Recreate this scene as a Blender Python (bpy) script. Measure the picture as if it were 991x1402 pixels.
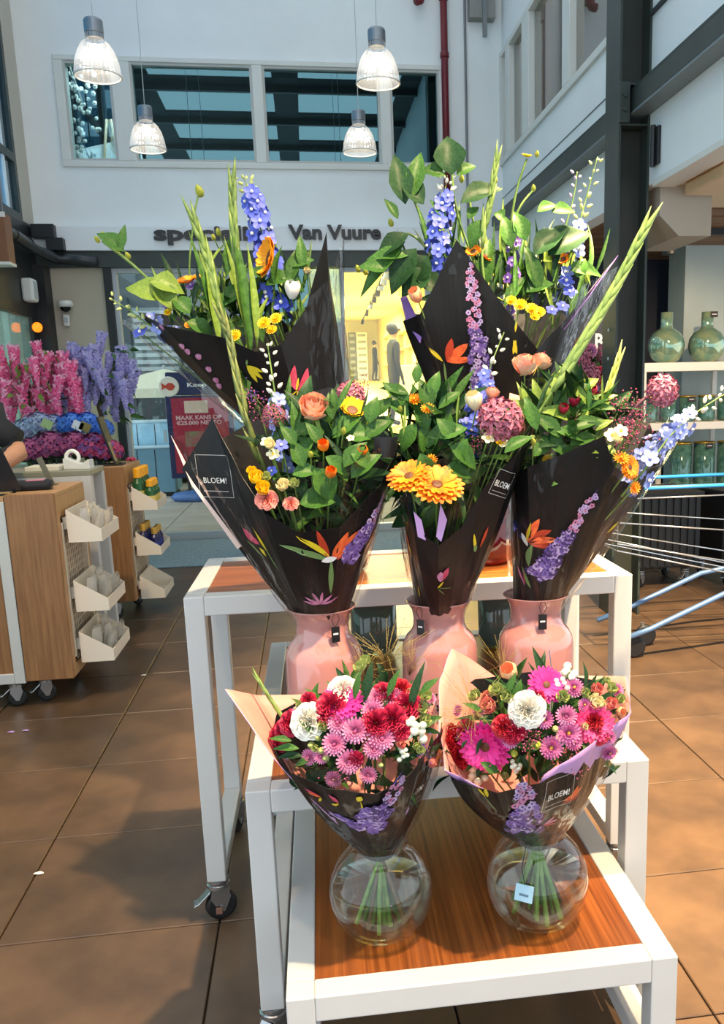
import bpy, bmesh, math, random
from mathutils import Vector, Matrix
from mathutils.bvhtree import BVHTree
for o in list(bpy.data.objects): bpy.data.objects.remove(o)
scn = bpy.context.scene; COL = scn.collection
PI = math.pi; V = Vector
# ------------------------------------------------------------------ camera, sky, large lights, exposure
# world frame: X along the floor tile rows, Y towards the shop front, origin on the floor under the lens
FPX, CX, CY, CAMZ = 1208.776, 605.0, 780.0, 1.47155
FW = V((0.142837, 0.968791, -0.202589)); RT = V((0.988323, -0.150585, -0.023280)); UP = V((0.053060, 0.196898, 0.978987))
cam_d = bpy.data.cameras.new('camera'); cam = bpy.data.objects.new('camera', cam_d); COL.objects.link(cam)
cam.matrix_world = Matrix(((RT.x, UP.x, -FW.x, 0), (RT.y, UP.y, -FW.y, 0), (RT.z, UP.z, -FW.z, CAMZ), (0, 0, 0, 1)))
cam_d.sensor_fit = 'HORIZONTAL'; cam_d.sensor_width = 36; cam_d.lens = FPX*36/991
cam_d.shift_x = (495.5-CX)/991; cam_d.shift_y = (CY-701)/991
cam_d.clip_start = 0.05; cam_d.clip_end = 200
scn.camera = cam
wd = bpy.data.worlds.new('daylight'); scn.world = wd; wd.use_nodes = True
bg = wd.node_tree.nodes['Background']; bg.inputs['Color'].default_value = (0.80, 0.91, 1.0, 1); bg.inputs['Strength'].default_value = 1.6
def lamp(kind, name, loc, power, color, target=None, **kw):
    d = bpy.data.lights.new(name, kind); d.energy = power; d.color = color
    for k, v in kw.items(): setattr(d, k, v)
    o = bpy.data.objects.new(name, d); COL.objects.link(o); o.location = loc
    if target is not None: o.rotation_euler = (V(target)-V(loc)).to_track_quat('-Z', 'Y').to_euler()
    return o
WARM = (1.0, 0.72, 0.42)
lamp('SPOT', 'ceiling_spot_tables', (0.95, 0.55, 4.3), 1150, WARM, (0.33, 1.95, 0.7), spot_size=0.85, spot_blend=0.5, shadow_soft_size=0.05)
lamp('SPOT', 'ceiling_spot_aisle', (1.55, 2.2, 4.4), 4000, WARM, (1.75, 3.4, 0.0), spot_size=1.1, spot_blend=0.6, shadow_soft_size=0.06)
lamp('SPOT', 'ceiling_spot_counter', (-1.5, 3.2, 4.4), 300, WARM, (-1.2, 4.6, 0.4), spot_size=0.95, spot_blend=0.6, shadow_soft_size=0.06)
lamp('SPOT', 'ceiling_spot_floor', (-0.7, 0.9, 4.4), 110, WARM, (-0.75, 2.2, 0.0), spot_size=0.8, spot_blend=0.7, shadow_soft_size=0.06)
lamp('SPOT', 'soffit_spot_shelf', (2.75, 5.3, 2.52), 130, WARM, (3.0, 6.9, 1.1), spot_size=1.5, spot_blend=0.6, shadow_soft_size=0.04)
vs = scn.view_settings; vs.view_transform = 'Standard'; vs.look = 'None'; vs.exposure = 0.30; vs.gamma = 1.0; vs.use_curve_mapping = False
# ------------------------------------------------------------------ helpers
def ray(x, y): return FW*FPX + RT*(x-CX) - UP*(y-CY)
EYE = V((0, 0, CAMZ))
def at(x, y, Y): d = ray(x, y); return EYE + d*(Y/d.y)            # the point seen at a pixel, at distance Y along the room
def atx(x, y, X): d = ray(x, y); return EYE + d*(X/d.x)
def atz(x, y, Z): d = ray(x, y); return EYE + d*((Z-CAMZ)/d.z)
def lin(c): return tuple((v/12.92 if v <= .04045 else ((v+.055)/1.055)**2.4) for v in c)
def hx(h): return lin(tuple(int(h[i:i+2], 16)/255 for i in (0, 2, 4)))
MATS = {}
def mat(name, col, rough=.5, metal=0., var=0., scale=8., stretch=None, col2=None, bump=0., bscale=40., spec=.5, emit=None, estr=0., coat=0., rnd=0., sss=0., detail=4.):
    if name in MATS: return MATS[name]
    c = hx(col) if isinstance(col, str) else col
    m = bpy.data.materials.new(name); m.use_nodes = True; nt = m.node_tree; N, L = nt.nodes, nt.links
    b = N['Principled BSDF']; b.inputs['Base Color'].default_value = (*c, 1); b.inputs['Roughness'].default_value = rough
    b.inputs['Metallic'].default_value = metal; b.inputs['Specular IOR Level'].default_value = spec
    if coat: b.inputs['Coat Weight'].default_value = coat; b.inputs['Coat Roughness'].default_value = .05
    if emit: b.inputs['Emission Color'].default_value = (*hx(emit), 1); b.inputs['Emission Strength'].default_value = estr
    out = None
    if var or col2 or bump:
        tc = N.new('ShaderNodeTexCoord'); mp = N.new('ShaderNodeMapping'); L.new(tc.outputs['Object'], mp.inputs['Vector'])
        if stretch: mp.inputs['Scale'].default_value = stretch
    if var or col2:
        nz = N.new('ShaderNodeTexNoise'); nz.inputs['Scale'].default_value = scale; nz.inputs['Detail'].default_value = detail; nz.inputs['Roughness'].default_value = .6
        L.new(mp.outputs['Vector'], nz.inputs['Vector'])
        rp = N.new('ShaderNodeValToRGB'); L.new(nz.outputs['Fac'], rp.inputs['Fac'])
        c2 = (hx(col2) if isinstance(col2, str) else col2) if col2 else tuple(min(1, v*(1+var)) for v in c)
        c1 = c if col2 else tuple(v*(1-var) for v in c)
        rp.color_ramp.elements[0].position = .32; rp.color_ramp.elements[1].position = .68
        rp.color_ramp.elements[0].color = (*c1, 1); rp.color_ramp.elements[1].color = (*c2, 1)
        out = rp.outputs['Color']
    if rnd:
        oi = N.new('ShaderNodeObjectInfo'); mr = N.new('ShaderNodeMapRange'); mr.inputs['To Min'].default_value = 1-rnd; mr.inputs['To Max'].default_value = 1+rnd
        L.new(oi.outputs['Random'], mr.inputs['Value'])
        hs = N.new('ShaderNodeHueSaturation'); L.new(mr.outputs['Result'], hs.inputs['Value'])
        if out: L.new(out, hs.inputs['Color'])
        else: hs.inputs['Color'].default_value = (*c, 1)
        out = hs.outputs['Color']
    if out: L.new(out, b.inputs['Base Color'])
    if bump:
        n2 = N.new('ShaderNodeTexNoise'); n2.inputs['Scale'].default_value = bscale; n2.inputs['Detail'].default_value = 3; L.new(mp.outputs['Vector'], n2.inputs['Vector'])
        bp = N.new('ShaderNodeBump'); bp.inputs['Strength'].default_value = bump; bp.inputs['Distance'].default_value = .01
        L.new(n2.outputs['Fac'], bp.inputs['Height']); L.new(bp.outputs['Normal'], b.inputs['Normal'])
    MATS[name] = m; return m
def film(name, tint=(1, 1, 1), ior=1.45, rough=.03, bump=0., bscale=14., haze=0., hazecol=(1, 1, 1), stretch=None, edge=.9, gcol=(1, 1, 1)):
    """thin clear sheet: see-through, mirror-like towards grazing angles"""
    if name in MATS: return MATS[name]
    m = bpy.data.materials.new(name); m.use_nodes = True; nt = m.node_tree; N, L = nt.nodes, nt.links
    N.remove(N['Principled BSDF']); out = N['Material Output']
    tr = N.new('ShaderNodeBsdfTransparent'); tr.inputs['Color'].default_value = (*tint, 1)
    gl = N.new('ShaderNodeBsdfGlossy'); gl.inputs['Roughness'].default_value = rough; gl.inputs['Color'].default_value = (*gcol, 1)
    f0 = ((ior-1)/(ior+1))**2
    lw = N.new('ShaderNodeLayerWeight'); lw.inputs['Blend'].default_value = .5; fr = lw
    pw = N.new('ShaderNodeMath'); pw.operation = 'POWER'; pw.inputs[1].default_value = 4.0; L.new(lw.outputs['Facing'], pw.inputs[0])
    ma = N.new('ShaderNodeMath'); ma.operation = 'MULTIPLY_ADD'; ma.inputs[1].default_value = (1-f0)*edge; ma.inputs[2].default_value = f0; L.new(pw.outputs[0], ma.inputs[0])
    mx = N.new('ShaderNodeMixShader'); L.new(ma.outputs[0], mx.inputs['Fac'])
    base = tr.outputs[0]
    if haze:
        df = N.new('ShaderNodeBsdfDiffuse'); df.inputs['Color'].default_value = (*hazecol, 1)
        m2 = N.new('ShaderNodeMixShader'); m2.inputs['Fac'].default_value = haze; L.new(tr.outputs[0], m2.inputs[1]); L.new(df.outputs[0], m2.inputs[2]); base = m2.outputs[0]
    L.new(base, mx.inputs[1]); L.new(gl.outputs[0], mx.inputs[2]); L.new(mx.outputs[0], out.inputs['Surface'])
    if bump:
        tc = N.new('ShaderNodeTexCoord'); mp = N.new('ShaderNodeMapping'); L.new(tc.outputs['Object'], mp.inputs['Vector'])
        if stretch: mp.inputs['Scale'].default_value = stretch
        n2 = N.new('ShaderNodeTexNoise'); n2.inputs['Scale'].default_value = bscale; n2.inputs['Detail'].default_value = 2; L.new(mp.outputs['Vector'], n2.inputs['Vector'])
        bp = N.new('ShaderNodeBump'); bp.inputs['Strength'].default_value = bump; bp.inputs['Distance'].default_value = .02
        L.new(n2.outputs['Fac'], bp.inputs['Height']); L.new(bp.outputs['Normal'], gl.inputs['Normal']); L.new(bp.outputs['Normal'], fr.inputs['Normal'])
    MATS[name] = m; return m
class MB:
    """collects shapes into one mesh; every face keeps a material slot"""
    def __init__(s): s.v = []; s.f = []; s.m = []; s.k = 0
    def slot(s, k): s.k = k; return s
    def face(s, idx): s.f.append(tuple(idx)); s.m.append(s.k)
    def add(s, vs, fs):
        b = len(s.v); s.v += [V(p) for p in vs]
        for q in fs: s.face([b+i for i in q])
    def merge(s, o, M=None, k=None):
        b = len(s.v); s.v += [(M @ p if M else p.copy()) for p in o.v]
        for q, mm in zip(o.f, o.m): s.f.append(tuple(b+i for i in q)); s.m.append(mm if k is None else k)
    def box(s, x0, x1, y0, y1, z0, z1, M=None):
        p = [V((x, y, z)) for z in (z0, z1) for y in (y0, y1) for x in (x0, x1)]
        if M: p = [M @ q for q in p]
        s.add(p, [(0, 2, 3, 1), (4, 5, 7, 6), (0, 1, 5, 4), (2, 6, 7, 3), (0, 4, 6, 2), (1, 3, 7, 5)]); return s
    def tube(s, pts, r, n=8, cap=True, closed=False):
        pts = [V(p) for p in pts]; m = len(pts); rr = r if isinstance(r, (list, tuple)) else [r]*m; b = len(s.v)
        ref = None
        for i in range(m):
            if closed: t = pts[(i+1) % m]-pts[i-1]
            else: t = pts[min(i+1, m-1)]-pts[max(i-1, 0)]
            t.normalize()
            if ref is None: ref = t.orthogonal().normalized()
            ref = (ref - t*ref.dot(t));
            if ref.length < 1e-6: ref = t.orthogonal()
            ref.normalize(); w = t.cross(ref)
            for k in range(n):
                a = 2*PI*k/n; s.v.append(pts[i] + (ref*math.cos(a)+w*math.sin(a))*rr[i])
        for i in range(m if closed else m-1):
            j = (i+1) % m
            for k in range(n): s.face((b+i*n+k, b+i*n+(k+1) % n, b+j*n+(k+1) % n, b+j*n+k))
        if cap and not closed:
            s.face([b+k for k in range(n)][::-1]); s.face([b+(m-1)*n+k for k in range(n)])
        return s
    def lathe(s, prof, n=24, c=(0, 0, 0), M=None, capb=False, capt=False):
        b = len(s.v); c = V(c)
        for (r, z) in prof:
            for k in range(n):
                a = 2*PI*k/n; p = V((r*math.cos(a), r*math.sin(a), z)) + c; s.v.append(M @ p if M else p)
        for i in range(len(prof)-1):
            for k in range(n): s.face((b+i*n+k, b+i*n+(k+1) % n, b+(i+1)*n+(k+1) % n, b+(i+1)*n+k))
        if capb: s.face([b+k for k in range(n)][::-1])
        if capt: s.face([b+(len(prof)-1)*n+k for k in range(n)])
        return s
    def prism(s, poly, y0, y1, M=None):
        """polygon in x,z extruded along y"""
        n = len(poly); p = [V((x, y0, z)) for x, z in poly]+[V((x, y1, z)) for x, z in poly]
        if M: p = [M @ q for q in p]
        s.add(p, [tuple(range(n)), tuple(range(2*n-1, n-1, -1))]+[(i, n+i, n+(i+1) % n, (i+1) % n) for i in range(n)]); return s
    def sheet(s, fn, nu, nv, closed=False):
        b = len(s.v); w = nu if closed else nu+1
        for j in range(nv+1):
            for i in range(w): s.v.append(V(fn(i/nu, j/nv)))
        for j in range(nv):
            for i in range(nu):
                i2 = (i+1) % w; s.face((b+j*w+i, b+j*w+i2, b+(j+1)*w+i2, b+(j+1)*w+i))
        return s
    def ball(s, c, r, n=10, m=6, sq=1.0):
        c = V(c); s.lathe([(r*math.sin(PI*j/m)+1e-5, -r*math.cos(PI*j/m)*sq) for j in range(m+1)], n, c); return s
    def build(s, name, mats, parent=None, smooth=False, bevel=0., loc=None):
        me = bpy.data.meshes.new(name); me.from_pydata([tuple(p) for p in s.v], [], s.f)
        mats = mats if isinstance(mats, (list, tuple)) else [mats]
        for m in mats: me.materials.append(m)
        if len(mats) > 1: me.polygons.foreach_set('material_index', [min(k, len(mats)-1) for k in s.m])
        if smooth: me.polygons.foreach_set('use_smooth', [True]*len(me.polygons))
        me.update()
        o = bpy.data.objects.new(name, me); COL.objects.link(o)
        if parent: o.parent = parent
        if loc: o.location = loc
        if bevel:
            bv = o.modifiers.new('bevel', 'BEVEL'); bv.width = bevel; bv.segments = 2; bv.limit_method = 'ANGLE'
        return o
def tag(o, label, cat, group=None):
    o['label'] = label; o['category'] = cat
    if group: o['group'] = group
    return o
def thing(name, label, cat, loc=(0, 0, 0), rz=0., group=None):
    o = bpy.data.objects.new(name, None); COL.objects.link(o); o.location = loc; o.rotation_euler = (0, 0, rz); o.empty_display_size = .05
    return tag(o, label, cat, group)
def struct(o): o['kind'] = 'structure'; return o
def stuff(o): o['kind'] = 'stuff'; return o
def inst(me, name, parent=None, M=None):
    o = bpy.data.objects.new(name, me); COL.objects.link(o)
    if parent: o.parent = parent
    if M: o.matrix_basis = M
    return o
def dup(root, loc=None, rz=None, label=None, group=None):
    r = root.copy(); COL.objects.link(r)
    if loc is not None: r.location = loc
    if rz is not None: r.rotation_euler = (0, 0, rz)
    if label: r['label'] = label
    if group: r['group'] = group
    for ch in list(root.children):
        c = ch.copy(); COL.objects.link(c); c.parent = r
        for g in list(ch.children):
            d = g.copy(); COL.objects.link(d); d.parent = c
    return r
def frame(pos, zdir, up=V((0, 0, 1)), sc=1.0, spin=0.):
    """matrix that carries local +Z to zdir at pos"""
    z = V(zdir).normalized(); x = V(up).cross(z)
    if x.length < 1e-4: x = z.orthogonal()
    x.normalize(); y = z.cross(x)
    R = Matrix((x, y, z)).transposed().to_4x4()
    return Matrix.Translation(V(pos)) @ R @ Matrix.Rotation(spin, 4, 'Z') @ Matrix.Scale(sc, 4)
def text_mesh(body, size=1., extrude=0., bold=0.):
    cu = bpy.data.curves.new('t', 'FONT'); cu.body = body; cu.size = size; cu.extrude = extrude; cu.offset = bold; cu.resolution_u = 3
    o = bpy.data.objects.new('t', cu); COL.objects.link(o); dg = bpy.context.evaluated_depsgraph_get()
    me = bpy.data.meshes.new_from_object(o.evaluated_get(dg)); bpy.data.objects.remove(o); bpy.data.curves.remove(cu)
    mb = MB(); mb.v = [v.co.copy() for v in me.vertices]; mb.f = [tuple(p.vertices) for p in me.polygons]; mb.m = [0]*len(mb.f)
    bpy.data.meshes.remove(me); return mb
def text_fit(body, w, h, extrude=0., bold=0.):
    mb = text_mesh(body, 1., 0., bold); xs = [p.x for p in mb.v]; ys = [p.y for p in mb.v]
    sx = w/(max(xs)-min(xs)); sy = h/(max(ys)-min(ys)); x0, y0 = min(xs), min(ys)
    mb.v = [V(((p.x-x0)*sx, (p.y-y0)*sy, 0)) for p in mb.v]
    return mb
RXZ = Matrix.Rotation(PI/2, 4, 'X')          # lays an x,y drawing up into the x,z plane, facing -Y
random.seed(11)
# ------------------------------------------------------------------ materials of the building
WHITE = mat('white_wall_paint', 'E8ECEC', .6, var=.03, scale=2.0)
BEIGE = mat('beige_wall_paint', 'B3AB99', .65, var=.05, scale=1.5)
STEEL = mat('dark_green_steel', '2B3530', .42, var=.22, scale=3.0, bump=.05, bscale=25)
BLACKST = mat('black_steel', '15181A', .45, var=.2, scale=4)
LGREY = mat('light_grey_frame', 'AEB6BA', .4)
GREYM = mat('grey_conduit', '7E8082', .45, metal=.4)
WHITEFR = mat('white_window_frame', 'D9DAD4', .5)
PANE = film('tinted_window_glass', (.45, .56, .58), ior=2.4, rough=.01, gcol=(.42, .78, .86))
PANE2 = film('clear_shop_glass', (.86, .93, .93), ior=1.5, rough=.01)
PANE3 = film('blue_tinted_glass', (.22, .48, .62), ior=1.5, rough=.01)
PANE4 = film('pale_green_glass', (.62, .85, .78), ior=1.5, rough=.02, haze=.25, hazecol=(.75, .95, .88))
RIBGL = film('ribbed_glass', (.8, .82, .8), ior=1.6, rough=.05, haze=.25, bump=.9, bscale=1.0, stretch=(90, 90, .5))
TILE = mat('brown_stone_tile', '43352A', .36, col2='644E3A', scale=3.4, bump=.05, bscale=18, rnd=.10, detail=8., spec=.45)
GROUT = mat('dark_grout', '3F3124', .9)
# ------------------------------------------------------------------ floor: slab and single tiles
WY = 9.2
fl = struct(MB().box(-2.6, 6.0, -2.0, WY, -.12, -.012).build('floor', GROUT))
tb = MB().box(-.2975, .2975, -.2975, .2975, -.012, 0.0); TS = .6; OX, OY = -.919, 2.325
c8 = math.cos(0); tile0 = None; ntile = 0
bmt = bmesh.new(); met = bpy.data.meshes.new('tile')
met.from_pydata([tuple(p) for p in tb.v], [], tb.f); bmt.from_mesh(met)
bmesh.ops.bevel(bmt, geom=[e for e in bmt.edges if all(v.co.z > -.001 for v in e.verts)], offset=.0025, segments=1, affect='EDGES')
bmt.to_mesh(met); bmt.free(); met.materials.append(TILE)
for i in range(-3, 10):
    for j in range(-3, 12):
        x, y = OX + TS*(i+.5), OY + TS*(j+.5)
        if x < -2.4 or y > WY-.29 or x > 5.0: continue
        if x > .75*y+1.2 or x < -.55*y-.9: continue
        inst(met, 'tile', fl, Matrix.Translation((x, y, 0)))
# ------------------------------------------------------------------ wall at the shop front end
wb = MB()
wb.box(-2.5, 2.3, WY, WY+.2, 2.8, 3.55); wb.box(-2.5, 2.3, WY, WY+.2, 4.50, 6.2)
wb.box(-2.5, -2.10, WY, WY+.2, 3.55, 4.50); wb.box(1.525, 2.3, WY, WY+.2, 3.55, 4.50)
wback = struct(wb.build('wall_back', WHITE))
MB().box(-2.42, 2.06, WY-.10, WY, 2.80, 3.02).build('sign_fascia', mat('white_fascia', 'E6EAEC', .45), wback, bevel=.006)
MB().box(-2.42, 2.06, WY-.06, WY+.14, 2.655, 2.80).build('door_lintel', STEEL, wback)
MB().box(-2.42, -1.835, WY, WY+.18, 0, 2.66).build('wall_panel', BEIGE, wback)
MB().box(-2.42, -1.835, WY-.012, WY, 0, 1.9).build('lower_panel', mat('beige_lower_panel', 'C3B998', .6), wback)
# upper windows with four panes
fr = MB(); fr.box(-2.10, 1.525, WY-.03, WY+.12, 3.55, 3.605); fr.box(-2.10, 1.525, WY-.03, WY+.12, 4.455, 4.50)
for a, b in ((-2.10, -2.02), (-1.60, -1.437), (-.335, -.24), (.860, .96), (1.44, 1.525)): fr.box(a, b, WY-.03, WY+.12, 3.605, 4.455)
w1 = struct(fr.build('window_1', WHITEFR, bevel=.006))
for a, b in ((-2.02, -1.60), (-1.437, -.335), (-.24, .860), (.96, 1.44)):
    q = MB(); d = .022
    q.box(a, a+d, WY-.015, WY+.09, 3.605, 4.455); q.box(b-d, b, WY-.015, WY+.09, 3.605, 4.455); q.box(a+d, b-d, WY-.015, WY+.09, 3.605, 3.605+d); q.box(a+d, b-d, WY-.015, WY+.09, 4.455-d, 4.455)
    q.build('inner_frame', mat('grey_white_bead', 'B9BAB5', .5), w1)
    MB().box(a+d, b-d, WY+.03, WY+.036, 3.605+d, 4.455-d).build('pane', PANE, w1)
# dark room behind the upper windows
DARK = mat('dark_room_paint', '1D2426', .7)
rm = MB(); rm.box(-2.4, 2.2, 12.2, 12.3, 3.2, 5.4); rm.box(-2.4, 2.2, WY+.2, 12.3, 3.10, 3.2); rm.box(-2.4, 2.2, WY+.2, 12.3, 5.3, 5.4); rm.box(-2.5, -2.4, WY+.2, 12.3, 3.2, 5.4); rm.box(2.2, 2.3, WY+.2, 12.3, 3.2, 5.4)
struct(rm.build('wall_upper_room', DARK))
WOODP = mat('pale_easel_wood', 'C9B79A', .6)
ez = thing('easel', 'pale wooden easel standing behind the upper window', 'easel', (-1.78, 9.75, 3.2))
for a, b in (((-.14, 0, 0), (-.02, .12, .95)), ((.14, 0, 0), (.02, .12, .95)), ((0, .35, 0), (0, .13, .95))): MB().tube([a, b], .014, 6).build('leg', WOODP, ez)
MB().box(-.16, .16, -.02, .02, .40, .43).build('ledge', WOODP, ez)
cv = MB().box(-.34, .34, -.015, .015, 0, .66, Matrix.Translation((-1.72, 9.90, 3.28)) @ Matrix.Rotation(-.22, 4, 'Y')).build('blank_canvas', mat('white_canvas', 'E9EEEE', .8)); tag(cv, 'blank white canvas tilted behind the upper window', 'canvas')
lamp('POINT', 'studio_lamp', (-1.5, 9.55, 4.7), 170, (.95, 1, 1), shadow_soft_size=.2)
br = thing('blossom_branch', 'white blossom branch hanging inside the upper window', 'branch', (-2.05, 9.6, 4.45))
MB().tube([(0, 0, .1), (.08, .02, -.2), (.03, .03, -.5), (.12, .03, -.8)], [.012, .01, .008, .004], 6).build('twig', mat('grey_bark', '6E675C', .8), br)
rb = random.Random(3); bl = MB()
for k in range(60):
    c = V((rb.uniform(-.03, .22), rb.uniform(-.05, .08), rb.uniform(-.75, .05)))
    if rb.random() < .4: c.x *= .4
    bl.ball(c, rb.uniform(.015, .028), 6, 4)
bl.build('blossom', mat('white_blossom', 'D8DAD4', .7), br)
# sign letters on the fascia, each letter a piece of its own
LET = mat('black_sign_letters', '0E1116', .35)
sg = thing('shop_sign', 'black raised letters reading specialist Van Vuure on the white fascia', 'sign', (0, WY-.10, 0))
def letters(word, xa, xb, zb, zh, parent, m, depth):
    full = text_mesh(word, 1., 0., .035); xs = [p.x for p in full.v]; x0 = min(xs); sx = (xb-xa)/(max(xs)-x0)
    ref = text_mesh('V', 1., 0., .035); sy = zh/(max(p.y for p in ref.v)-min(p.y for p in ref.v)); yb = min(p.y for p in ref.v)
    for k, ch in enumerate(word):
        if ch == ' ': continue
        right = max(p.x for p in text_mesh(word[:k+1], 1., 0., .035).v); one = text_mesh(ch, 1., 0., .035); off = right-max(p.x for p in one.v)
        q = MB(); n = len(one.v); P2 = [V((xa+(p.x+off-x0)*sx, 0, zb+(p.y-yb)*sy)) for p in one.v]
        q.add([p+V((0, -depth, 0)) for p in P2], one.f)
        q.add(P2, [f[::-1] for f in one.f])
        cnt = {}
        for f in one.f:
            for a, b in zip(f, f[1:]+f[:1]): cnt[(a, b)] = 1
        for (a, b) in cnt:
            if (b, a) not in cnt: q.face((b, a, n+a, n+b))
        q.build('letter', m, parent)
letters('specialist', -1.325, -.215, 2.885, .135, sg, LET, .035)
letters('Van Vuure', -.075, .815, 2.895, .135, sg, LET, .035)
# red pipe, conduit and junction box high on the wall
RED = mat('dark_red_pipe_paint', '6E1420', .35)
pp = thing('sprinkler_pipe', 'dark red vertical pipe on the white wall beside the upper window', 'pipe', (1.49, WY-.06, 0))
MB().tube([(0, 0, 3.03), (0, 0, 6.1)], .034, 12).build('pipe_run', RED, pp, smooth=True)
for z in (4.55, 5.05, 3.6): MB().tube([(0, 0, z), (0, 0, z+.05)], .043, 12).build('coupling', RED, pp, smooth=True)
p2 = thing('red_pipe_elbow', 'short red pipe elbow near the top of the red pipe', 'pipe', (1.27, WY-.1, 5.0))
MB().tube([(0, 0, 1.15), (0, 0, .06), (-.01, -.02, .02), (-.05, -.05, 0)], .04, 10).build('elbow', RED, p2, smooth=True); MB().tube([(0, 0, .04), (0, 0, .10)], .05, 10).build('flange', RED, p2)
tag(MB().tube([(1.70, WY-.02, 3.03), (1.70, WY-.02, 6.1)], .012, 8).build('conduit', GREYM), 'thin grey conduit running down the white wall', 'conduit')
jb = thing('cable_box', 'grey metal cable box near the ceiling corner', 'box', (1.86, WY, 4.84))
MB().box(-.13, .12, -.12, -.002, .05, .55).build('housing', mat('concrete_grey_box', '8C8B86', .7), jb, bevel=.006); MB().box(-.01, .03, -.15, -.12, -.12, .5).build('strip', GREYM, jb)
# ------------------------------------------------------------------ shop front glazing
def glazed(name, xa, xb, za, zb, pane, fm=LGREY, w=.045):
    q = MB(); q.box(xa, xa+w, WY, WY+.08, za, zb); q.box(xb-w, xb, WY, WY+.08, za, zb); q.box(xa+w, xb-w, WY, WY+.08, zb-w, zb); q.box(xa+w, xb-w, WY, WY+.08, za, za+.08)
    o = struct(q.build(name, fm, bevel=.004)); MB().box(xa+w, xb-w, WY+.035, WY+.043, za+.08, zb-w).build('pane', pane, o); return o
struct(MB().box(-1.835, -1.765, WY-.04, WY+.12, 0, 2.66).build('trim_1', BLACKST))
glazed('window_2', -1.765, -.42, 0, 2.655, PANE2); 
dl = struct(MB().box(-.42, .005, WY-.01, WY+.1, 2.06, 2.12).build('door_1', LGREY))
q = MB(); 
for a, b, c, d in ((-.42, -.36, 0, 2.06), (.33, .40, 0, 2.06), (-.36, .33, 1.98, 2.06), (-.36, .33, 0, .10)): q.box(a, b, WY-.02, WY+.05, c, d)
q.build('door_leaf', LGREY, dl, bevel=.004); MB().box(-.36, .33, WY+.01, WY+.02, .10, 1.98).build('ribbed_pane', RIBGL, dl); MB().box(-.42, .40, WY+.03, WY+.038, 2.12, 2.655).build('top_pane', PANE, dl)
MB().box(.005, .40, WY-.01, WY+.1, 2.06, 2.12).build('transom', LGREY, dl); MB().tube([(.36, WY-.06, .8), (.36, WY-.06, 1.3)], .012, 8).build('door_handle', GREYM, dl)
glazed('window_3', .40, 1.30, 0, 2.655, PANE2); glazed('window_4', 1.30, 2.06, 0, 2.655, PANE2)
# ------------------------------------------------------------------ left side: steel and glass wall
XL = -2.42
wl = MB(); wl.box(XL-.2, XL, 8.85, WY, 0, 6.2); wl.box(XL-.12, XL, 2.0, 8.85, 2.25, 3.0); wl.box(XL-.12, XL, 2.0, 8.85, 0, .55)
wleft = struct(wl.build('wall_left', [BLACKST]))
MB().box(XL-.21, XL+.004, 8.86, WY, 3.02, 6.2).build('plaster_return', mat('plaster_return_paint', 'B9B4A8', .7), wleft)
for k, (ya, yb) in enumerate(((2.0, 3.7), (3.7, 5.4), (5.4, 7.1), (7.1, 8.85))):
    q = MB(); d = .05
    for (a, b, c, e) in ((ya, ya+d, 3.0, 6.2), (yb-d, yb, 3.0, 6.2), (ya+d, yb-d, 3.0, 3.07), (ya+d, yb-d, 3.5, 3.57), (ya+d, yb-d, 4.8, 4.87)): q.box(XL-.06, XL, a, b, c, e)
    o = struct(q.build('window_%d' % (5+k), STEEL))
    MB().box(XL-.034, XL-.028, ya+d, yb-d, 3.07, 6.2).build('pane', PANE3, o); MB().box(XL-.05, XL-.01, yb-.32, yb-.28, 3.07, 6.2).build('light_mullion', mat('pale_mullion', 'D8E6EA', .4), o)
    q = MB()
    for (a, b, c, e) in ((ya, ya+d, .55, 2.25), (yb-d, yb, .55, 2.25), (ya+d, yb-d, .55, .62), (ya+d, yb-d, 2.18, 2.25)): q.box(XL-.06, XL, a, b, c, e)
    o2 = q.build('lower_frame', BLACKST, o); MB().box(XL-.034, XL-.028, ya+d, yb-d, .62, 2.18).build('lower_pane', PANE4, o2)
struct(MB().box(XL-.02, XL+.10, 8.98, WY, 0, 2.66).build('trim_2', BLACKST))
# cable tray under the upper glazing, junction boxes
ct = thing('cable_tray', 'dark grey cable tray running along the left wall to the back wall', 'cable tray', (0, 0, 0))
MB().tube([(XL+.09, 3.0, 2.80), (XL+.09, 8.3, 2.80), (XL+.10, 8.8, 2.765), (XL+.2, WY-.09, 2.735), (-2.05, WY-.12, 2.72), (-1.86, WY-.12, 2.70)], .045, 8).build('trunking', mat('dark_grey_trunking', '3B4044', .4, metal=.3), ct, smooth=True)
for y in (7.0, 7.6, 8.2, 8.6): MB().tube([(XL+.09, y, 2.80), (XL+.09, y+.02, 2.80)], .052, 8).build('clip', BLACKST, ct)
for (a, b, c, d) in ((-2.40, -2.20, 2.90, 3.02), (-2.28, -2.13, 2.79, 2.90)): tag(MB().box(a, b, WY-.2, WY-.101, c, d).build('junction_box', BLACKST, bevel=.005), 'black junction box stepped up beside the cable tray', 'box', 'junction boxes by the cable tray')
b0 = at(13, 362, 7.2)
hb = thing('hanging_light_box', 'brown fronted canopy box with white underside by the glass wall', 'canopy', (b0.x, 7.2, b0.z))
MB().box(-.18, 0, 0, .16, .02, .36).build('body', mat('brown_canopy_panel', '7A5236', .55, var=.08, scale=3), hb, bevel=.004); MB().box(-.18, .004, -.004, .16, 0, .02).build('underside', WHITEFR, hb); MB().box(-.18, .006, -.006, .01, .33, .365).build('edge_strip', WHITEFR, hb)
for x in (-.15, -.03): MB().tube([(x, .08, .36), (x, .08, 6.2-b0.z)], .008, 6).build('hanger', GREYM, hb)
s = at(37, 395, 8.5); sp = thing('wall_speaker', 'small white speaker on the dark wall above the lower window', 'speaker', (XL, s.y+.15, s.z))
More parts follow.
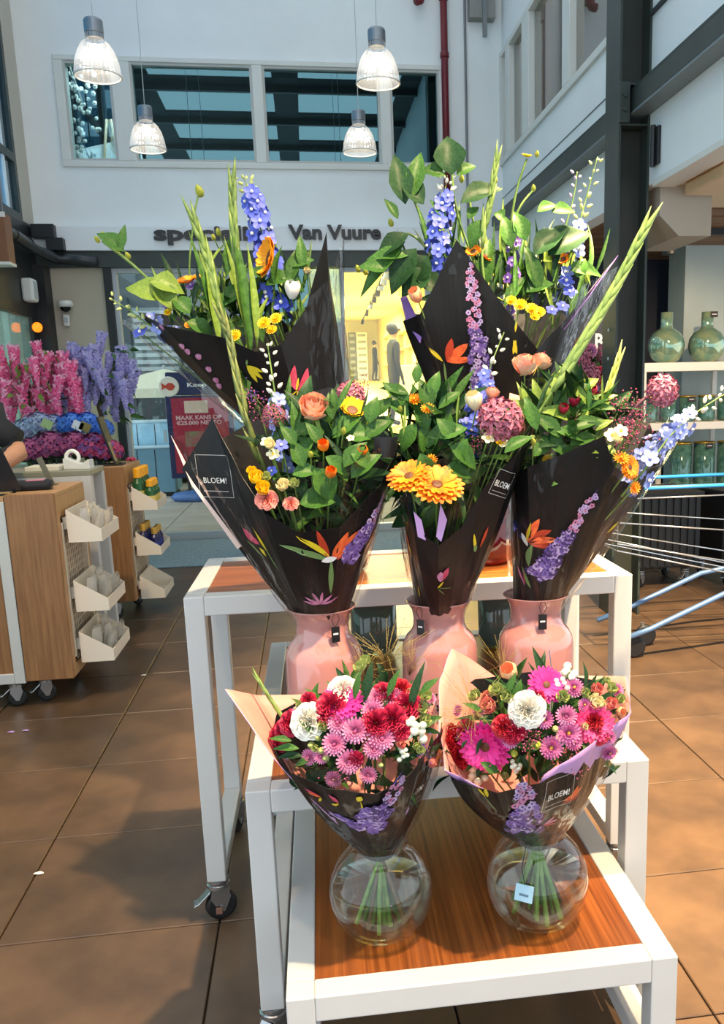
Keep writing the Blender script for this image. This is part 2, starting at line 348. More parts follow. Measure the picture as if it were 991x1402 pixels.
MB().box(0, .10, -.08, .08, -.10, .10).build('housing', WHITEFR, sp, bevel=.02); MB().box(.10, .104, -.055, .055, -.075, .075).build('grille', LGREY, sp)
ol = atx(41, 445, XL+.08)
wlp = thing('orange_lamp_reflection', 'small glowing orange ball standing in for a lamp reflection in the lower left window', 'reflection', (XL, 8.72, ol.z))  # added glowing ball and plate stand in for a lamp's reflection in the glass
MB().box(0, .02, -.03, .03, -.03, .03).build('plate', BLACKST, wlp); MB().ball((.06, 0, 0), .045, 12, 8).build('reflected_glow', mat('orange_reflection_glow', 'E87818', .3, emit='FF7A10', estr=1.5), wlp, smooth=True)
s = at(93, 420, WY)
cm = thing('dome_camera', 'white dome security camera on the beige wall panel', 'security camera', (s.x, WY, s.z))
MB().box(-.03, .03, -.05, 0, -.02, .04).build('bracket', WHITEFR, cm); MB().lathe([(.0, .045), (.062, .045), (.07, .02), (.066, -.01), (.0, -.012)], 20, (0, -.09, 0)).build('housing', WHITEFR, cm, smooth=True); MB().lathe([(.05, -.01), (.044, -.035), (.02, -.055), (.0, -.058)], 18, (0, -.09, 0)).build('dome', mat('smoked_dome', '1A1C20', .1), cm, smooth=True)
s = at(92, 438, WY); sn = thing('motion_sensor', 'small white motion sensor under the dome camera', 'sensor', (s.x, WY, s.z)); MB().box(-.028, .028, -.05, 0, -.06, .05).build('housing', WHITEFR, sn, bevel=.012); MB().box(-.018, .018, -.054, -.05, -.03, .02).build('lens', LGREY, sn)
# ------------------------------------------------------------------ right side: upper wall, beam, column, soffit
XR = 2.06
wr = MB(); wr.box(XR, XR+.12, 5.1, WY+.2, 2.6, 3.60); wr.box(XR, XR+.12, -1.0, 5.1, 2.6, 3.60); wr.box(XR, XR+.12, -1.0, WY+.2, 4.62, 6.2); wr.box(XR, XR+.12, -1.0, 5.7, 3.60, 4.62)
wright = struct(wr.build('wall_right', WHITE))
MB().box(XR-.006, XR, 5.5, WY, 3.30, 3.306).build('panel_joint', GREYM, wright)
MB().box(XR-.02, XR, -1.0, 5.3, 3.50, 3.52).build('wall_seam', mat('dark_seam', '3A3E40', .6), wright)
q = MB(); q.box(XR-.025, XR+.09, 5.7, WY, 3.60, 3.655); q.box(XR-.025, XR+.09, 5.7, WY, 4.57, 4.62)
for a, b in ((9.12, 9.2), (8.80, 8.95), (8.05, 8.29), (6.84, 7.03), (5.7, 5.8)): q.box(XR-.025, XR+.09, a, b, 3.655, 4.57)
w9 = struct(q.build('window_9', WHITEFR, bevel=.005))
PANE5 = film('grey_office_glass', (.62, .62, .58), ior=1.9, rough=.01)
for a, b in ((8.95, 9.12), (8.29, 8.80), (7.03, 8.05), (5.8, 6.84)): MB().box(XR+.03, XR+.036, a, b, 3.655, 4.57).build('pane', PANE5, w9)
CURT = mat('grey_beige_blind', '8B877C', .8, var=.12, scale=3, stretch=(1, 26, .3))
struct(MB().box(XR+.5, XR+.55, 5.0, 9.2, 3.3, 5.2).build('wall_office', CURT))
# steel beam along the mezzanine edge, column with open side to the room
XB = 1.945; sc_ = XB/XR; zt = CAMZ+(3.22-CAMZ)*sc_; zb_ = CAMZ+(3.075-CAMZ)*sc_
bm_ = thing('steel_beam', 'dark green steel beam running along the mezzanine edge', 'beam', (0, 0, 0))
MB().box(XB, XB+.012, 2.5, 9.2, zb_+.012, zt-.012).build('web', STEEL, bm_); MB().box(XB-.0, XR-.001, 2.5, 9.2, zt-.014, zt).build('top_flange', STEEL, bm_); MB().box(XB, XR-.001, 2.5, 9.2, zb_, zb_+.014).build('bottom_flange', mat('grey_green_flange', '6F7C80', .45), bm_)
cf = at(845, 300, 5.28).x; cr = at(887, 300, 5.28).x
co = thing('steel_column', 'dark green open steel column supporting the mezzanine beam', 'column', (0, 0, 0))
MB().box(cf, cf+.014, 5.28, 5.52, 0, 6.2).build('flange', STEEL, co); MB().box(cr-.014, cr, 5.28, 5.52, 0, 6.2).build('flange', STEEL, co); MB().box(cf+.014, cr-.014, 5.40, 5.412, 0, 6.2).build('web', mat('column_web_steel', '262A24', .5, var=.3, scale=2), co)
MB().box(cf+.014, cr-.014, 5.285, 5.40, zb_-.06, zb_-.05).build('stiffener', STEEL, co); MB().box(cf+.014, cr-.014, 5.285, 5.40, zt+.02, zt+.03).build('stiffener', STEEL, co)
MB().box(cf-.004, cf+.06, 5.262, 5.28, zb_-.05, zt+.03).build('end_plate', STEEL, co, bevel=.003)
for z in (zb_+.02, zt-.04): MB().lathe([(.0, 0), (.014, 0), (.014, .012), (.0, .012)], 6, (0, 0, 0), Matrix.Translation((cf+.03, 5.262, z)) @ Matrix.Rotation(PI/2, 4, 'X')).build('bolt', STEEL, co)
for z in (1.45, 1.62, 1.79): MB().lathe([(.0, 0), (.010, 0), (.010, .006), (.0, .006)], 8, (0, 0, 0), Matrix.Translation((cf, 5.40, z)) @ Matrix.Rotation(-PI/2, 4, 'Y')).build('bolt', LGREY, co)
h0 = at(895, 204, 5.22)
hg = thing('hinge_bracket', 'black hinge bracket on the white fascia beside the column', 'bracket', (XR, 5.16, h0.z)); MB().box(-.02, -.001, -.05, .05, -.10, .10).build('plate', BLACKST, hg, bevel=.004); MB().tube([(-.03, 0, -.11), (-.03, 0, .11)], .016, 8).build('knuckle', BLACKST, hg)
SOFF = mat('cream_soffit', 'D9C3A2', .7, var=.03, scale=2)
struct(MB().box(XR+.12, 6.0, -1.0, 5.9, 2.60, 2.7).build('ceiling_soffit', SOFF))
MB().box(XR-.012, XR+.13, -1.0, 5.2, 2.575, 2.612).build('fascia_trim', WHITEFR, wright, bevel=.004)
TIMB = mat('brown_timber_ceiling', '6A4A30', .6, col2='8A6240', scale=4, stretch=(.6, 8, 1))
cs = struct(MB().box(XR+.12, 6.0, 5.9, 9.4, 2.62, 2.7).build('ceiling_shop', TIMB))
for k in range(12): MB().box(XR+.12, 6.0, 5.93+k*.27, 6.16+k*.27, 2.595, 2.62).build('ceiling_board', TIMB, cs)
for k, y in enumerate((6.3, 7.2)):
    tl = thing('track_spot', 'black track spotlight under the timber ceiling', 'spotlight', (2.62, y, 2.50), 0, 'track spotlights in the shop'); MB().tube([(0, 0, .09), (0, 0, 0)], .012, 8).build('stem', BLACKST, tl); MB().lathe([(.0, 0), (.045, 0), (.05, -.14), (.0, -.14)], 14).build('can', BLACKST, tl)
tag(MB().box(2.30, 6.0, 6.62, 6.66, 2.545, 2.594).build('light_track', BLACKST), 'black lighting track across the timber ceiling', 'light track')
x0 = at(903, 290, 5.25).x; xa = at(974, 290, 5.25).x; z0 = at(935, 323, 5.25).z; zc = at(905, 295, 5.25).z; xc = at(929, 323, 5.25).x
struct(MB().prism([(x0, 2.599), (xa, 2.599), (xa, z0), (xc, z0), (x0, zc)], 5.25, 5.85).build('trim_bulkhead', mat('grey_beige_bulkhead', 'A89F90', .6, var=.02)))
rail_a = at(968, 246, 4.9)
tag(MB().box(rail_a.x, rail_a.x+.5, 4.7, 5.2, 2.53, 2.598).build('roller_rail', SOFF, bevel=.01), 'cream rail under the soffit beside the bulkhead', 'rail')
NAVY = mat('navy_board', '1E2638', .55, var=.18, scale=2.2)
nb = struct(MB().box(2.0, 6.0, 8.3, 8.4, 0, 2.6).build('wall_navy', NAVY))
xp = at(937, 400, 7.45).x
struct(MB().box(xp, xp+1.8, 7.45, 7.8, 0, 2.62).build('wall_stub', mat('pale_grey_green_wall', 'A9B3AE', .6, var=.03)))
m2 = at(787, 470, 8.25).x
np_ = thing('navy_display_panel', 'tall navy panel with white letters BL beside the column', 'panel', (at(822, 460, 6.9).x, 6.9, 0))
MB().box(-.30, .02, 0, .05, 0, 2.0).build('board', NAVY, np_, bevel=.004); MB().box(-.30, -.285, -.01, 0, 0, 2.0).build('edge', LGREY, np_)
tl = text_fit('BL', .13, .12, 0, .03); zz = at(822, 478, 6.9).z
q = MB(); q.merge(tl, Matrix.Translation((-.045, -.004, zz)) @ RXZ); q.build('lettering', mat('white_print', 'F2F2EE', .5), np_)
# ------------------------------------------------------------------ roof with skylight openings
DECK = mat('dark_roof_deck', '23292B', .7)
q = MB(); ys = [-4.0+1.75*k for k in range(9)]
for y in ys: q.box(-2.6, 2.2, y-.28, y+.28, 6.2, 6.24)
for a, b in ((-2.6, -2.1), (-.25, .15), (1.75, 2.2)): q.box(a, b, -4.4, 9.6, 6.19, 6.25)
rf = struct(q.build('ceiling', DECK))
for y in ys: MB().box(-2.5, 2.1, y-.04, y+.04, 6.10, 6.19).build('roof_beam', BLACKST, rf)
# ------------------------------------------------------------------ pendant lamps
PSH = film('prismatic_lamp_shade', (.92, .93, .95), ior=1.7, rough=.12, haze=.22, hazecol=(.80, .82, .85), bump=.8, bscale=1.0, stretch=(1, 1, 1))
ALU = mat('grey_lamp_housing', '8C9298', .35, metal=.6)
pl = None; spots = [(-1.12, 6.0, 'first'), (.555, 6.0, ''), (-1.105, 7.65, ''), (.54, 7.65, '')]
def make_pendant():
    t = thing('pendant_lamp', 'pendant lamp with ribbed glass bell shade and grey cap', 'pendant lamp', (0, 0, 3.335), 0, 'bell pendant lamps under the roof')
    prof = [(.134, 0), (.136, .006), (.132, .03), (.124, .08), (.106, .135), (.082, .175), (.056, .198)]
    n = 64; mb = MB(); b = 0
    for j, (r_, z) in enumerate(prof):
        for k in range(n): a = 2*PI*k/n; rr = r_*(1+(.012 if k % 2 else -.012)); mb.v.append(V((rr*math.cos(a), rr*math.sin(a), z)))
    for j in range(len(prof)-1):
        for k in range(n): mb.face((j*n+k, j*n+(k+1) % n, (j+1)*n+(k+1) % n, (j+1)*n+k))
    sh = mb.build('shade', PSH, t)
    MB().tube([(.135*math.cos(a), .135*math.sin(a), 0) for a in [2*PI*k/40 for k in range(40)]], .005, 6, closed=True).build('rim', mat('pale_glass_rim', 'E8E4DA', .15), sh, smooth=True)
    MB().lathe([(.0, .31), (.05, .31), (.055, .30), (.055, .235), (.048, .232), (.048, .205), (.0, .205)], 24).build('cap', ALU, t)
    cv_ = MB()
    for k in range(20): a = 2*PI*k/20; cv_.box(-.003, .003, -.003, .003, .207, .231, Matrix.Translation((.05*math.cos(a), .05*math.sin(a), 0)))
    cv_.build('cooling_fin', ALU, t)
    MB().tube([(0, 0, .31), (.004, 0, .8), (0, .0, 2.62)], .0028, 6).build('cable', mat('pale_cable', 'B8BAB8', .5), t)
    MB().ball((0, 0, .14), .038, 12, 8).build('bulb', mat('lamp_bulb', 'FFE9C8', .3, emit='FFD9A0', estr=5.0), t, smooth=True)
    return t
pl = make_pendant(); pl.location = (spots[0][0], spots[0][1], 3.335)
PLB = ('bell pendant lamp one row out from the upper windows, on the glass wall side', 'bell pendant lamp one row out from the upper windows, on the red pipe side', 'bell pendant lamp close to the upper windows, on the glass wall side', 'bell pendant lamp close to the upper windows, on the red pipe side')
pl['label'] = PLB[0]
for k, (x, y, _) in enumerate(spots[1:]): dup(pl, (x, y, 3.335), None, PLB[k+1])
for x, y, _ in spots: lamp('POINT', 'pendant_glow', (x, y, 3.44), 3.5, (1, .86, .66), shadow_soft_size=.05)
# ------------------------------------------------------------------ entrance mat
MAT_ = mat('blue_grey_entrance_mat', '7F93A0', .95, var=.35, scale=60, bump=.4, bscale=120)
tag(MB().box(-1.75, 1.6, 7.72, 9.12, .0, .012).build('entrance_mat', MAT_, bevel=.004), 'blue grey entrance mat inside the shop doors', 'mat')
# ------------------------------------------------------------------ outside, beyond the doors
PAVE = mat('pale_paving', 'B4A99C', .8, var=.12, scale=1.2)
pv = struct(MB().box(-12, 12, WY, 16.0, -.14, -.02).build('pavement', mat('paving_joint', '8C8378', .9)))
ps = MB().box(-.395, .395, -.395, .395, -.02, 0); me_ps = bpy.data.meshes.new('paving_slab'); me_ps.from_pydata([tuple(p) for p in ps.v], [], ps.f); me_ps.materials.append(PAVE)
for i in range(-5, 4):
    for j in range(7): inst(me_ps, 'paving_slab', pv, Matrix.Translation((.4+.8*i, WY+.6+.8*j, 0)))
struct(MB().box(-14, 14, 16.0, 40, -.14, -.01).build('ground', PAVE))
# advertising stand with a red poster
NV = mat('navy_stand', '1B2350', .4); RP = mat('red_poster', 'A81E38', .45, var=.08, scale=2); WP = MATS['white_print']
o = V((-1.42, 12.6, 0)); st = thing('advertising_stand', 'navy advertising stand with red poster and round fish emblem', 'advertising stand', o, .06)
bl_ = at(232, 648, 12.6)-o; tr_ = at(300, 515, 12.6)-o; zb0 = at(240, 655, 12.6).z; zt0 = at(240, 542, 12.6).z; zc0 = at(240, 520, 12.6).z
xl0 = at(231, 600, 12.6).x-o.x; W0 = .88
MB().lathe([(.0, 0), (.30, 0), (.34, .05), (.30, .11), (.12, .15), (.0, .15)], 28, (0, 0, 0), Matrix.Translation((xl0+W0/2, .1, 0)) @ Matrix.Diagonal((1.45, .8, 1, 1))).build('base', mat('blue_plastic_base', '4A6EA8', .35), st, smooth=True)
for x in (xl0+.22, xl0+W0-.22): MB().tube([(x, .1, .1), (x, .1, zb0+.05)], .022, 8).build('post', BLACKST, st)
q = MB().box(xl0, xl0+W0, 0, .05, zb0, zt0).build('board', NV, st, bevel=.006)
MB().box(xl0+.07, xl0+W0-.07, -.004, 0, zb0+.07, zt0-.03).build('poster', RP, q)
def words(parent, m, txts, y):
    for body, x, z, w, h in txts:
        k = MB(); k.merge(text_fit(body, w, h, 0, .03), Matrix.Translation((x, y, z)) @ RXZ); k.build('lettering', m, parent)
zP = lambda py: at(250, py, 12.6).z
words(q, mat('pale_pink_print', 'E9B9B8', .5), [('MAAK KANS OP', xl0+.12, zP(575), .60, .06), ('€25.000 NETTO', xl0+.12, zP(582), .60, .06)], -.008)
MB().box(xl0+.24, xl0+.55, -.009, -.004, zP(566), zP(549)).build('paper_notice', mat('cream_notice', 'E6C8B0', .6), q)
MB().box(xl0+.22, xl0+.66, -.007, -.004, zP(612), zP(591)).build('poster_picture', mat('poster_photo', '6E7A48', .6, col2='A84858', scale=9), q); MB().box(xl0+.30, xl0+.7, -.007, -.004, zP(648), zP(618)).build('poster_picture', mat('poster_photo_b', '8A6258', .6, col2='53303A', scale=7), q)
hd = MB().box(xl0+.02, xl0+W0, .0, .05, zt0+.005, zc0+.10).build('header', NV, st, bevel=.02); words(hd, WP, [('Keep it', xl0+.30, zP(532), .36, .075)], -.004)
em = MB().lathe([(.0, -.03), (.125, -.03), (.135, -.02), (.135, .0), (.0, .0)], 28, (0, 0, 0), Matrix.Translation((xl0+.06, -.0, zP(529))) @ Matrix.Rotation(PI/2, 4, 'X') @ Matrix.Diagonal((1, 1, -1, 1))).build('round_emblem', mat('cream_emblem', 'EFE4D2', .5), st)
fs = [(.085, 0), (.05, .045), (.0, .05), (-.045, .015), (-.095, .055), (-.085, 0), (-.095, -.045), (-.045, -.015), (0, -.05), (.05, -.045)]
MB().prism([(x, z) for x, z in fs], -.036, -.031, Matrix.Translation((xl0+.06, 0, zP(529)))).build('fish_mark', mat('red_fish_mark', 'C8401E', .5), em)
MB().box(xl0-.06, xl0-.02, 0, .04, zP(605), zP(588)).build('side_clip', LGREY, st)
# flags: a yellow and a blue banner behind the stand
def banner(name, label, px, Y, col, w, z0, z1, amp, txt=None):
    p = at(px, 560, Y); t = thing(name, label, 'flag', (p.x, Y, 0))
    MB().tube([(-.02, .03, 0), (-.02, .03, z1+.15)], .014, 8).build('pole', LGREY, t)
    MB().lathe([(.0, 0), (.2, 0), (.2, .03), (.0, .04)], 16, (-.02, .03, 0)).build('foot', BLACKST, t)
    c = MB().sheet(lambda u, v: (u*w, amp*math.sin(u*7+v*2), z0+(z1-z0)*v), 16, 10).build('cloth', mat(name+'_cloth', col, .7), t, smooth=True); sd = c.modifiers.new('thick', 'SOLIDIFY'); sd.thickness = .004
    if txt:
        k = MB(); k.merge(text_fit(txt, w*.62, .09, 0, .03), Matrix.Translation((.1, -amp-.01, z0+.62*(z1-z0))) @ RXZ); k.build('lettering', mat('navy_print', '26306E', .5), c)
    return t
banner('yellow_flag', 'yellow flag with dark lettering behind the advertising stand', 268, 13.4, 'F2B81C', .53, at(270, 620, 13.4).z, at(270, 535, 13.4).z, .03, 'Lotto')
banner('red_flag', 'small red flag above the yellow flag', 266, 13.8, 'C01E40', .42, at(270, 545, 13.8).z, at(270, 522, 13.8).z, .02)
bf = banner('blue_flag', 'sky blue flag with pink ball picture beside the yellow flag', 300, 14.2, '4FA6DA', .50, at(300, 615, 14.2).z, at(300, 545, 14.2).z, .03)
MB().lathe([(.0, -.006), (.085, -.006), (.085, 0), (.0, 0)], 20, (0, 0, 0), Matrix.Translation((.14, -.035, at(300, 571, 14.2).z)) @ Matrix.Rotation(-PI/2, 4, 'X')).build('ball_picture', mat('pink_ball_print', 'E89AA8', .5, col2='F4D8D8', scale=14), bf)
banner('white_flag', 'white flag hanging beside the blue flag', 318, 14.7, 'E8E8EA', .5, at(300, 660, 14.7).z, at(300, 575, 14.7).z, .03)
# cream parasol and blue cabinets of a terrace
pc = at(225, 512, 15.7); pu = thing('parasol', 'cream market parasol on the terrace outside', 'parasol', (pc.x, 15.7, 0))
ztp = at(225, 505, 15.7).z; zed = at(190, 533, 15.7).z
q = MB(); n = 8; R_ = 1.35
q.v = [V((0, 0, ztp))]+[V((R_*math.cos(2*PI*k/n+.3), R_*math.sin(2*PI*k/n+.3), zed)) for k in range(n)]+[V((R_*math.cos(2*PI*k/n+.3), R_*math.sin(2*PI*k/n+.3), zed-.14)) for k in range(n)]
for k in range(n): q.face((0, 1+k, 1+(k+1) % n)); q.face((1+k, 1+n+k, 1+n+(k+1) % n, 1+(k+1) % n))
q.build('canopy', mat('cream_canvas', 'E9E2C4', .8), pu); MB().tube([(0, 0, 0), (0, 0, ztp+.06)], .025, 10).build('pole', LGREY, pu); MB().lathe([(.0, 0), (.3, 0), (.3, .06), (.0, .08)], 18).build('base', BLACKST, pu)
for a, b, pya, pyb, Y, c, nm, lb in ((165, 236, 612, 578, 13.6, 'A9D4EA', 'ice_cream_counter', 'pale blue counter on the terrace outside'), (165, 236, 640, 613, 13.3, '6E95A8', 'planter_box', 'grey blue planter box below the pale blue counter')):
    A = at(a, pya, Y); B = at(b, pyb, Y); t = thing(nm, lb, 'counter' if 'counter' in nm else 'planter', (A.x, Y, 0))
    dp_ = .5 if 'counter' in nm else .22
    MB().box(0, B.x-A.x, 0, dp_, 0.06, B.z).build('body', mat(nm+'_paint', c, .5, var=.05), t, bevel=.01); MB().box(-.02, B.x-A.x+.02, -.02, dp_+.02, B.z, B.z+.03).build('top', mat(nm+'_top', 'C8DCE6', .4), t, bevel=.005); MB().box(.04, B.x-A.x-.04, .04, dp_-.04, 0, .06).build('plinth', BLACKST, t)
    for f in (.33, .66): MB().box((B.x-A.x)*f-.006, (B.x-A.x)*f+.006, -.004, 0, .08, B.z-.02).build('panel_gap', BLACKST, t)
# grey building with louvres across the street
fb = at(150, 380, 17.5); GB = mat('dark_facade', '4A5558', .6, var=.12, scale=.8)
bd = thing('street_building', 'grey building with louvred window across the street', 'building', (0, 17.5, 0))
MB().box(-9, .15, 0, 3, 0, 9).build('wall', GB, bd)
la = at(187, 512, 17.4); lb_ = at(235, 440, 17.4); lv = MB().box(la.x, lb_.x+.1, -.08, 0, la.z, lb_.z+.25).build('louvre_frame', mat('louvre_frame_grey', '7E8A8C', .5), bd)
k = la.z+.05
while k < lb_.z+.2: MB().box(la.x+.03, lb_.x+.07, -.14, -.08, k, k+.07, ).build('slat', LGREY, lv); k += .125
gw = MB().box(-5.2, at(180, 480, 17.4).x, -.05, 0, .3, 3.2).build('window', mat('dark_street_glass', '24343C', .12), bd); MB().box(-5.3, -5.2, -.07, 0, .2, 3.3).build('window_frame', LGREY, gw)
# the bright corridor of the opposite shop: its floor climbs gently
YC0, YC1 = 12.6, 44.0
zf = lambda Y: at(537, 583, 16).z + (Y-16)*(at(513, 522, 41).z-at(537, 583, 16).z)/25
YEL = mat('yellow_shop_wall', 'EFE2A0', .7, var=.05, scale=.6); CEIL = mat('cream_shop_ceiling', 'F2ECC0', .8)
XCA, XCB = .15, 3.6
def slab(name, m, p):
    q = MB(); q.add(p, [(0, 1, 2, 3), (7, 6, 5, 4), (0, 4, 5, 1), (1, 5, 6, 2), (2, 6, 7, 3), (3, 7, 4, 0)]); return struct(q.build(name, m))
za, zb2 = zf(YC0), zf(YC1); HC = 2.75
slab('floor_corridor', mat('yellow_wood_floor', 'D9B24A', .35, col2='E2C468', scale=2, stretch=(6, .3, 1)), [(XCA, YC0, za), (XCB, YC0, za), (XCB, YC1, zb2), (XCA, YC1, zb2)]+[(XCA, YC0, za-.6), (XCB, YC0, za-.6), (XCB, YC1, zb2-.6), (XCA, YC1, zb2-.6)])
slab('ceiling_corridor', CEIL, [(XCA, YC0, za+HC+.1), (XCB, YC0, za+HC+.1), (XCB, YC1, zb2+HC+.1), (XCA, YC1, zb2+HC+.1)]+[(XCA, YC0, za+HC), (XCB, YC0, za+HC), (XCB, YC1, zb2+HC), (XCA, YC1, zb2+HC)])
slab('wall_corridor_right', YEL, [(XCB, YC0, -.1), (XCB+.15, YC0, -.1), (XCB+.15, YC1, -.1), (XCB, YC1, -.1)]+[(XCB, YC0, za+HC+.1), (XCB+.15, YC0, za+HC+.1), (XCB+.15, YC1, zb2+HC+.1), (XCB, YC1, zb2+HC+.1)])
slab('wall_corridor_left', YEL, [(XCA-.15, YC0, -.1), (XCA, YC0, -.1), (XCA, YC1, -.1), (XCA-.15, YC1, -.1)]+[(XCA-.15, YC0, za+HC+.1), (XCA, YC0, za+HC+.1), (XCA, YC1, zb2+HC+.1), (XCA-.15, YC1, zb2+HC+.1)])
slab('wall_corridor_end', mat('white_end_wall', 'F0EFE6', .7), [(XCA, YC1, 1), (XCB, YC1, 1), (XCB, YC1+.1, 1), (XCA, YC1+.1, 1)]+[(XCA, YC1, zb2+HC), (XCB, YC1, zb2+HC), (XCB, YC1+.1, zb2+HC), (XCA, YC1+.1, zb2+HC)])
slab('wall_corridor_front', mat('brown_front_timber', '6B4A34', .6, var=.15, scale=2, stretch=(.5, 1, 8)), [(XCA-.3, YC0-.1, za+HC-.02), (6, YC0-.1, za+HC-.02), (6, YC0, za+HC-.02), (XCA-.3, YC0, za+HC-.02)]+[(XCA-.3, YC0-.1, 6.5), (6, YC0-.1, 6.5), (6, YC0, 6.5), (XCA-.3, YC0, 6.5)])
struct(MB().box(XCB+.15, 8, YC0-.1, YC0, 0, za+HC-.02).build('wall_corridor_side', YEL))
# wall shelving, end cabinets, track lights, counter
for k in range(4):
    y = 15.5+k*6.0; t = thing('wall_shelf', 'pale wooden wall shelf along the yellow corridor', 'shelf', (XCB, y, zf(y)), 0, 'shelves in the yellow corridor')
    for z in (.9, 1.5, 2.05): MB().box(-.22, -.001, 0, 5.2, z, z+.06).build('board', mat('shelf_tan_wood', 'C9A468', .6), t)
    for yy in (.0, 2.6, 5.16): MB().box(-.2, -.001, yy, yy+.04, .4, 2.11).build('upright', mat('shelf_tan_wood', 'C9A468'), t)
LBS = mat('white_shelf_paint', 'E8ECEE', .5)
for k, (pa, pb) in enumerate(((478, 488), (489, 503))):
    A = at(pa, 490, 42.5); B = at(pb, 490, 42.5); B.z = at(pb, 455, 42.5).z; t = thing('end_cabinet', 'white open cabinet with dark shelves at the corridor end' if k else 'dark cabinet at the far end of the yellow corridor', 'cabinet', (A.x, 42.5, zf(42.5)))
    MB().box(0, B.x-A.x, .02, .35, 0, B.z-zf(42.5)).build('body', LBS if k else mat('dark_cabinet', '5A6068', .5), t)
    for j in range(7): MB().box(.05, B.x-A.x-.05, 0, .02, .2+j*.3, .32+j*.3).build('shelf', mat('shelf_grey', '8F989C', .6), t)  # raised grey strips across the cabinet front
A = at(497, 440, 41); B = at(536, 384, 15.2)
trk = thing('corridor_light_track', 'black track with spotlights on the yellow corridor ceiling', 'light track', (0, 0, 0))
def ce(x, Y): return V((x, Y, zf(Y)+HC-.02))
xt = .5*(A.x+B.x); MB().tube([ce(A.x, 41), ce(B.x, 15.2)], .03, 6).build('track', BLACKST, trk)
for f in (.0, .35, .55, .68, .78, .86, .92, .97):
    Y = 41+(15.2-41)*f; p = ce(A.x+(B.x-A.x)*f, Y); MB().tube([p, p+V((-.05, 0, -.22))], [.05, .07], 8).build('spotlight', BLACKST, trk)
for k in range(3):
    y = 18+k*9; lamp('AREA', 'corridor_ceiling_light', (1.6, y, zf(y)+HC-.12), 800, (1.0, .91, .55), (1.6, y, 0), shape='RECTANGLE', size=2.2, size_y=7.0)
tag(MB().box(2.45, 3.2, 24, 26, zf(25)-.05, zf(25)+.9).build('corridor_counter', mat('white_counter', 'EDEDE0', .5), bevel=.02), 'white counter along the yellow corridor wall', 'counter')
# ------------------------------------------------------------------ the three nested display tables
WMET = mat('white_powder_coat', 'C4C4C2', .38, var=.025, scale=6)
BAMB = mat('bamboo_board', '5E2E10', .33, col2='985626', scale=7, stretch=(13, .22, 4), detail=3., bump=.03, bscale=60)
BAMBX = mat('bamboo_board_cross', '6A3614', .33, col2='A5602A', scale=7, stretch=(.22, 13, 4), detail=3., bump=.03, bscale=60)
CHR = mat('zinc_plated_steel', 'A9ABAD', .25, metal=.9); RUB = mat('black_rubber', '0F1012', .55)
TA = math.radians(-.6986)
def TT(x, y, z=0): return V((x*math.cos(TA)-y*math.sin(TA), x*math.sin(TA)+y*math.cos(TA), z))
def caster_meshes():
    ring = MB().lathe([(.0, .128), (.030, .128), (.030, .120), (.024, .118), (.032, .113), (.032, .104), (.0, .104)], 20)
    fork = MB()
    for sx in (-1, 1): fork.prism([(-.020, .106), (.024, .106), (.030, .075), (.012, .032), (-.004, .032), (-.026, .075)], sx*.020-.0015, sx*.020+.0015, Matrix.Rotation(0, 4, 'Z'))
    fork.box(-.024, .028, -.021, .021, .100, .106)
    wheel = MB().lathe([(.006, -.014), (.034, -.014), (.042, -.010), (.045, 0), (.042, .010), (.034, .014), (.006, .014)], 24, (0, 0, 0), Matrix.Translation((.004, 0, .045)) @ Matrix.Rotation(PI/2, 4, 'X'), True, True)
    pedal = MB().prism([(-.024, .098), (-.024, .088), (-.062, .058), (-.074, .058), (-.070, .064), (-.060, .066)], -.016, .016)
    hub = MB().tube([(.004, -.023, .045), (.004, .023, .045)], .007, 8)
    return ring, fork, wheel, pedal, hub
CST = caster_meshes()
def caster(parent, x, y, ang):
    M = Matrix.Translation((x, y, 0)) @ Matrix.Rotation(ang, 4, 'Z')
    f = CST[1].build('caster', CHR, parent); f.matrix_basis = M
    CST[0].build('swivel_ring', CHR, f, smooth=False); CST[2].build('wheel', RUB, f); CST[3].build('brake_pedal', CHR, f, bevel=.002); CST[4].build('axle', CHR, f)
def table(label, xl, xr, yf, depth, h, board, cang):
    t = thing('display_table', label, 'table', TT(xl, yf), TA); w = xr-xl; T_ = .052; zb = .128
    for x in (0, w-T_):
        for y in (0, depth-T_): MB().box(x, x+T_, y, y+T_, zb, h).build('leg', WMET, t, bevel=.003)
    for y in (0, depth-T_): MB().box(T_, w-T_, y, y+T_, h-T_, h).build('top_rail', WMET, t, bevel=.003)
    for x in (0, w-T_):
        MB().box(x, x+T_, T_, depth-T_, h-T_, h).build('top_rail', WMET, t, bevel=.003); MB().box(x, x+T_, T_, depth-T_, zb, zb+.045).build('bottom_rail', WMET, t, bevel=.003)
    MB().box(T_, w-T_, T_, depth-T_, h-.020, h-.0035).build('tabletop', board, t, bevel=.0015)
    for (x, y), a in zip(((T_/2, T_/2), (w-T_/2, T_/2), (T_/2, depth-T_/2), (w-T_/2, depth-T_/2)), cang): caster(t, x, y, a)
    return t
t1 = table('tall white framed display table with bamboo top at the back of the three', -.371, .849, 2.315, .56, .948, BAMBX, (.25, 2.6, 1.2, 2.0))
bx_ = at(300, 1247, 2.318); MB().box(.018, .036, -.004, 0, bx_.z-.010, bx_.z+.010).build('brown_sticker', mat('brown_sticker_paint', '7A5444', .5), t1, bevel=.0015)
t2 = table('middle height white framed display table carrying the pink vases', -.19, .692, 1.757, 1.13, .651, BAMB, (.9, 1.9, .5, 2.2))
t3 = table('low white framed display table carrying the round glass vases', -.11, .631, 1.429, 1.40, .396, BAMB, (1.0, 2.0, .4, 2.4))
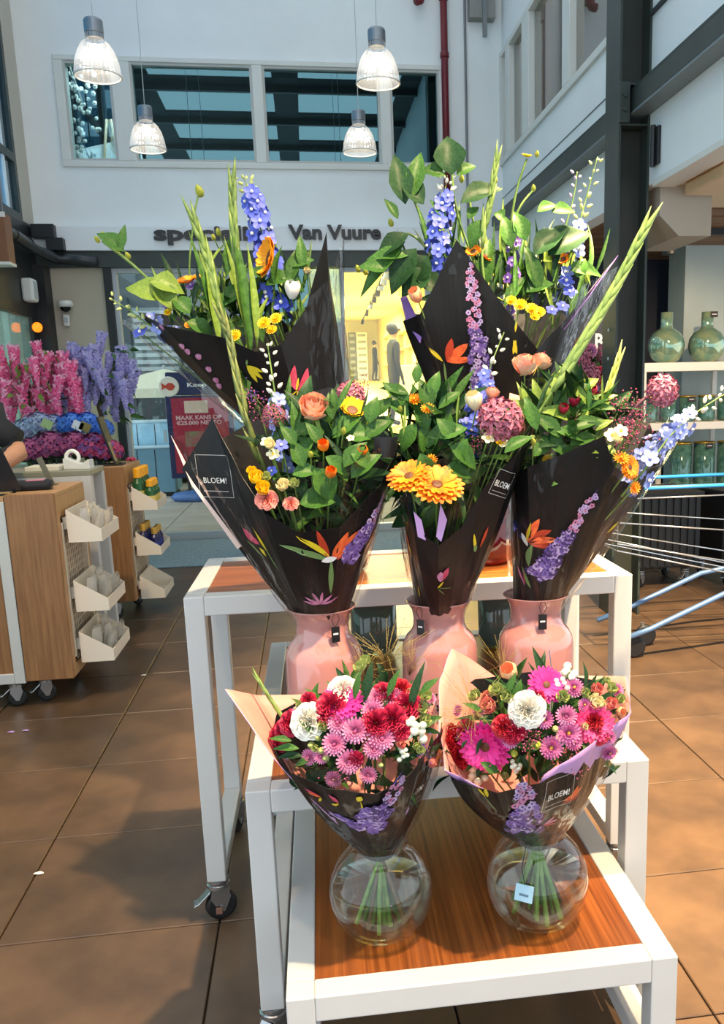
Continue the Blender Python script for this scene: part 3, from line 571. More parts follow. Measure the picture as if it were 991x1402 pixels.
# ------------------------------------------------------------------ vases on the tables
PINK = mat('pink_glazed_glass', 'C2867F', .12, var=.03, scale=3, coat=.6, spec=.6)
def tag_on(t, r, z, ang, col):
    d = V((math.cos(ang), math.sin(ang), 0)); s = V((-d.y, d.x, 0)); up = V((0, 0, 1))
    pts = [d*.082+up*.318+s*.004, d*.083+up*.305+s*.009, d*.079+up*.292+s*.004, d*.078+up*.286, d*.079+up*.292-s*.004, d*.083+up*.305-s*.009, d*.082+up*.318-s*.004]
    MB().tube(pts, .0008, 5, closed=True).build('tag_cord', RUB, t)
    M = Matrix((s, -d, up)).transposed().to_4x4(); M.translation = d*.079+up*.250
    MB().box(-.010, .010, -.001, .001, 0, .037, M).build('hang_tag', mat('tag_'+col, col, .4), t)
    MB().box(-.006, .006, -.0014, -.0011, .018, .022, M).build('tag_print', MATS['white_print'], t)
def pink_vase(X, Y, label, ang):
    t = thing('pink_vase', label, 'vase', (X, Y, .651)); R_ = .092
    prof = [(.0, .004), (R_-.012, .0), (R_-.003, .006), (R_, .02), (R_, .195), (R_-.003, .215), (R_-.012, .232), (.068, .245), (.0625, .258), (.0615, .275), (.065, .298), (.074, .313), (.081, .319), (.079, .3205), (.062, .300), (.059, .27), (.060, .25), (.07, .22), (.085, .2), (.085, .02), (.0, .015)]
    MB().lathe(prof, 48).build('vase_body', PINK, t, smooth=True); tag_on(t, .064, .245, ang, '141416'); return t
VP = [(.012, 2.05), (.292, 2.05), (.533, 2.05)]
pink_vase(*VP[0], 'pink glass vase under the bouquet with the tall square BLOEM panel', -1.2)
pink_vase(*VP[1], 'middle pink glass vase holding the orange flowered bouquet', -2.3)
pink_vase(*VP[2], 'pink glass vase under the bouquet with a red bird of paradise print', -1.62)
GRN = film('smoky_green_glass', (.34, .45, .40), ior=1.6, rough=.03, haze=.35, hazecol=(.20, .27, .24))
for px, lb in ((512, 'grey green glass cylinder vase standing between left and middle pink vases'), (690, 'grey green glass cylinder vase standing between middle and right pink vases')):
    p = atz(px, 888, .651); t = thing('cylinder_vase', lb, 'vase', (p.x, 2.70, .651)); MB().lathe([(.0, .012), (.055, .012), (.066, .022), (.069, .04), (.069, .225), (.072, .225), (.072, .03), (.06, .004), (.0, .001)], 32).build('vase_body', GRN, t, smooth=True)
    MB().lathe([(.062, .222), (.062, .15), (.0, .15)], 24).build('dark_content', mat('dark_green_fill', '26302A', .8), t)  # dark green collar and disc inside the upper part of the vase
GLS = film('clear_vase_glass', (.93, .96, .95), ior=1.6, rough=.01, edge=.8); WTR = film('vase_water', (.93, .97, .94), ior=1.33, rough=.0)
BV = [(.098, 1.605), (.414, 1.585)]
def ball_vase(X, Y, label):
    t = thing('round_glass_vase', label, 'vase', (X, Y, .396)); o_ = [(.0, .003), (.040, .003), (.058, .006), (.078, .022), (.094, .048), (.102, .078), (.103, .100), (.098, .128), (.084, .158), (.066, .180), (.056, .192), (.054, .200), (.057, .206)]
    MB().lathe(o_+[(.0555, .2085), (.053, .206)], 56).build('vase_body', GLS, t, smooth=True)
    wz = .112; w_ = [(max(.0, r_-.0045), z+.005) for r_, z in o_ if z < wz-.006]; MB().lathe(w_+[(.0965, wz), (.0, wz+.0005)], 48).build('water', WTR, t, smooth=True)
    MB().tube([(.0985*math.cos(a), .0985*math.sin(a), wz) for a in [2*PI*k/48 for k in range(48)]], .0009, 5, closed=True).build('water_edge', GLS, t, smooth=True)
    MB().lathe([(.0, .0), (.038, .0), (.041, .003), (.0, .004)], 32).build('foot', GLS, t); return t
ball_vase(*BV[0], 'round clear glass vase without a tag on the low table')
bvr = ball_vase(*BV[1], 'round clear glass vase with a blue tag on the low table')
M = Matrix.Translation((-.052, -.092, .105)) @ Matrix.Rotation(-.45, 4, 'Z') @ Matrix.Rotation(.12, 4, 'Y'); MB().box(-.0175, .0175, -.001, .001, 0, .036, M).build('hang_tag', mat('pale_blue_tag', 'A9CFE0', .45), bvr); MB().tube([M @ V((0, 0, .034)), V((-.05, -.075, .165)), V((-.035, -.050, .200))], .0009, 5).build('tag_cord', RUB, bvr); MB().box(-.009, .009, -.0014, -.001, .012, .017, M).build('tag_print', mat('grey_tag_print', '5E7C92', .5), bvr)
REDG = film('dark_red_glass', (.42, .03, .05), ior=1.6, rough=.02, haze=.25, hazecol=(.15, .01, .02)); DKG = film('dark_teal_glass', (.05, .10, .11), ior=1.6, rough=.02, haze=.5, hazecol=(.01, .015, .016))
BK = [(.075, 2.60), (.520, 2.60)]
for (X, Y), m, lb in ((BK[0], DKG, 'dark teal glass vase on the tall table holding the sunflower bouquet'), (BK[1], REDG, 'dark red glass vase on the tall table holding the leafy bouquet')):
    t = thing('tall_glass_vase', lb, 'vase', (X, Y, .948)); MB().lathe([(.0, .002), (.07, .0), (.082, .01), (.085, .03), (.083, .16), (.070, .22), (.058, .26), (.066, .30), (.062, .30), (.054, .26), (.066, .22), (.079, .16), (.08, .03), (.0, .02)], 36).build('vase_body', m, t, smooth=True)
# ------------------------------------------------------------------ cabinets and counter at the left
CAB = mat('cabinet_oak', '7B5231', .45, col2='9C7046', scale=6, stretch=(10, 10, .5), detail=5.); CABL = mat('cabinet_oak_light', 'A97F54', .5, col2='BE9468', scale=6, stretch=(10, 10, .5))
BIN = mat('cream_plastic_bin', 'E3D8C6', .45); GRD = mat('cream_wire_grid', 'D8CBB4', .5)
def cabinet(label, xa, xb, ya, yb, z0, z1):
    t = thing('display_cabinet', label, 'cabinet', (xa, ya, 0)); w, d = xb-xa, yb-ya
    MB().box(0, w, 0, .022, z0, z1).build('front_panel', CAB, t, bevel=.003)
    q = MB(); q.box(0, w-.03, .022, d, z0, z1-.02); q.build('body', CAB, t); MB().box(0, w, .022, d, z1-.02, z1).build('top', CABL, t, bevel=.002)
    s_ = MB(); s_.box(w-.03, w, .022, .07, z0, z1-.02); s_.box(w-.03, w, d-.05, d, z0, z1-.02); s_.box(w-.03, w, .07, d-.05, z1-.12, z1-.02); s_.box(w-.03, w, .07, d-.05, z0, z0+.06); s_.build('side_panel', CABL, t)
    g = MB(); a, b, c, e = .075, d-.055, z0+.07, z1-.13
    for (y0, y1, zz0, zz1) in ((a, a+.018, c, e), (b-.018, b, c, e), (a, b, c, c+.018), (a, b, e-.018, e)): g.box(w-.022, w+.004, y0, y1, zz0, zz1)
    g.build('grid_frame', GRD, t); wires = MB(); n = int((e-c)/.033); k = c+.033
    for i in range(1, n): wires.box(w-.012, w-.008, a, b, c+i*.033, c+i*.033+.005)
    for i in range(1, int((b-a)/.033)): wires.box(w-.008, w-.004, a+i*.033, a+i*.033+.005, c, e)
    wires.build('wire_grid', GRD, t); return t
c1 = cabinet('oak cabinet with cream bins of pouches beside the white framed counter', -1.398, -1.18, 4.311, 4.88, .13, 1.03)
c2 = cabinet('oak cabinet with bins of bottles near the entrance', -1.375, -1.177, 5.93, 6.50, .13, 1.016)
caster(c1, .06, .08, .4); caster(c1, .10, .46, 1.0); caster(c2, .05, .08, .7); caster(c2, .12, .46, 1.0)
wf = thing('white_framed_table', 'white framed table with oak panel next to the oak cabinet', 'table', (-2.15, 4.315, 0)); fw_ = .748
for x in (0, fw_-.05): 
    for y in (0, .36): MB().box(x, x+.05, y, y+.05, .12, 1.0).build('leg', WMET, wf, bevel=.003)
for z in (.95, .12): MB().box(.05, fw_-.05, 0, .05, z, z+.05).build('rail', WMET, wf, bevel=.003)
MB().box(.05, fw_-.05, .012, .03, .17, .95).build('panel', CAB, wf); MB().box(0, fw_, 0, .41, 1.0, 1.02).build('top', CABL, wf)
for x, y, a in ((fw_-.06, .03, .3), (.03, .03, .3), (.03, .38, 1.), (fw_-.06, .38, 1.)): caster(wf, x, y, a)
def bin_(ya, yb, zlow, hb, hf, xs, label):
    t = thing('display_bin', label, 'bin', (xs, ya, zlow)); d = yb-ya; w = .155
    for y in (0, d-.004): MB().prism([(0, 0), (w, 0), (w, hf), (0, hb)], y, y+.004).build('side', BIN, t)
    MB().box(0, w, .004, d-.004, 0, .004).build('base', BIN, t); MB().box(w-.004, w, .004, d-.004, .004, hf).build('front', BIN, t); MB().box(0, .004, .004, d-.004, .004, hb).build('back', BIN, t)
    MB().box(-.022, 0, .02, .08, hb*.4, hb*.75).build('hook', BIN, t); return t
CLR = film('clear_pouch_plastic', (.9, .9, .88), ior=1.5, rough=.08, haze=.38, hazecol=(.86, .82, .74), bump=.3, bscale=30); PRN = mat('dark_pouch_print', '4A2A30', .5, col2='8A5A58', scale=40)
PIL = MB().sheet(lambda u, v: ((.012+.016*math.sin(PI*v))*math.sin(PI*u), (u-.5)*.11*(1-.06*math.sin(PI*v)), v*.15), 10, 8); PIL.sheet(lambda u, v: (-(.012+.016*math.sin(PI*v))*math.sin(PI*u), (u-.5)*.11*(1-.06*math.sin(PI*v)), v*.15), 10, 8)
pouch_me = None
names1 = ('top cream bin on the pouch cabinet', 'middle cream bin on the pouch cabinet', 'bottom cream bin on the pouch cabinet')
for k, (px, py) in enumerate(((95, 743), (103, 838), (113, 907))):
    p = at(px, py, 4.40); bin_(4.40, 4.80, p.z, .158, .06, -1.158, names1[k])
    for j, (dx, dy, tl_, h_) in enumerate(((.05, .10, .10, 1.), (.07, .21, .18, .95), (.045, .30, .06, 1.02), (.105, .13, .25, .85), (.11, .27, .30, .88))):
        t = thing('plastic_pouch', 'clear plastic pouch with dark print in the %s bin' % ('top', 'middle', 'bottom')[k], 'pouch', (-1.158+dx, 4.40+dy, p.z+.006), .1*(j-2), 'pouches in the %s bin' % ('top', 'middle', 'bottom')[k])
        if pouch_me is None:
            o = PIL.build('pouch', CLR, t, smooth=True); pouch_me = o.data; lb = MB().sheet(lambda u, v: ((.0135+.016*math.sin(PI*(.15+.5*v)))*math.sin(PI*(.70+.22*u))+.001, (.20+.22*u)*.11, .022+.08*v), 4, 4).build('print', PRN, t); pl_me = lb.data
        else: o = inst(pouch_me, 'pouch', t); lb = inst(pl_me, 'print', t)
        for q in (o, lb): q.matrix_basis = Matrix.Rotation(tl_, 4, 'Y') @ Matrix.Scale(h_, 4)
names2 = ('cream bin of green bottles on the bottle cabinet', 'cream bin of dark blue bottles on the bottle cabinet', 'empty cream bin at the foot of the bottle cabinet')
def bottle(name, label, cat, x, y, z, r_, h, body, cap, group):
    t = thing(name, label, cat, (x, y, z), 0, group); MB().lathe([(.0, 0), (r_, 0), (r_, h*.62), (r_*.55, h*.74), (r_*.5, h*.78), (.0, h*.78)], 14).build('body', body, t, smooth=False); MB().lathe([(.0, h*.76), (r_*.72, h*.76), (r_*.72, h*.97), (r_*.5, h), (.0, h)], 12).build('cap', cap, t)
    MB().lathe([(r_+.0008, h*.14), (r_+.0008, h*.45)], 14).build('label_band', mat(name+'_label', 'D8C060' if 'green' in name else '2F3A8A', .5), t)
GB1 = mat('green_plastic', '1F5A30', .35); YC = mat('yellow_orange_cap', 'F0A818', .4); BB = mat('dark_blue_plastic', '1A1E52', .3); GC = mat('gold_cap', 'C8A048', .35, metal=.5)
for k, (px, py) in enumerate(((184.6, 699), (192, 760.7), (195, 820))):
    p = at(px, py, 6.0); z = p.z; bin_(6.0, 6.40, z, .158, .055, -1.155, names2[k])
    if k == 0:
        for i in range(4):
            bottle('green_bottle', 'tall green bottle with orange yellow cap in the back row', 'bottle', -1.118, 6.05+i*.09, z+.005, .036, .27, GB1, YC, 'green bottles in the back row'); 
            if i < 3: bottle('green_bottle', 'short green bottle with yellow cap in the front row', 'bottle', -1.045, 6.05+i*.085, z+.005, .034, .19, GB1, YC, 'green bottles in the front row')
    if k == 1:
        for i in range(6): bottle('blue_bottle', 'dark blue bottle with gold cap in the middle bin', 'bottle', -1.115+.07*(i % 2), 6.06+.085*(i//2), z+.005, .028, .20 - .03*(i % 2), BB, GC, 'dark blue bottles')
# counters behind
CT = mat('grey_green_worktop', '8A8A78', .4)
def counter(label, xa, xb, ya, yb, h):
    t = thing('work_counter', label, 'counter', (xa, ya, 0)); w, d = xb-xa, yb-ya
    MB().box(0, w, 0, d, h-.03, h).build('worktop', CT, t, bevel=.003)
    for x in (0, w-.06): MB().box(x, x+.06, 0, .06, 0, h-.03).build('leg', WMET, t, bevel=.003); MB().box(x, x+.06, d-.06, d, 0, h-.03).build('leg', WMET, t, bevel=.003)
    MB().box(.06, w-.06, 0, .05, h-.09, h-.03).build('rail', WMET, t); MB().box(.06, w-.06, .05, .07, .1, h-.09).build('panel', CAB, t); return t
hA = at(80, 645, 5.1).z; counter('grey topped counter with white frame between the two oak cabinets', -1.78, -1.185, 5.08, 5.42, hA)
hB = .96; counter('grey topped counter carrying hydrangeas and wisteria trees', -2.36, -1.40, 5.98, 7.3, hB)
# small things on the counters
z_ = hA; tx = at(108, 640, 5.2); tp = thing('tape_dispenser', 'white tape dispenser on the grey counter', 'tape dispenser', (tx.x, 5.2, z_), -.2)
MB().prism([(-.075, 0), (.075, 0), (.075, .05), (.07, .055), (.03, .03), (-.02, .045), (-.06, .065), (-.075, .06)], -.03, .03).build('body', WHITEFR, tp, bevel=.006); MB().tube([(-.03+.036*math.cos(a), 0, .065+.036*math.sin(a)) for a in [2*PI*k/24 for k in range(24)]], .011, 8, closed=True).build('tape_roll', mat('white_tape', 'EDEBE4', .4), tp, smooth=True)
px_ = at(62, 642, 5.15); tag(MB().box(px_.x-.10, px_.x+.08, 5.12, 5.3, z_, z_+.025).build('paper_stack', mat('cream_card', 'D8D2C0', .7), bevel=.003), 'flat cream box on the grey counter beside the tape dispenser', 'box')
zc1 = 1.03; p = at(45, 672, 4.5); wt = thing('black_pouch', 'black zip pouch with pink label on the oak cabinet', 'pouch', (p.x, 4.52, zc1), .15); MB().box(-.085, .085, -.06, .06, 0, .045).build('body', mat('black_fabric', '10121A', .7), wt, bevel=.018); MB().box(-.03, .05, -.03, .03, .0452, .047).build('label', mat('pink_label', 'D08090', .5), wt)
p = at(18, 672, 4.5); tag(MB().box(-1.49, -1.39, 4.38, 4.5, 1.0301, 1.036).build('kraft_paper', mat('kraft_brown', 'A58A5E', .8)), 'loose kraft paper sheet beside the black pouch', 'paper')
p = at(70, 650, 4.75); cs_ = thing('price_holder', 'small slanted metal price holder on the oak cabinet', 'price holder', (p.x+.01, 4.72, zc1)); MB().box(-.014, .014, -.002, .002, 0, .15, Matrix.Rotation(-.35, 4, 'Y')).build('plate', mat('grey_clip_steel', '7A7868', .4, metal=.5), cs_); MB().box(-.025, .025, -.02, .02, 0, .008).build('foot', mat('grey_clip_steel', '7A7868'), cs_)
p = at(150, 630, 6.15); lp = thing('sign_display', 'black slanted display stand on the bottle cabinet', 'display stand', (-1.27, 6.12, 1.016)); MB().box(-.10, .06, -.06, .08, 0, .01).build('base', RUB, lp, bevel=.003); MB().box(-.006, .006, -.09, .09, 0, .32, Matrix.Translation((.02, .02, .008)) @ Matrix.Rotation(-.28, 4, 'Y')).build('screen', RUB, lp, bevel=.003); MB().box(.0062, .007, -.08, .08, .02, .15, Matrix.Translation((.02, .02, .008)) @ Matrix.Rotation(-.28, 4, 'Y')).build('card', mat('tan_card', 'A09068', .6), lp)
rbn = MB(); 
for k in range(6): a = k*1.05; rbn.tube([(0, 0, .01), (.02*math.cos(a), .02*math.sin(a), .03), (.035*math.cos(a), .035*math.sin(a), .012)], .006, 6)
o = rbn.build('ribbon_bow', mat('pink_ribbon', 'D84868', .4), smooth=True); o.location = (-1.215, 6.40, 1.012); tag(o, 'pink ribbon bow on the bottle cabinet', 'ribbon')
# ------------------------------------------------------------------ shelf with vases at the right
SY = 6.9; SX = at(879, 497, SY).x; SW = mat('white_shelf_unit', 'E8E2D8', .45)
z1, z2, z3 = at(885, 497, SY).z, at(885, 580, SY).z, at(960, 668, SY).z
sh = thing('shelf_unit', 'white shelf unit with teal glass vases near the column', 'shelf', (SX, SY, 0))
for z, th in ((z1, .07), (z2, .06), (z3, .06), (.14, .05)): MB().box(0, 1.25, 0, .42, z-th, z).build('shelf_board', SW, sh, bevel=.004)
for x in (0, .30, .78, 1.21):
    for y in (.0, .38):
        if x == .30 and y == 0: continue
        MB().box(x, x+.04, y, y+.04, 0, z1-.07).build('post', SW, sh, bevel=.003)
TEAL = mat('iridescent_teal_glass', '5E9A94', .06, col2='A8B88E', scale=9, metal=.45, coat=1.0); TEAL2 = mat('dark_teal_crackle_glass', '2F5A52', .12, col2='5E8A7C', scale=22, metal=.25, coat=.8); GOLD = mat('gold_rim', 'C8A04A', .3, metal=.8)
def htag(t, x, y, z): MB().box(x-.03, x+.03, y-.004, y, z-.045, z).build('hang_tag', mat('dark_brown_tag', '2A1614', .5), t); MB().box(x-.02, x+.02, y-.006, y-.004, z-.025, z-.020).build('tag_print', MATS['white_print'], t)
for i, px in enumerate((912.5, 968)):
    c = at(px, 490, SY+.15); r_ = .150; t = thing('bottle_vase', ('round teal glass bottle vase with plain neck on the top shelf', 'round teal glass bottle vase with dark tag on its neck')[i], 'vase', (c.x, SY+.17, z1))
    MB().lathe([(.0, 0), (.07, 0), (.11, .03), (.140, .08), (r_, .135), (.140, .19), (.112, .235), (.075, .262), (.052, .275), (.048, .30), (.050, .40), (.046, .40), (.044, .29), (.0, .26)], 36).build('vase_body', TEAL, t, smooth=True)
    if i: htag(t, .03, -.055, .40)
def cyl_vase(px, py, Y, r_, h, label, tagd, z):
    c = at(px, py, Y); t = thing('cylinder_vase', label, 'vase', (c.x, Y+.05, z), 0, 'vases: '+label); MB().lathe([(.0, 0), (r_*.92, 0), (r_, .02), (r_, h), (r_*.92, h), (r_*.9, .02), (.0, .02)], 26).build('vase_body', TEAL2, t, smooth=True); MB().tube([(r_*.97*math.cos(a), r_*.97*math.sin(a), h) for a in [2*PI*k/24 for k in range(24)]], .008, 6, closed=True).build('gold_rim', GOLD, t, smooth=True)
    if tagd: htag(t, 0, -r_-.004, h)
for i, px in enumerate((891, 917, 944, 970, 996)): cyl_vase(px, 575, SY+.12, .068, .205, 'teal crackle glass cylinder vase on the middle shelf', i % 2 == 0, z2)
for i, px in enumerate((934, 966, 998)): cyl_vase(px, 662, SY+.15, .088, .36, 'large teal crackle glass vase on the lower shelf', i == 1, z3)
for i, px in enumerate((958, 984)): cyl_vase(px, 750, SY+.12, .080, .42, 'teal crackle glass vase standing on the bottom board', False, .14)
# ------------------------------------------------------------------ black ribbed crates on castors
BLK = mat('black_ribbed_plastic', '16181B', .5)
def crate(x, y, w, d, label, rz):
    t = thing('ribbed_crate', label, 'crate', (x, y, 0), rz, 'black crates on castors'); MB().box(0, w, 0, d, .15, .68).build('body', BLK, t, bevel=.01); n = int(w/.055)
    for i in range(n): MB().box(.012+i*w/n, .012+i*w/n+.028, -.012, 0, .17, .66).build('rib', BLK, t, bevel=.002)
    MB().box(-.015, w+.015, -.018, d+.015, .66, .70).build('rim', BLK, t, bevel=.006)
    for (a, b) in ((.08, .07), (w-.08, .07), (.08, d-.07), (w-.08, d-.07)): caster(t, a, b, .6)
crate(2.27, 5.95, .50, .5, 'black ribbed crate on castors in front of the shelf unit', .0); crate(2.92, 5.9, .50, .5, 'black ribbed crate on castors beside the bottom vases', .1)
# ------------------------------------------------------------------ shopping trolley
BLU = mat('blue_trolley_plastic', '2E86C8', .35); CW = mat('chrome_wire', 'C8CCD0', .2, metal=.9); CHS = mat('blue_grey_tube', '5A7BA6', .35, metal=.3)
sc = thing('shopping_trolley', 'wire shopping trolley with blue rails and dark wheels', 'trolley', (1.84, 4.6, 0)); O = sc.location.copy()
YN, YF = 4.35, 4.85
def L_(a, b, Y): return [at(a[0], a[1], Y)-O, at(b[0], b[1], Y)-O]
def ext(p, f): return [p[0], p[0]+(p[1]-p[0])*f]
xN = at(846, 700, YN).x; XE = 2.55
def rod(za, zb, Y, m, r_, nm, xa=None): return MB().tube([V((xa or xN, Y, za))-O, V((XE, Y, zb))-O], r_, 6).build(nm, m, sc, smooth=True)
zz = lambda px, py, Y: at(px, py, Y).z
rod(zz(905, 668, YN), zz(991, 664, YN), YN, BLU, .011, 'top_rail'); rod(zz(905, 668, YN), zz(991, 664, YN), YF, BLU, .011, 'top_rail')
rz_ = [(zz(890, 682, YN), zz(985, 678, YN)), (zz(865, 715, YN), zz(991, 729, YN)), (zz(840, 745, YN), zz(991, 772, YN)), (zz(832, 755, YN), zz(991, 784, YN))]
for k, (za_, zb_2) in enumerate(rz_): 
    for Y in (YN, YF): rod(za_, zb_2-.03*k, Y, CW, .0045, 'side_wire')
zt_ = zz(905, 668, YN)
for k in range(3):
    Y = YN+(YF-YN)*k/2; MB().tube([V((xN, Y, zt_))-O, V((xN, Y, rz_[3][0]))-O, V((XE, Y, rz_[3][1]-.09))-O], .003, 5).build('floor_wire', CW, sc)
for k in range(4):
    f = k/3; z = zt_+(rz_[3][0]-zt_)*f; MB().tube([V((xN, YN, z))-O, V((xN, YF, z))-O], .004, 5).build('front_wire', CW, sc)
for Y in (YN+.04, YF-.04):
    pts = [V((1.62, Y, .115)), V((1.78, Y, .165)), V((2.25, Y, .36)), V((2.5, Y, .40)), V((2.55, Y, .75))]; MB().tube([p-O for p in pts], .016, 8).build('chassis_tube', CHS, sc, smooth=True)
    MB().tube([V((2.5, Y, .40))-O, V((2.5, Y, .13))-O], .016, 8).build('chassis_leg', CHS, sc)
for (x, y) in ((1.84, 4.62), (1.70, 4.42), (2.50, 4.42), (2.50, 4.80)):
    wv = V((x, y, .062))-O; MB().lathe([(.012, -.016), (.05, -.016), (.062, -.008), (.062, .008), (.05, .016), (.012, .016)], 22, (0, 0, 0), Matrix.Translation(wv) @ Matrix.Rotation(PI/2, 4, 'X'), True, True).build('wheel', RUB, sc); MB().tube([wv, wv+V((-.02, 0, .075))], .010, 6).build('wheel_fork', GREYM, sc)
MB().tube([V((XE, YN, zt_-.01))-O, V((XE, YF, zt_-.01))-O], .014, 8).build('handle', BLU, sc)
# ------------------------------------------------------------------ people
def person_mat(name, bands):
    m = bpy.data.materials.new(name); m.use_nodes = True; nt = m.node_tree; N, L = nt.nodes, nt.links; b = N['Principled BSDF']; b.inputs['Roughness'].default_value = .75
    tc = N.new('ShaderNodeTexCoord'); sx = N.new('ShaderNodeSeparateXYZ'); L.new(tc.outputs['Object'], sx.inputs[0]); dv = N.new('ShaderNodeMath'); dv.operation = 'DIVIDE'; dv.inputs[1].default_value = 2.0; L.new(sx.outputs['Z'], dv.inputs[0])
    rp = N.new('ShaderNodeValToRGB'); rp.color_ramp.interpolation = 'CONSTANT'; L.new(dv.outputs[0], rp.inputs['Fac']); L.new(rp.outputs['Color'], b.inputs['Base Color'])
    e = rp.color_ramp.elements; e[0].position = 0; e[0].color = (*hx(bands[0][1]), 1); e[1].position = bands[1][0]/2; e[1].color = (*hx(bands[1][1]), 1)
    for z, c in bands[2:]: k = e.new(z/2); k.color = (*hx(c), 1)
    return m
def body(name, joints, edges, parent, m, root):
    me = bpy.data.meshes.new(name); ks = list(joints); me.from_pydata([joints[k][0] for k in ks], [(ks.index(a), ks.index(b)) for a, b in edges], [])
    me.materials.append(m); o = bpy.data.objects.new(name, me); COL.objects.link(o); o.parent = parent
    md = o.modifiers.new('skin', 'SKIN'); md.use_smooth_shade = True
    for i, k in enumerate(ks):
        r_ = joints[k][1]; sv = me.skin_vertices[0].data[i]; sv.radius = r_ if isinstance(r_, tuple) else (r_, r_); sv.use_root = (k == root)
    ss = o.modifiers.new('sub', 'SUBSURF'); ss.levels = 2; ss.render_levels = 2; return o
def figure(name_label, loc, rz, m, hair, arms=None):
    t = thing('person', name_label, 'person', loc, rz); J = {
     'pel': ((0, 0, .95), (.15, .11)), 'wst': ((0, 0, 1.10), (.135, .10)), 'chs': ((0, 0, 1.32), (.165, .115)), 'nkb': ((0, 0, 1.47), (.075, .07)), 'nek': ((0, -.005, 1.53), .052), 'jaw': ((0, -.02, 1.59), (.06, .07)), 'hed': ((0, -.012, 1.66), (.076, .092)), 'top': ((0, 0, 1.745), (.05, .062)), 'nos': ((0, -.112, 1.645), .012)}
    for s, n in ((-1, 'r'), (1, 'l')):
        J.update({n+'hip': ((s*.09, 0, .88), .088), n+'kne': ((s*.10, -.02 if s > 0 else .04, .48), .06), n+'ank': ((s*.105, .02 if s > 0 else .12, .085), .042), n+'toe': ((s*.115, -.14 if s > 0 else -.04, .035), .036)})
        A = (arms or {}).get(n) or [(s*.215, .01, 1.13), (s*.22, -.05, .90), (s*.215, -.08, .80)]
        J.update({n+'sho': ((s*.165, 0, 1.42), .062), n+'elb': (A[0], .043), n+'wri': (A[1], .028), n+'plm': (A[2], (.036, .018))})
        d = (V(A[2])-V(A[1])).normalized(); sd = d.cross(V((0, 0, 1))); sd = sd.normalized() if sd.length > .1 else V((0, 1, 0))
        for q in range(4): b_ = V(A[2])+sd*(.027-.018*q); J[n+'f%da' % q] = (tuple(b_+d*.045), .0095); J[n+'f%db' % q] = (tuple(b_+d*(.085-.006*abs(q-1))+V((0, 0, -.012))), .0080)
        b_ = V(A[1])+d*.03; J[n+'tha'] = (tuple(b_+sd*.045), .011); J[n+'thb'] = (tuple(b_+sd*.06+d*.04), .009)
    E_ = [('pel', 'wst'), ('wst', 'chs'), ('chs', 'nkb'), ('nkb', 'nek'), ('nek', 'jaw'), ('jaw', 'hed'), ('hed', 'top'), ('hed', 'nos')]
    for n in 'rl':
        E_ += [('pel', n+'hip'), (n+'hip', n+'kne'), (n+'kne', n+'ank'), (n+'ank', n+'toe'), ('chs', n+'sho'), (n+'sho', n+'elb'), (n+'elb', n+'wri'), (n+'wri', n+'plm'), (n+'wri', n+'tha'), (n+'tha', n+'thb')]
        for q in range(4): E_ += [(n+'plm', n+'f%da' % q), (n+'f%da' % q, n+'f%db' % q)]
    b = body('body', J, E_, t, m, 'pel')
    h = MB().lathe([(.0, .105), (.05, .092), (.084, .05), (.090, .0), (.085, -.05), (.07, -.09)], 20, (0, 0, 0), Matrix.Translation((0, .012, 1.685)) @ Matrix.Diagonal((.95, 1.15, 1, 1)) @ Matrix.Rotation(-.45, 4, 'X')).build('hair', hair, t, smooth=True)
    for s in (-1, 1): MB().ball((s*.03, -.098, 1.665), .009, 8, 6).build('eye', RUB, t)
    MB().box(-.025, .025, -.102, -.092, 1.595, 1.603).build('mouth', mat('lip_tone', '8A4A44', .6), t); return t
SK = 'B98868'
PM1 = person_mat('dark_coat_clothes', [(0, '121214'), (.05, '141519'), (.86, '1A1C20'), (1.50, SK)]); HR = mat('dark_hair', '1C1714', .6)
p = at(539, 500, 16); figure('person in a dark coat walking in the bright yellow corridor', (p.x, 16, zf(16)), PI/2+.25, PM1, HR)
p = at(513, 500, 41); figure('distant person in black clothes far down the yellow corridor', (p.x, 40.8, zf(40.8)), 1.2, PM1, HR)
PM2 = person_mat('black_shirt_clothes', [(0, '1A1A1E'), (.05, '22242C'), (.9, '1B1D22'), (1.22, '1B1D22'), (1.50, SK)])
eb = at(24, 616, 4.78)
pr = (eb.x-.30, 4.83)
loc_ = lambda x, y, z: (x-pr[0], y-pr[1], z)
PMK = mat('skin_tone', SK, .55)
pp_ = figure('person in a black T-shirt leaning over the counter at the left', (pr[0], pr[1], 0), 0, PM2, HR, {'l': [loc_(eb.x-.02, eb.y, eb.z), loc_(eb.x-.115, 4.60, 1.135), loc_(eb.x-.15, 4.53, 1.095)], 'r': [(-.25, -.02, 1.15), (-.15, -.22, 1.10), (-.10, -.27, 1.08)]})
fa = MB().tube([loc_(eb.x-.005, eb.y+.01, eb.z+.03), loc_(eb.x+.002, eb.y-.005, eb.z-.01), loc_(eb.x-.05, 4.70, 1.155), loc_(eb.x-.115, 4.60, 1.135), loc_(eb.x-.14, 4.55, 1.11)], [.035, .051, .046, .034, .026], 14).build('forearm_skin', PMK, pp_, smooth=True)
slv = MB().tube([(.165, 0, 1.43), (.19, -.01, 1.33), loc_(eb.x-.012, eb.y+.012, eb.z+.045)], [.075, .072, .066], 14).build('shirt_sleeve', mat('black_shirt', '1B1D22', .8), pp_, smooth=True)
tb_ = thing('tablet_stand', 'dark tablet leaning on its stand on the white framed table', 'tablet', (at(8, 640, 4.42).x-.03, 4.42, 1.02), .2); MB().box(-.09, .09, -.005, .005, .0, .22, Matrix.Rotation(.3, 4, 'X') @ Matrix.Rotation(-.28, 4, 'Y')).build('tablet', mat('dark_screen', '23262C', .25), tb_, bevel=.004); MB().box(-.06, .06, -.04, .05, 0, .01).build('foot', RUB, tb_)
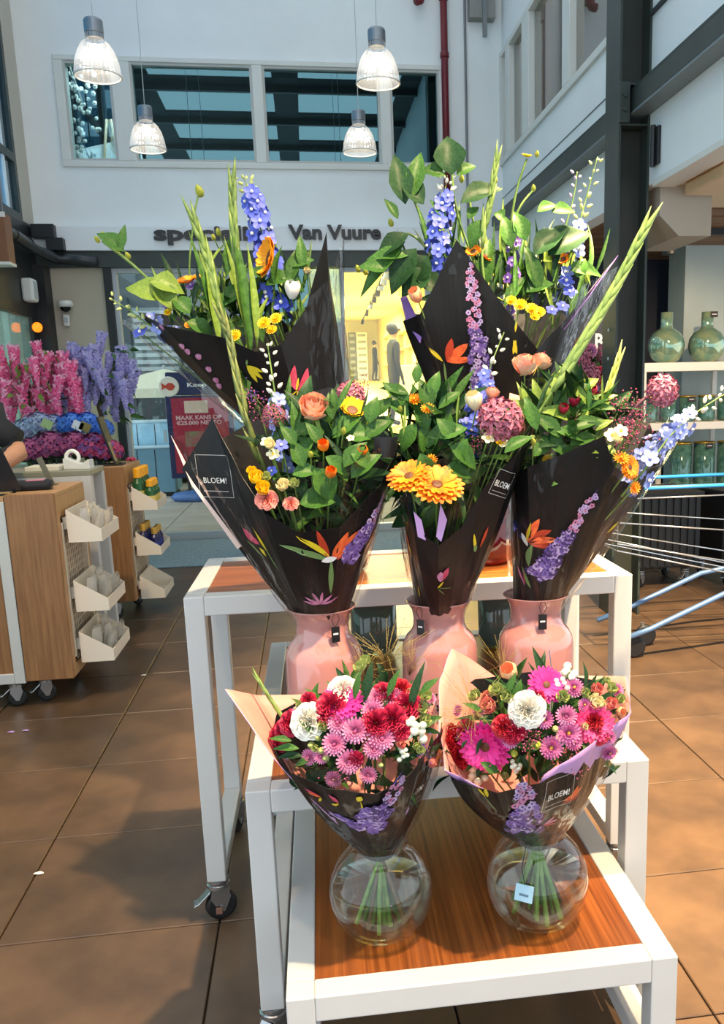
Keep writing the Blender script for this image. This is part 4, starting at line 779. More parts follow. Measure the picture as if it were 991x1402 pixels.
# ------------------------------------------------------------------ flower library (local +Z is where a flower faces)
def fm(name, c1, c2=None, scale=60, rough=.55, rnd=.0, bump=0.): return mat(name, c1, rough, col2=c2, scale=scale, rnd=rnd, bump=bump) if c2 else mat(name, c1, rough, rnd=rnd)
LEAF = mat('leaf_green', '274A1C', .45, col2='446C2C', scale=18, rnd=.22, spec=.22); LEAFD = mat('leaf_dark_green', '18321A', .48, col2='284828', scale=18, rnd=.22, spec=.2); LEAFY = mat('leaf_yellow_green', '5A7628', .45, col2='7C9440', scale=20, rnd=.15, spec=.25)
STEM = mat('stem_green', '4E6C28', .45, col2='7C9A48', scale=25); STEMD = mat('stem_dark_green', '3A4E24', .5)
MAG = fm('magenta_petal', 'D81878', 'E83898', 40); HOT = fm('hot_pink_petal', 'D8206A', 'F0508A', 40); CRIM = fm('crimson_petal', 'A00F34', 'C81E48', 50); REDF = fm('red_petal', 'B01428', 'D02838', 50)
PKM = fm('pink_mum_petal', 'D0689A', 'EBA0C4', 90); PKMD = fm('mauve_mum_petal', 'B84888', 'DB8AB8', 90); WHT = fm('cream_white_petal', 'EFE9D8', 'F8F4EA', 30); CRE = fm('cream_petal', 'EDE0A8', 'F2EAC8', 30)
PEA = fm('peach_petal', 'F0946A', 'F4C894', 22); PEAK = fm('peach_pink_petal', 'EE9078', 'F8DCB4', 26); SAL = fm('salmon_petal', 'E88078', 'F0A898', 40); ORG = fm('orange_petal', 'F08A10', 'F8B020', 40); ORGR = fm('orange_red_petal', 'DE5008', 'F6A012', 55); YEL_ = fm('yellow_petal', 'F2C80E', 'FADA30', 40)
BLU_ = fm('delphinium_blue', '3A48B8', '5E70D8', 50); BLUP = fm('delphinium_pale_blue', '6E80D0', '98A8E4', 50); PUR = fm('purple_petal', '5A3A9A', '7E5CB8', 50); LILA = fm('lilac_petal', '9A7AC0', 'BC9ED8', 50); DPK = fm('dusky_pink_petal', '8E3A56', 'C87E90', 120); LIM = fm('limonium_pink', '8A3454', 'B05A74', 120)
BERRY = mat('white_berry', 'E9E9D2', .3, coat=.4); BUDG = fm('pale_green_bud', 'A8B468', 'C8D08C', 40); EYE_ = mat('pale_flower_eye', 'F4F0E0', .5); DISC = fm('flower_disc_brown', '4A2A14', '6E4420', 200); DISCY = fm('flower_disc_yellow', 'D8B030', 'EBCB58', 200)
def petal(mb, az, r0, L, W, e0, e1, cup=.25, ns=4, tip=.35, z0=0., base=.35):
    r_, z = r0, z0; ca, sa = math.cos(az), math.sin(az); b = len(mb.v); pr_ = []
    for i in range(ns+1):
        t = i/ns; e = e0+(e1-e0)*t
        if i: r_ += L/ns*math.cos(e); z += L/ns*math.sin(e)
        w = W*.5*((base+(1-base)*math.sin(PI*min(1, t*1.25)*.5)) if t < .75 else (1-(1-tip)*((t-.75)/.25)**1.5)); nx, nz = math.sin(e), -math.cos(e)
        for s, c in ((-1, 0.), (0, cup), (1, 0.)):
            rr = r_+nx*c*w; zz_ = z+nz*c*w; mb.v.append(V((rr*ca-s*w*sa, rr*sa+s*w*ca, zz_)))
    for i in range(ns):
        for k in range(2): mb.face((b+i*3+k, b+i*3+k+1, b+i*3+3+k+1, b+i*3+3+k))
FL = {}
def lib(key, mats, fn, smooth=True):
    if key not in FL:
        mb = MB(); fn(mb); o = mb.build(key, mats, smooth=smooth); FL[key] = o.data; bpy.data.objects.remove(o)
    return FL[key]
def rg(d): return math.radians(d)
def f_daisy(mb, R_, n, W, rings=2, disc=.25, e=(12, 2)):
    rd = random.Random(n)
    for k in range(rings):
        for i in range(n-4*k): petal(mb, 2*PI*(i+.5*k)/(n-4*k)+rd.uniform(-.06, .06), R_*disc*.8, R_*(1-disc*.8)*(1-.14*k)*rd.uniform(.93, 1.05), W, rg(e[0]+14*k+rd.uniform(-6, 6)), rg(e[1]+8*k), .25, 4, .3, .001*k)
    mb.slot(1).lathe([(R_*disc, 0), (R_*disc*.95, R_*.06), (R_*disc*.6, R_*.10), (.0, R_*.08)], 14); mb.slot(0)
def f_pompon(mb, R_, rings=6, n0=20, W=.24):
    for k in range(rings):
        f = k/(rings-1); n = max(6, int(n0*(1-.62*f)))
        for i in range(n): petal(mb, 2*PI*(i+.5*(k % 2))/n, R_*.12*(1-f), R_*(.92-.5*f), R_*W*(1-.25*f), rg(8+66*f), rg(20+80*f), .5, 3, .55, R_*.10*k/rings)
    mb.slot(1).ball((0, 0, R_*.34), R_*.16, 8, 5); mb.slot(0)
def f_ruffle(mb, R_, layers=7, seed=1):
    rd = random.Random(seed)
    for k in range(layers):
        f = k/(layers-1); e = rg(8+72*f); n = 40; b0 = rd.uniform(0, 6)
        def fn(u, v, f=f, e=e, b0=b0):
            a = 2*PI*u; L = R_*(1.0-.28*f)*v; w = R_*.13*v*v*(math.sin(a*9+b0)+.5*math.sin(a*17+b0*2))
            r_ = R_*.05+L*math.cos(e)-w*math.sin(e); z = L*math.sin(e)*.8+w*math.cos(e)+R_*.12*f; return (r_*math.cos(a), r_*math.sin(a), z)
        mb.sheet(fn, n, 4, True)
def f_rose(mb, R_, n=16, tight=1.0, seed=2):
    rd = random.Random(seed)
    for i in range(n):
        f = i/(n-1); az = i*2.4+rd.uniform(-.2, .2); r0 = R_*(.10+.30*(1-f)); L = R_*(1.05-.05*f)
        petal(mb, az, r0*.35, L, R_*(1.15-.5*f), rg(38+40*f*tight), rg(72+26*f), .35, 5, .75, R_*.0+R_*.25*f*tight, .5)
def f_bell(mb, R_, n=6):
    for i in range(n): petal(mb, i*2*PI/n+(i % 2)*.1, R_*.15, R_*1.75, R_*1.25, rg(55), rg(96), .5, 6, .35, 0, .5)
def f_star(mb, R_):
    for i in range(5): petal(mb, i*2*PI/5, R_*.08, R_*.92, R_*.85, rg(25), rg(0), .3, 3, .5, 0)
    mb.slot(1).ball((0, 0, R_*.16), R_*.22, 6, 4); mb.slot(0)
def f_cluster(mb, R_, n=46, fr=.013, seed=4, petals=5):
    rd = random.Random(seed)
    for i in range(n):
        zc = 1-1.6*(i+.5)/n; a = i*2.39996; rr = math.sqrt(max(0, 1-zc*zc)); d = V((rr*math.cos(a), rr*math.sin(a), zc)); M = frame(d*R_*rd.uniform(.85, 1.05), d, sc=1., spin=rd.uniform(0, 6)); s = MB()
        for k in range(petals): petal(s, k*2*PI/petals, fr*.1, fr, fr*.42, rg(42), rg(-5), .3, 2, .4)
        mb.merge(s, M)
    mb.slot(1)
    for i in range(14):
        a = i*2.4; zc = 1-1.5*i/14; rr = math.sqrt(max(0, 1-zc*zc)); mb.tube([(0, 0, -R_*.6), (rr*math.cos(a)*R_*.9, rr*math.sin(a)*R_*.9, zc*R_*.9)], .0011, 4)
    mb.slot(0)
def f_berries(mb, R_, n=7, seed=5):
    rd = random.Random(seed)
    for i in range(n): mb.ball((rd.uniform(-1, 1)*R_, rd.uniform(-1, 1)*R_, rd.uniform(-.6, .9)*R_), R_*rd.uniform(.42, .55), 10, 7)
    mb.slot(1)
    for i in range(4): petal(mb, i*1.6, R_*.3, R_*1.6, R_*.5, rg(-20), rg(-40), .2, 3, .2, -R_*.5)
    mb.slot(0)
def f_spray(mb, R_, n=60, seed=6, br=.0022):
    rd = random.Random(seed)
    for i in range(n): mb.ball((rd.gauss(0, .38)*R_, rd.gauss(0, .38)*R_, rd.uniform(-1, 1)*R_), br*rd.uniform(.8, 1.5), 5, 3)
    mb.slot(1)
    for i in range(9): a = i*2.4; z = rd.uniform(-.7, .9)*R_; mb.tube([(0, 0, z-R_*.5), (math.cos(a)*R_*.5, math.sin(a)*R_*.5, z)], .0007, 4)
    mb.tube([(0, 0, -R_*1.6), (0, 0, R_)], .001, 4); mb.slot(0)
def f_grass(mb, R_, n=34, seed=7):
    rd = random.Random(seed)
    for i in range(n):
        a = rd.uniform(0, 2*PI); s = rd.uniform(.25, 1); p1 = V((math.cos(a)*.3*s, math.sin(a)*.3*s, .55))*R_; p2 = V((math.cos(a)*s, math.sin(a)*s, rd.uniform(.5, 1.25)))*R_; mb.tube([(0, 0, 0), p1, p2], .00035, 3)
        for k in range(3): mb.ball(p1.lerp(p2, .3+.35*k), .0011, 4, 3)
def f_bud(mb, R_):
    mb.lathe([(.0, -R_), (R_*.45, -R_*.7), (R_*.62, -.1*R_), (R_*.45, R_*.6), (.0, R_*1.25)], 8)
KIND = {
 'gerbera_magenta': ('gerbera', .046, [MAG, DISC], lambda m, R_: f_daisy(m, R_, 26, .011, 3, .2)), 'gerbera_pink': ('gerbera', .040, [HOT, DISC], lambda m, R_: f_daisy(m, R_, 26, .010, 3, .2)),
 'mum_pink': ('chrysanthemum', .022, [PKM, PKMD], lambda m, R_: f_pompon(m, R_)), 'mum_mauve': ('chrysanthemum', .021, [PKMD, DISCY], lambda m, R_: f_pompon(m, R_, 5, 20)),
 'carnation_white': ('carnation', .033, [WHT], lambda m, R_: f_ruffle(m, R_)), 'carnation_crimson': ('carnation', .028, [CRIM], lambda m, R_: f_ruffle(m, R_, 6, 2)), 'carnation_red': ('carnation', .028, [REDF], lambda m, R_: f_ruffle(m, R_, 6, 3)), 'carnation_salmon': ('carnation', .028, [SAL], lambda m, R_: f_ruffle(m, R_, 6, 5)),
 'rose_peach': ('rose', .030, [PEAK], lambda m, R_: f_rose(m, R_, 16)), 'rose_pink': ('rose', .020, [SAL], lambda m, R_: f_rose(m, R_, 13)), 'lisianthus_cream': ('lisianthus', .019, [CRE], lambda m, R_: f_rose(m, R_, 11, .8)), 'lisianthus_yellow': ('lisianthus', .021, [YEL_], lambda m, R_: f_rose(m, R_, 12, .8)), 'lisianthus_lime': ('lisianthus', .017, [BUDG], lambda m, R_: f_rose(m, R_, 9, .9)),
 'tulip_cream': ('tulip', .024, [CRE], lambda m, R_: f_bell(m, R_)), 'lily_peach': ('lily', .024, [PEA], lambda m, R_: f_bell(m, R_, 6)), 'calla_white': ('calla', .022, [WHT], lambda m, R_: f_bell(m, R_, 4)),
 'sunflower': ('sunflower', .050, [ORG, DISC], lambda m, R_: (f_daisy(m, R_, 24, .016, 2, .42, (22, 30)))), 'sunflower_yellow': ('sunflower', .034, [YEL_, DISC], lambda m, R_: f_daisy(m, R_, 20, .010, 2, .4, (30, 40))),
 'mum_orange': ('chrysanthemum', .052, [ORGR, DISC], lambda m, R_: (f_daisy(m, R_, 24, .014, 3, .22, (14, -4)))), 'marigold': ('marigold', .018, [ORG, DISCY], lambda m, R_: f_pompon(m, R_, 4, 14)),
 'button_yellow': ('yellow_button_flower', .017, [YEL_, YEL_], lambda m, R_: f_pompon(m, R_, 5, 16, .3)), 'star_blue': ('delphinium_floret', .018, [BLU_, EYE_], f_star), 'star_pale': ('delphinium_floret', .018, [BLUP, EYE_], f_star), 'small_white': ('white_stock_flower', .015, [CRE, DISCY], f_star), 'alstro_orange': ('alstroemeria', .016, [ORGR], lambda m, R_: f_bell(m, R_, 6)), 'alstro_red': ('alstroemeria', .018, [CRIM], lambda m, R_: f_bell(m, R_, 6)),
 'milkweed': ('milkweed_flower', .038, [DPK, LIM], lambda m, R_: f_cluster(m, R_, 44, .021)), 'allium': ('allium', .028, [LIM, STEM], lambda m, R_: f_cluster(m, R_, 70, .007, 8, 4)), 'limonium': ('limonium_sprig', .045, [LIM, STEMD], f_spray), 'limonium_purple': ('limonium_sprig', .045, [PUR, STEMD], lambda m, R_: f_spray(m, R_, 60, 9)), 'berries': ('snowberry_cluster', .014, [BERRY, LEAF], f_berries), 'grass': ('grass_plume', .10, [mat('tan_grass', 'A08848', .7)], f_grass), 'bud_green': ('flower_bud', .011, [BUDG], f_bud), 'bud_yellow': ('flower_bud', .010, [fm('yellow_green_bud', '8E9A30', 'B8B848', 60)], f_bud), 'purple_scabiosa': ('scabiosa', .02, [LILA, EYE_], lambda m, R_: f_pompon(m, R_, 4, 14, .35))}
def leaf_me(key, L, W, bend, m, fold=.25, ns=7):
    def fn(mb):
        b = len(mb.v); x, z = 0., 0.
        for i in range(ns+1):
            t = i/ns; e = bend*(t-.15)
            if i: x += L/ns*math.cos(e); z -= L/ns*math.sin(e)
            w = W*.5*(min(1., t/.38)**.7 if t < .38 else (1-((t-.38)/.62)**1.55))*(1. if t > 0 else 0)+.004*W
            for s in (-1, -.5, 0, .5, 1): mb.v.append(V((x, s*w, z+abs(s)*w*fold*2+.03*W*math.sin(9*t+s*3))))
        for i in range(ns):
            for k in range(4): mb.face((b+i*5+k, b+i*5+k+1, b+i*5+6+k, b+i*5+5+k))
    return lib(key, [m], fn)
class Bouquet:
    def __init__(s, name, label, N, dome=None):
        s.N = V(N); s.root = thing(name, label, 'bouquet', s.N); s.dome = dome; s.rd = random.Random(name+label)
    def loc(s, p): return V(p)-s.N
    def on_dome(s, px, py, k=1.0):
        c, R_ = s.dome; R_ = V(R_)*k; d = ray(px, py).normalized(); o = EYE-V(c)
        D = V((d.x/R_.x, d.y/R_.y, d.z/R_.z)); Q = V((o.x/R_.x, o.y/R_.y, o.z/R_.z)); A = D.dot(D); B = Q.dot(D); C = Q.dot(Q)-1; q = B*B-A*C
        t = (-B-math.sqrt(q))/A if q > 0 else -B/A; p = EYE+d*t; n = p-V(c); n = V((n.x/R_.x**2, n.y/R_.y**2, n.z/R_.z**2)).normalized(); return p, n
    def F(s, kind, px, py, sc=1., Y=None, dr=None, stem=True):
        nm, R_, ms, fn = KIND[kind]; me = lib(kind, ms, lambda m: fn(m, R_))
        if Y is None and s.dome: p, n = s.on_dome(px, py)
        else: p = at(px, py, Y or s.N.y); n = (p-s.N+V((0, -.1, .2))).normalized()
        if dr: n = V(dr).normalized()
        else: n = (n*1.0+(EYE-p).normalized()*.75+V((s.rd.uniform(-.2, .2), s.rd.uniform(-.15, .15), s.rd.uniform(-.1, .25)))).normalized()
        o = inst(me, nm, s.root, frame(s.loc(p), n, sc=sc, spin=s.rd.uniform(0, 6)))
        if stem and (s.N.z > .9 or s.rd.random() < .15):
            a = V((0, 0, 0)); q = s.loc(p); pts = [q*1.0, q*.75+V((0, .02, -.01)), q*.35+V((s.rd.uniform(-.01, .01), .015, 0)), V((s.rd.uniform(-.02, .02), s.rd.uniform(-.02, .02), 0))]
            MB().tube(pts, .0018, 5, False).build('stem', STEM, s.root, smooth=True)
        return o
    def leaf(s, a, b, Y, w=.03, m=LEAF, bend=.6, Yb=None, roll=0.):
        p, q = at(a[0], a[1], Y), at(b[0], b[1], Yb or Y); d = q-p; L = d.length
        me = leaf_me('leaf%d%d%s' % (round(w/L*12), round(bend*4), m.name), 1., max(1, round(w/L*12))/12, bend, m); x = d.normalized(); ey = (EYE-p).normalized(); z = (ey*.75+V((0, 0, .6))); z = (z-x*z.dot(x)).normalized(); y = z.cross(x)
        M = Matrix((x, y, z)).transposed().to_4x4() @ Matrix.Rotation(roll, 4, 'X') @ Matrix.Scale(L, 4); M.translation = s.loc(p); return inst(me, 'leaf', s.root, M)
    def filler(s, n, L=(.06, .11), k=.82, mats=(LEAF, LEAFD), zmin=-.3, drop=0., grow=1.):
        c, R_ = s.dome; c = V(c)-V((0, 0, drop)); R_ = V((R_[0]*grow, R_[1]*grow, R_[2]*grow+drop*.6))
        for i in range(n):
            while True:
                d = V((s.rd.gauss(0, 1), s.rd.gauss(0, 1), s.rd.gauss(0, 1))).normalized()
                if d.z > zmin: break
            p = V(c)+V((d.x*R_.x, d.y*R_.y, d.z*R_.z))*k*s.rd.uniform(.55, 1.0); l = s.rd.uniform(*L); m = s.rd.choice(mats); me = leaf_me('fil%s%d' % (m.name, i % 3), 1., (.28, .36, .22)[i % 3], (.5, .9, .2)[i % 3], m)
            x = (d+V((s.rd.uniform(-.8, .8), s.rd.uniform(-.8, .8), s.rd.uniform(-.2, .9)))).normalized(); z = V((0, -.6, 1)); z = (z-x*z.dot(x)).normalized(); M = Matrix((x, z.cross(x), z)).transposed().to_4x4() @ Matrix.Rotation(s.rd.uniform(-.9, .9), 4, 'X') @ Matrix.Scale(l, 4); M.translation = s.loc(p)-x*l*.4; inst(me, 'leaf', s.root, M)
    def sprigs(s, n, xr, yr, Y, h=(45, 90), w=.013, mats=(LEAF, LEAFY, LEAFD)):
        for i in range(n):
            x, y = s.rd.uniform(*xr), s.rd.uniform(*yr); s.leaf((x, y), (x+s.rd.uniform(-28, 28), y-s.rd.uniform(*h)), Y+s.rd.uniform(-.03, .14), w*s.rd.uniform(.7, 1.6), s.rd.choice(mats), s.rd.choice((.2, .5, .8)), roll=s.rd.uniform(-.7, .7))
    def path(s, pts): return [s.loc(at(*p)) for p in pts]
    def stemline(s, pts, r_=.0022, m=STEM, name='stem'): return MB().tube(smooth_path(s.path(pts)), r_, 6).build(name, m, s.root, smooth=True)
    def gladiolus(s, pts, n=13, w=.017, m=None, start=.25):
        P_ = smooth_path(s.path(pts), 8); m = m or mat('gladiolus_green', '4F6A2A', .45, col2='7E9648', scale=30); st = MB().tube(P_, [.0042*(1-.6*i/(len(P_)-1)) for i in range(len(P_))], 7).build('gladiolus_stem', STEM, s.root, smooth=True)
        for i in range(n):
            f = start+(1-start)*i/n; k = f*(len(P_)-1); a = P_[int(k)].lerp(P_[min(int(k)+1, len(P_)-1)], k-int(k)); t = (P_[min(int(k)+1, len(P_)-1)]-P_[max(int(k)-1, 0)]).normalized(); sd = t.cross(V((.2, 1, .1))).normalized()*(1 if i % 2 else -1); L = w*(4.6-2.0*(i/n))
            mb = MB().tube([a, a+t*L*.28+sd*w*.12, a+t*L*.62+sd*w*.24, a+t*L*1.05+sd*w*.36], [w*.16, w*(.36-.12*i/n), w*(.25-.09*i/n), .0005], 7); mb.build('gladiolus_bud', m, st, smooth=True)
        return st
    def delphinium(s, pts, n=26, R_=.02, mb_=None, buds=8, wid=.024, budm=BUDG):
        P_ = smooth_path(s.path(pts), 8); st = MB().tube(P_, [.003*(1-.6*i/(len(P_)-1)) for i in range(len(P_))], 6).build('delphinium_stem', STEM, s.root, smooth=True)
        me = lib('star%s' % mb_.name, [mb_, EYE_], lambda m: f_star(m, .018)); mbd = lib('bud%s' % budm.name, [budm], lambda m: f_bud(m, .0075))
        for i in range(n+buds):
            f = .12+.88*i/(n+buds); k = f*(len(P_)-1); a = P_[int(k)].lerp(P_[min(int(k)+1, len(P_)-1)], k-int(k)); t = (P_[min(int(k)+1, len(P_)-1)]-P_[max(int(k)-1, 0)]).normalized(); o_ = t.orthogonal().normalized(); an = i*2.4+s.rd.uniform(-.3, .3); sd = (o_*math.cos(an)+t.cross(o_)*math.sin(an)).normalized()
            if i < n: inst(me, 'delphinium_floret', st, frame(a+sd*wid*(1-.35*f)*s.rd.uniform(.7, 1.1), (sd+t*.3+V((0, -.35, 0))).normalized(), sc=R_/.018*(1.1-.35*f)*s.rd.uniform(.85, 1.1), spin=an))
            else:
                q = a+sd*wid*.62+t*.006; inst(mbd, 'delphinium_bud', st, frame(q, (sd+t*.8).normalized(), sc=s.rd.uniform(.8, 1.15)*(1.15-.4*(i-n)/max(1, buds))))
        return st
def smooth_path(P_, k=6):
    out = []; n = len(P_)
    for i in range(n-1):
        a, b, c, d = P_[max(i-1, 0)], P_[i], P_[i+1], P_[min(i+2, n-1)]
        for j in range(k): t = j/k; out.append(.5*((2*b)+(c-a)*t+(2*a-5*b+4*c-d)*t*t+(-a+3*b-3*c+d)*t*t*t))
    return out+[P_[-1]]
# ------------------------------------------------------------------ wrapping paper
PAPER = mat('black_wrapping_paper', '0F0F11', .40, var=.25, scale=5, bump=.12, bscale=9, spec=.35); LINE = mat('pink_paper_lining', 'E39A8C', .6, var=.06, scale=6, bump=.10, bscale=12)
LILP = mat('lilac_paper_face', 'C89AD0', .55, var=.05, scale=6); CELLO = film('cellophane', (.97, .97, .96), ior=1.30, rough=.07, bump=.7, bscale=9, stretch=(2.6, 2.6, .7), edge=.6, haze=.004, hazecol=(.8, .78, .75))
def wrap(bq, name, m, outline, rn, z0=0., rows=12, cols=8, bulge=.0, fold=.004, grow=1., lift=0., off=0., nf=9, thick=.0009, neck_in=.0, parent=None):
    """a sheet rolled into a cone: from a round neck up to an outline of points in the room"""
    pts = [at(*p)-bq.N for p in outline]; pts = [V((p.x*grow, p.y*grow, p.z*(1 if grow == 1 else 1.0)+lift)) for p in pts]; ang = [math.atan2(p.y, p.x) for p in pts]
    for i in range(1, len(ang)):
        while ang[i] < ang[i-1]-PI: ang[i] += 2*PI
        while ang[i] > ang[i-1]+PI: ang[i] -= 2*PI
    sgn = 1 if ang[-1] > ang[0] else -1; ang.append(ang[0]+sgn*2*PI); pts.append(pts[0]); n = len(pts)-1
    if len(set(round(a, 3) for a in ang)) < 3: raise ValueError(name)
    def S(u, v):
        k = min(u*n, n-1e-6) if u < 1 else n-1e-6; i = int(k); f = k-i; T = pts[i].lerp(pts[i+1], f); th = ang[i]+(ang[i+1]-ang[i])*f
        e = V((math.cos(th), math.sin(th), 0)); A = e*(rn+off)+V((0, 0, z0)); p = A.lerp(T, v); rad = V((p.x, p.y, 0)); rad = rad.normalized() if rad.length > 1e-4 else e
        tri = lambda a: 2*abs((a/(2*PI)) % 1-.5)-.5
        return p+rad*(off+bulge*math.sin(PI*v)+1.7*fold*tri(nf*th+2.2*v+n)*math.sin(PI*min(1, v*1.05))+1.2*fold*tri(5*th-7*v+1.3)*v*(1.2-v)+.8*fold*tri(19*th+9*v))
    mb = MB().sheet(S, n*cols, rows, True); o = mb.build(name, m, parent or bq.root, smooth=(m is not PAPER))
    if isinstance(m, (list, tuple)): thick = .0012
    if thick: md = o.modifiers.new('thick', 'SOLIDIFY'); md.thickness = thick; md.offset = -1 if sgn > 0 else 1; md.material_offset = 1 if isinstance(m, (list, tuple)) else 0
    bq.bvh = BVHTree.FromPolygons([tuple(p+bq.N) for p in mb.v], mb.f); bq.wrapo = o; return o
def decal(bq, px, py, shapes, rot=0., size=1., name='printed_motif', lift=.0022, parent=None):
    """flat print laid on the paper: shapes = [(material, [(x, y)...] or mesh builder)], sizes in metres, y up the paper"""
    d = ray(px, py).normalized(); hit = bq.bvh.ray_cast(EYE, d)
    if hit[0] is None: print('decal missed', px, py); return
    c, nrm = hit[0], hit[1]
    if nrm.dot(d) > 0: nrm = -nrm
    up = UP-nrm*UP.dot(nrm); up.normalize(); x = up.cross(nrm); cr, sr = math.cos(rot), math.sin(rot); ms = []; q = MB(); layer = {}
    for sh in shapes:
        m, poly = sh
        if m not in ms: ms.append(m)
        q.k = ms.index(m); lf = lift+.00003*len(layer); layer[len(layer)] = 1
        if isinstance(poly, MB): vs_, fs_ = [(p.x, p.y) for p in poly.v], poly.f
        else:
            cx_ = sum(p[0] for p in poly)/len(poly); cy_ = sum(p[1] for p in poly)/len(poly); vs_ = [(cx_, cy_)]+list(poly); L_ = len(poly); fs_ = [(0, 1+i, 1+(i+1) % L_) for i in range(L_)]
        W_ = []
        for (a, b) in vs_:
            a, b = (a*cr-b*sr)*size, (a*sr+b*cr)*size; p = c+x*a+up*b; h = bq.bvh.ray_cast(p+nrm*.06, -nrm, .14); W_.append((h[0] if h[0] else p)+nrm*lf-bq.N)
        q.add(W_, fs_)
    return q.build(name, ms, parent or bq.wrapo)
def lens(x, y, L, W, a, bend=0., n=7):
    top = []; bot = []
    for i in range(n+1):
        t = i/n; w = W*.5*math.sin(PI*t)**.8; c = bend*math.sin(PI*t); top.append((t*L, c+w)); bot.append((t*L, c-w))
    ca, sa = math.cos(a), math.sin(a); return [(x+p*ca-q*sa, y+p*sa+q*ca) for p, q in top+bot[::-1][1:-1]]
pm = lambda n, c, c2=None: mat('print_'+n, c, .42, col2=c2, scale=70) if c2 else mat('print_'+n, c, .42)
P_OR, P_ORD, P_BL, P_GR, P_YE, P_WH, P_PU, P_PUD, P_PK, P_RD, P_LK = pm('orange', 'D8502A', 'E8743A'), pm('dark_orange', 'B03A20'), pm('blue', '4A50A8'), pm('green', '6E8A50'), pm('yellow', 'D8C028'), pm('white', 'E8E6E0'), pm('purple', '5A4290', '8A6CB8'), pm('dark_purple', '3C2A66'), pm('pink', 'B0608A', 'D090B0'), pm('red', 'B02A4A', 'D05070'), pm('lilac', 'A088C0', 'C8B4DC')
def strelitzia(): return [(P_GR, lens(-.012, -.062, .06, .012, 1.35, .004)), (P_WH, lens(-.01, -.012, .03, .010, 1.9)), (P_BL, lens(-.02, 0, .04, .008, 2.0)), (P_OR, lens(-.01, 0, .062, .020, 1.05, .003)), (P_ORD, lens(-.008, 0, .058, .018, .45, .003)), (P_OR, lens(-.008, -.002, .065, .018, .05, .002)), (P_ORD, lens(-.006, -.004, .06, .014, -.25)), (P_YE, lens(-.012, 0, .05, .006, 1.3))]
def strel_left(): return [(P_GR, lens(.02, -.005, .10, .014, 2.95, -.008)), (P_YE, lens(.02, 0, .085, .011, 2.55, -.004)), (P_ORD, lens(.015, 0, .07, .014, 2.0)), (P_OR, lens(.02, 0, .06, .022, 1.1)), (P_OR, lens(.022, 0, .075, .02, .75)), (P_ORD, lens(.022, 0, .062, .016, .35)), (P_WH, lens(.0, -.005, .03, .014, .3)), (P_GR, lens(.025, -.085, .085, .010, 1.65))]
def delph(h, w, seed, top=P_PK):
    rd = random.Random(seed); out = [(P_PUD, [(-.001, -h*.5), (.001, -h*.5), (.001, h*.55), (-.001, h*.55)])]
    n = int(h/.0017)
    for i in range(n):
        f = i/n; y = -h*.5+h*f; ww = w*(1-f)**.6*.5+.004; r_ = (.0105*(1-.5*f))*rd.uniform(.8, 1.1); x = rd.uniform(-ww, ww); m = (rd.choice((P_PU, P_PU, P_PUD, P_LK)) if f < .6 else rd.choice((top, P_LK)))
        if f > .55 and rd.random() < .45: continue
        out.append((m, [(x+r_*math.cos(a)*(1+.25*math.cos(5*a+i)), y+r_*math.sin(a)*(1+.25*math.cos(5*a+i))) for a in [2*PI*k/10 for k in range(10)]])); r2 = r_*.4; out.append((P_PUD if m is not P_PUD else P_LK, [(x+r2*math.cos(a), y+r2*math.sin(a)) for a in [2*PI*k/5 for k in range(5)]]))
    return out
def gloriosa(m=P_RD): return [(m, lens(0, 0, .05, .020, 1.9, .006)), (m, lens(.004, 0, .052, .020, 1.25, -.006)), (P_YE, lens(.0, 0, .026, .007, 1.6)), (P_YE, lens(0, 0, .035, .004, -.3)), (P_YE, lens(0, 0, .035, .004, -1.0)), (P_YE, lens(0, 0, .04, .004, -2.2)), (P_GR, lens(0, -.06, .06, .003, 1.5))]
def lilybud(): return [(P_YE, lens(0, 0, .035, .009, -.9)), (P_YE, lens(0, 0, .035, .009, -1.3)), (P_YE, lens(0, 0, .03, .008, -.5)), (P_GR, lens(0, 0, .012, .004, 1.2))]
def bloem(w, h, txt='BLOEM!', tw=.72, th=.20):
    e = .0007; q = MB(); q.add([(-w/2, -h/2, 0), (w/2, -h/2, 0), (w/2, -h/2+e, 0), (-w/2, -h/2+e, 0), (-w/2, h/2-e, 0), (w/2, h/2-e, 0), (w/2, h/2, 0), (-w/2, h/2, 0)], [(0, 1, 2, 3), (4, 5, 6, 7)])
    for x in (-w/2, w/2-e):
        q.add([(x, -h/2, 0), (x+e, -h/2, 0), (x+e, h/2, 0), (x, h/2, 0)], [(0, 1, 2, 3)])
    g = MB(); n = 10                                              # finer pieces so the lines follow the paper
    def strip(x0, y0, x1, y1, ex, ey):
        for i in range(n): f, f2 = i/n, (i+1)/n; a = (x0+(x1-x0)*f, y0+(y1-y0)*f); b = (x0+(x1-x0)*f2, y0+(y1-y0)*f2); g.add([(a[0], a[1], 0), (b[0], b[1], 0), (b[0]+ex, b[1]+ey, 0), (a[0]+ex, a[1]+ey, 0)], [(0, 1, 2, 3)])
    strip(-w/2, -h/2, w/2, -h/2, 0, e); strip(-w/2, h/2, w/2, h/2, 0, -e); strip(-w/2, -h/2, -w/2, h/2, e, 0); strip(w/2, -h/2, w/2, h/2, -e, 0)
    t = text_fit(txt, w*tw, h*th, 0, .004); g.merge(t, Matrix.Translation((-w*tw/2, -h*.16, 0)))
    for i in range(14): g.add([(-w*.38+i*w*.054, -h*.36, 0), (-w*.38+i*w*.054+w*.035, -h*.36, 0), (-w*.38+i*w*.054+w*.035, -h*.345, 0), (-w*.38+i*w*.054, -h*.345, 0)], [(0, 1, 2, 3)])
    return [(P_WH, g)]
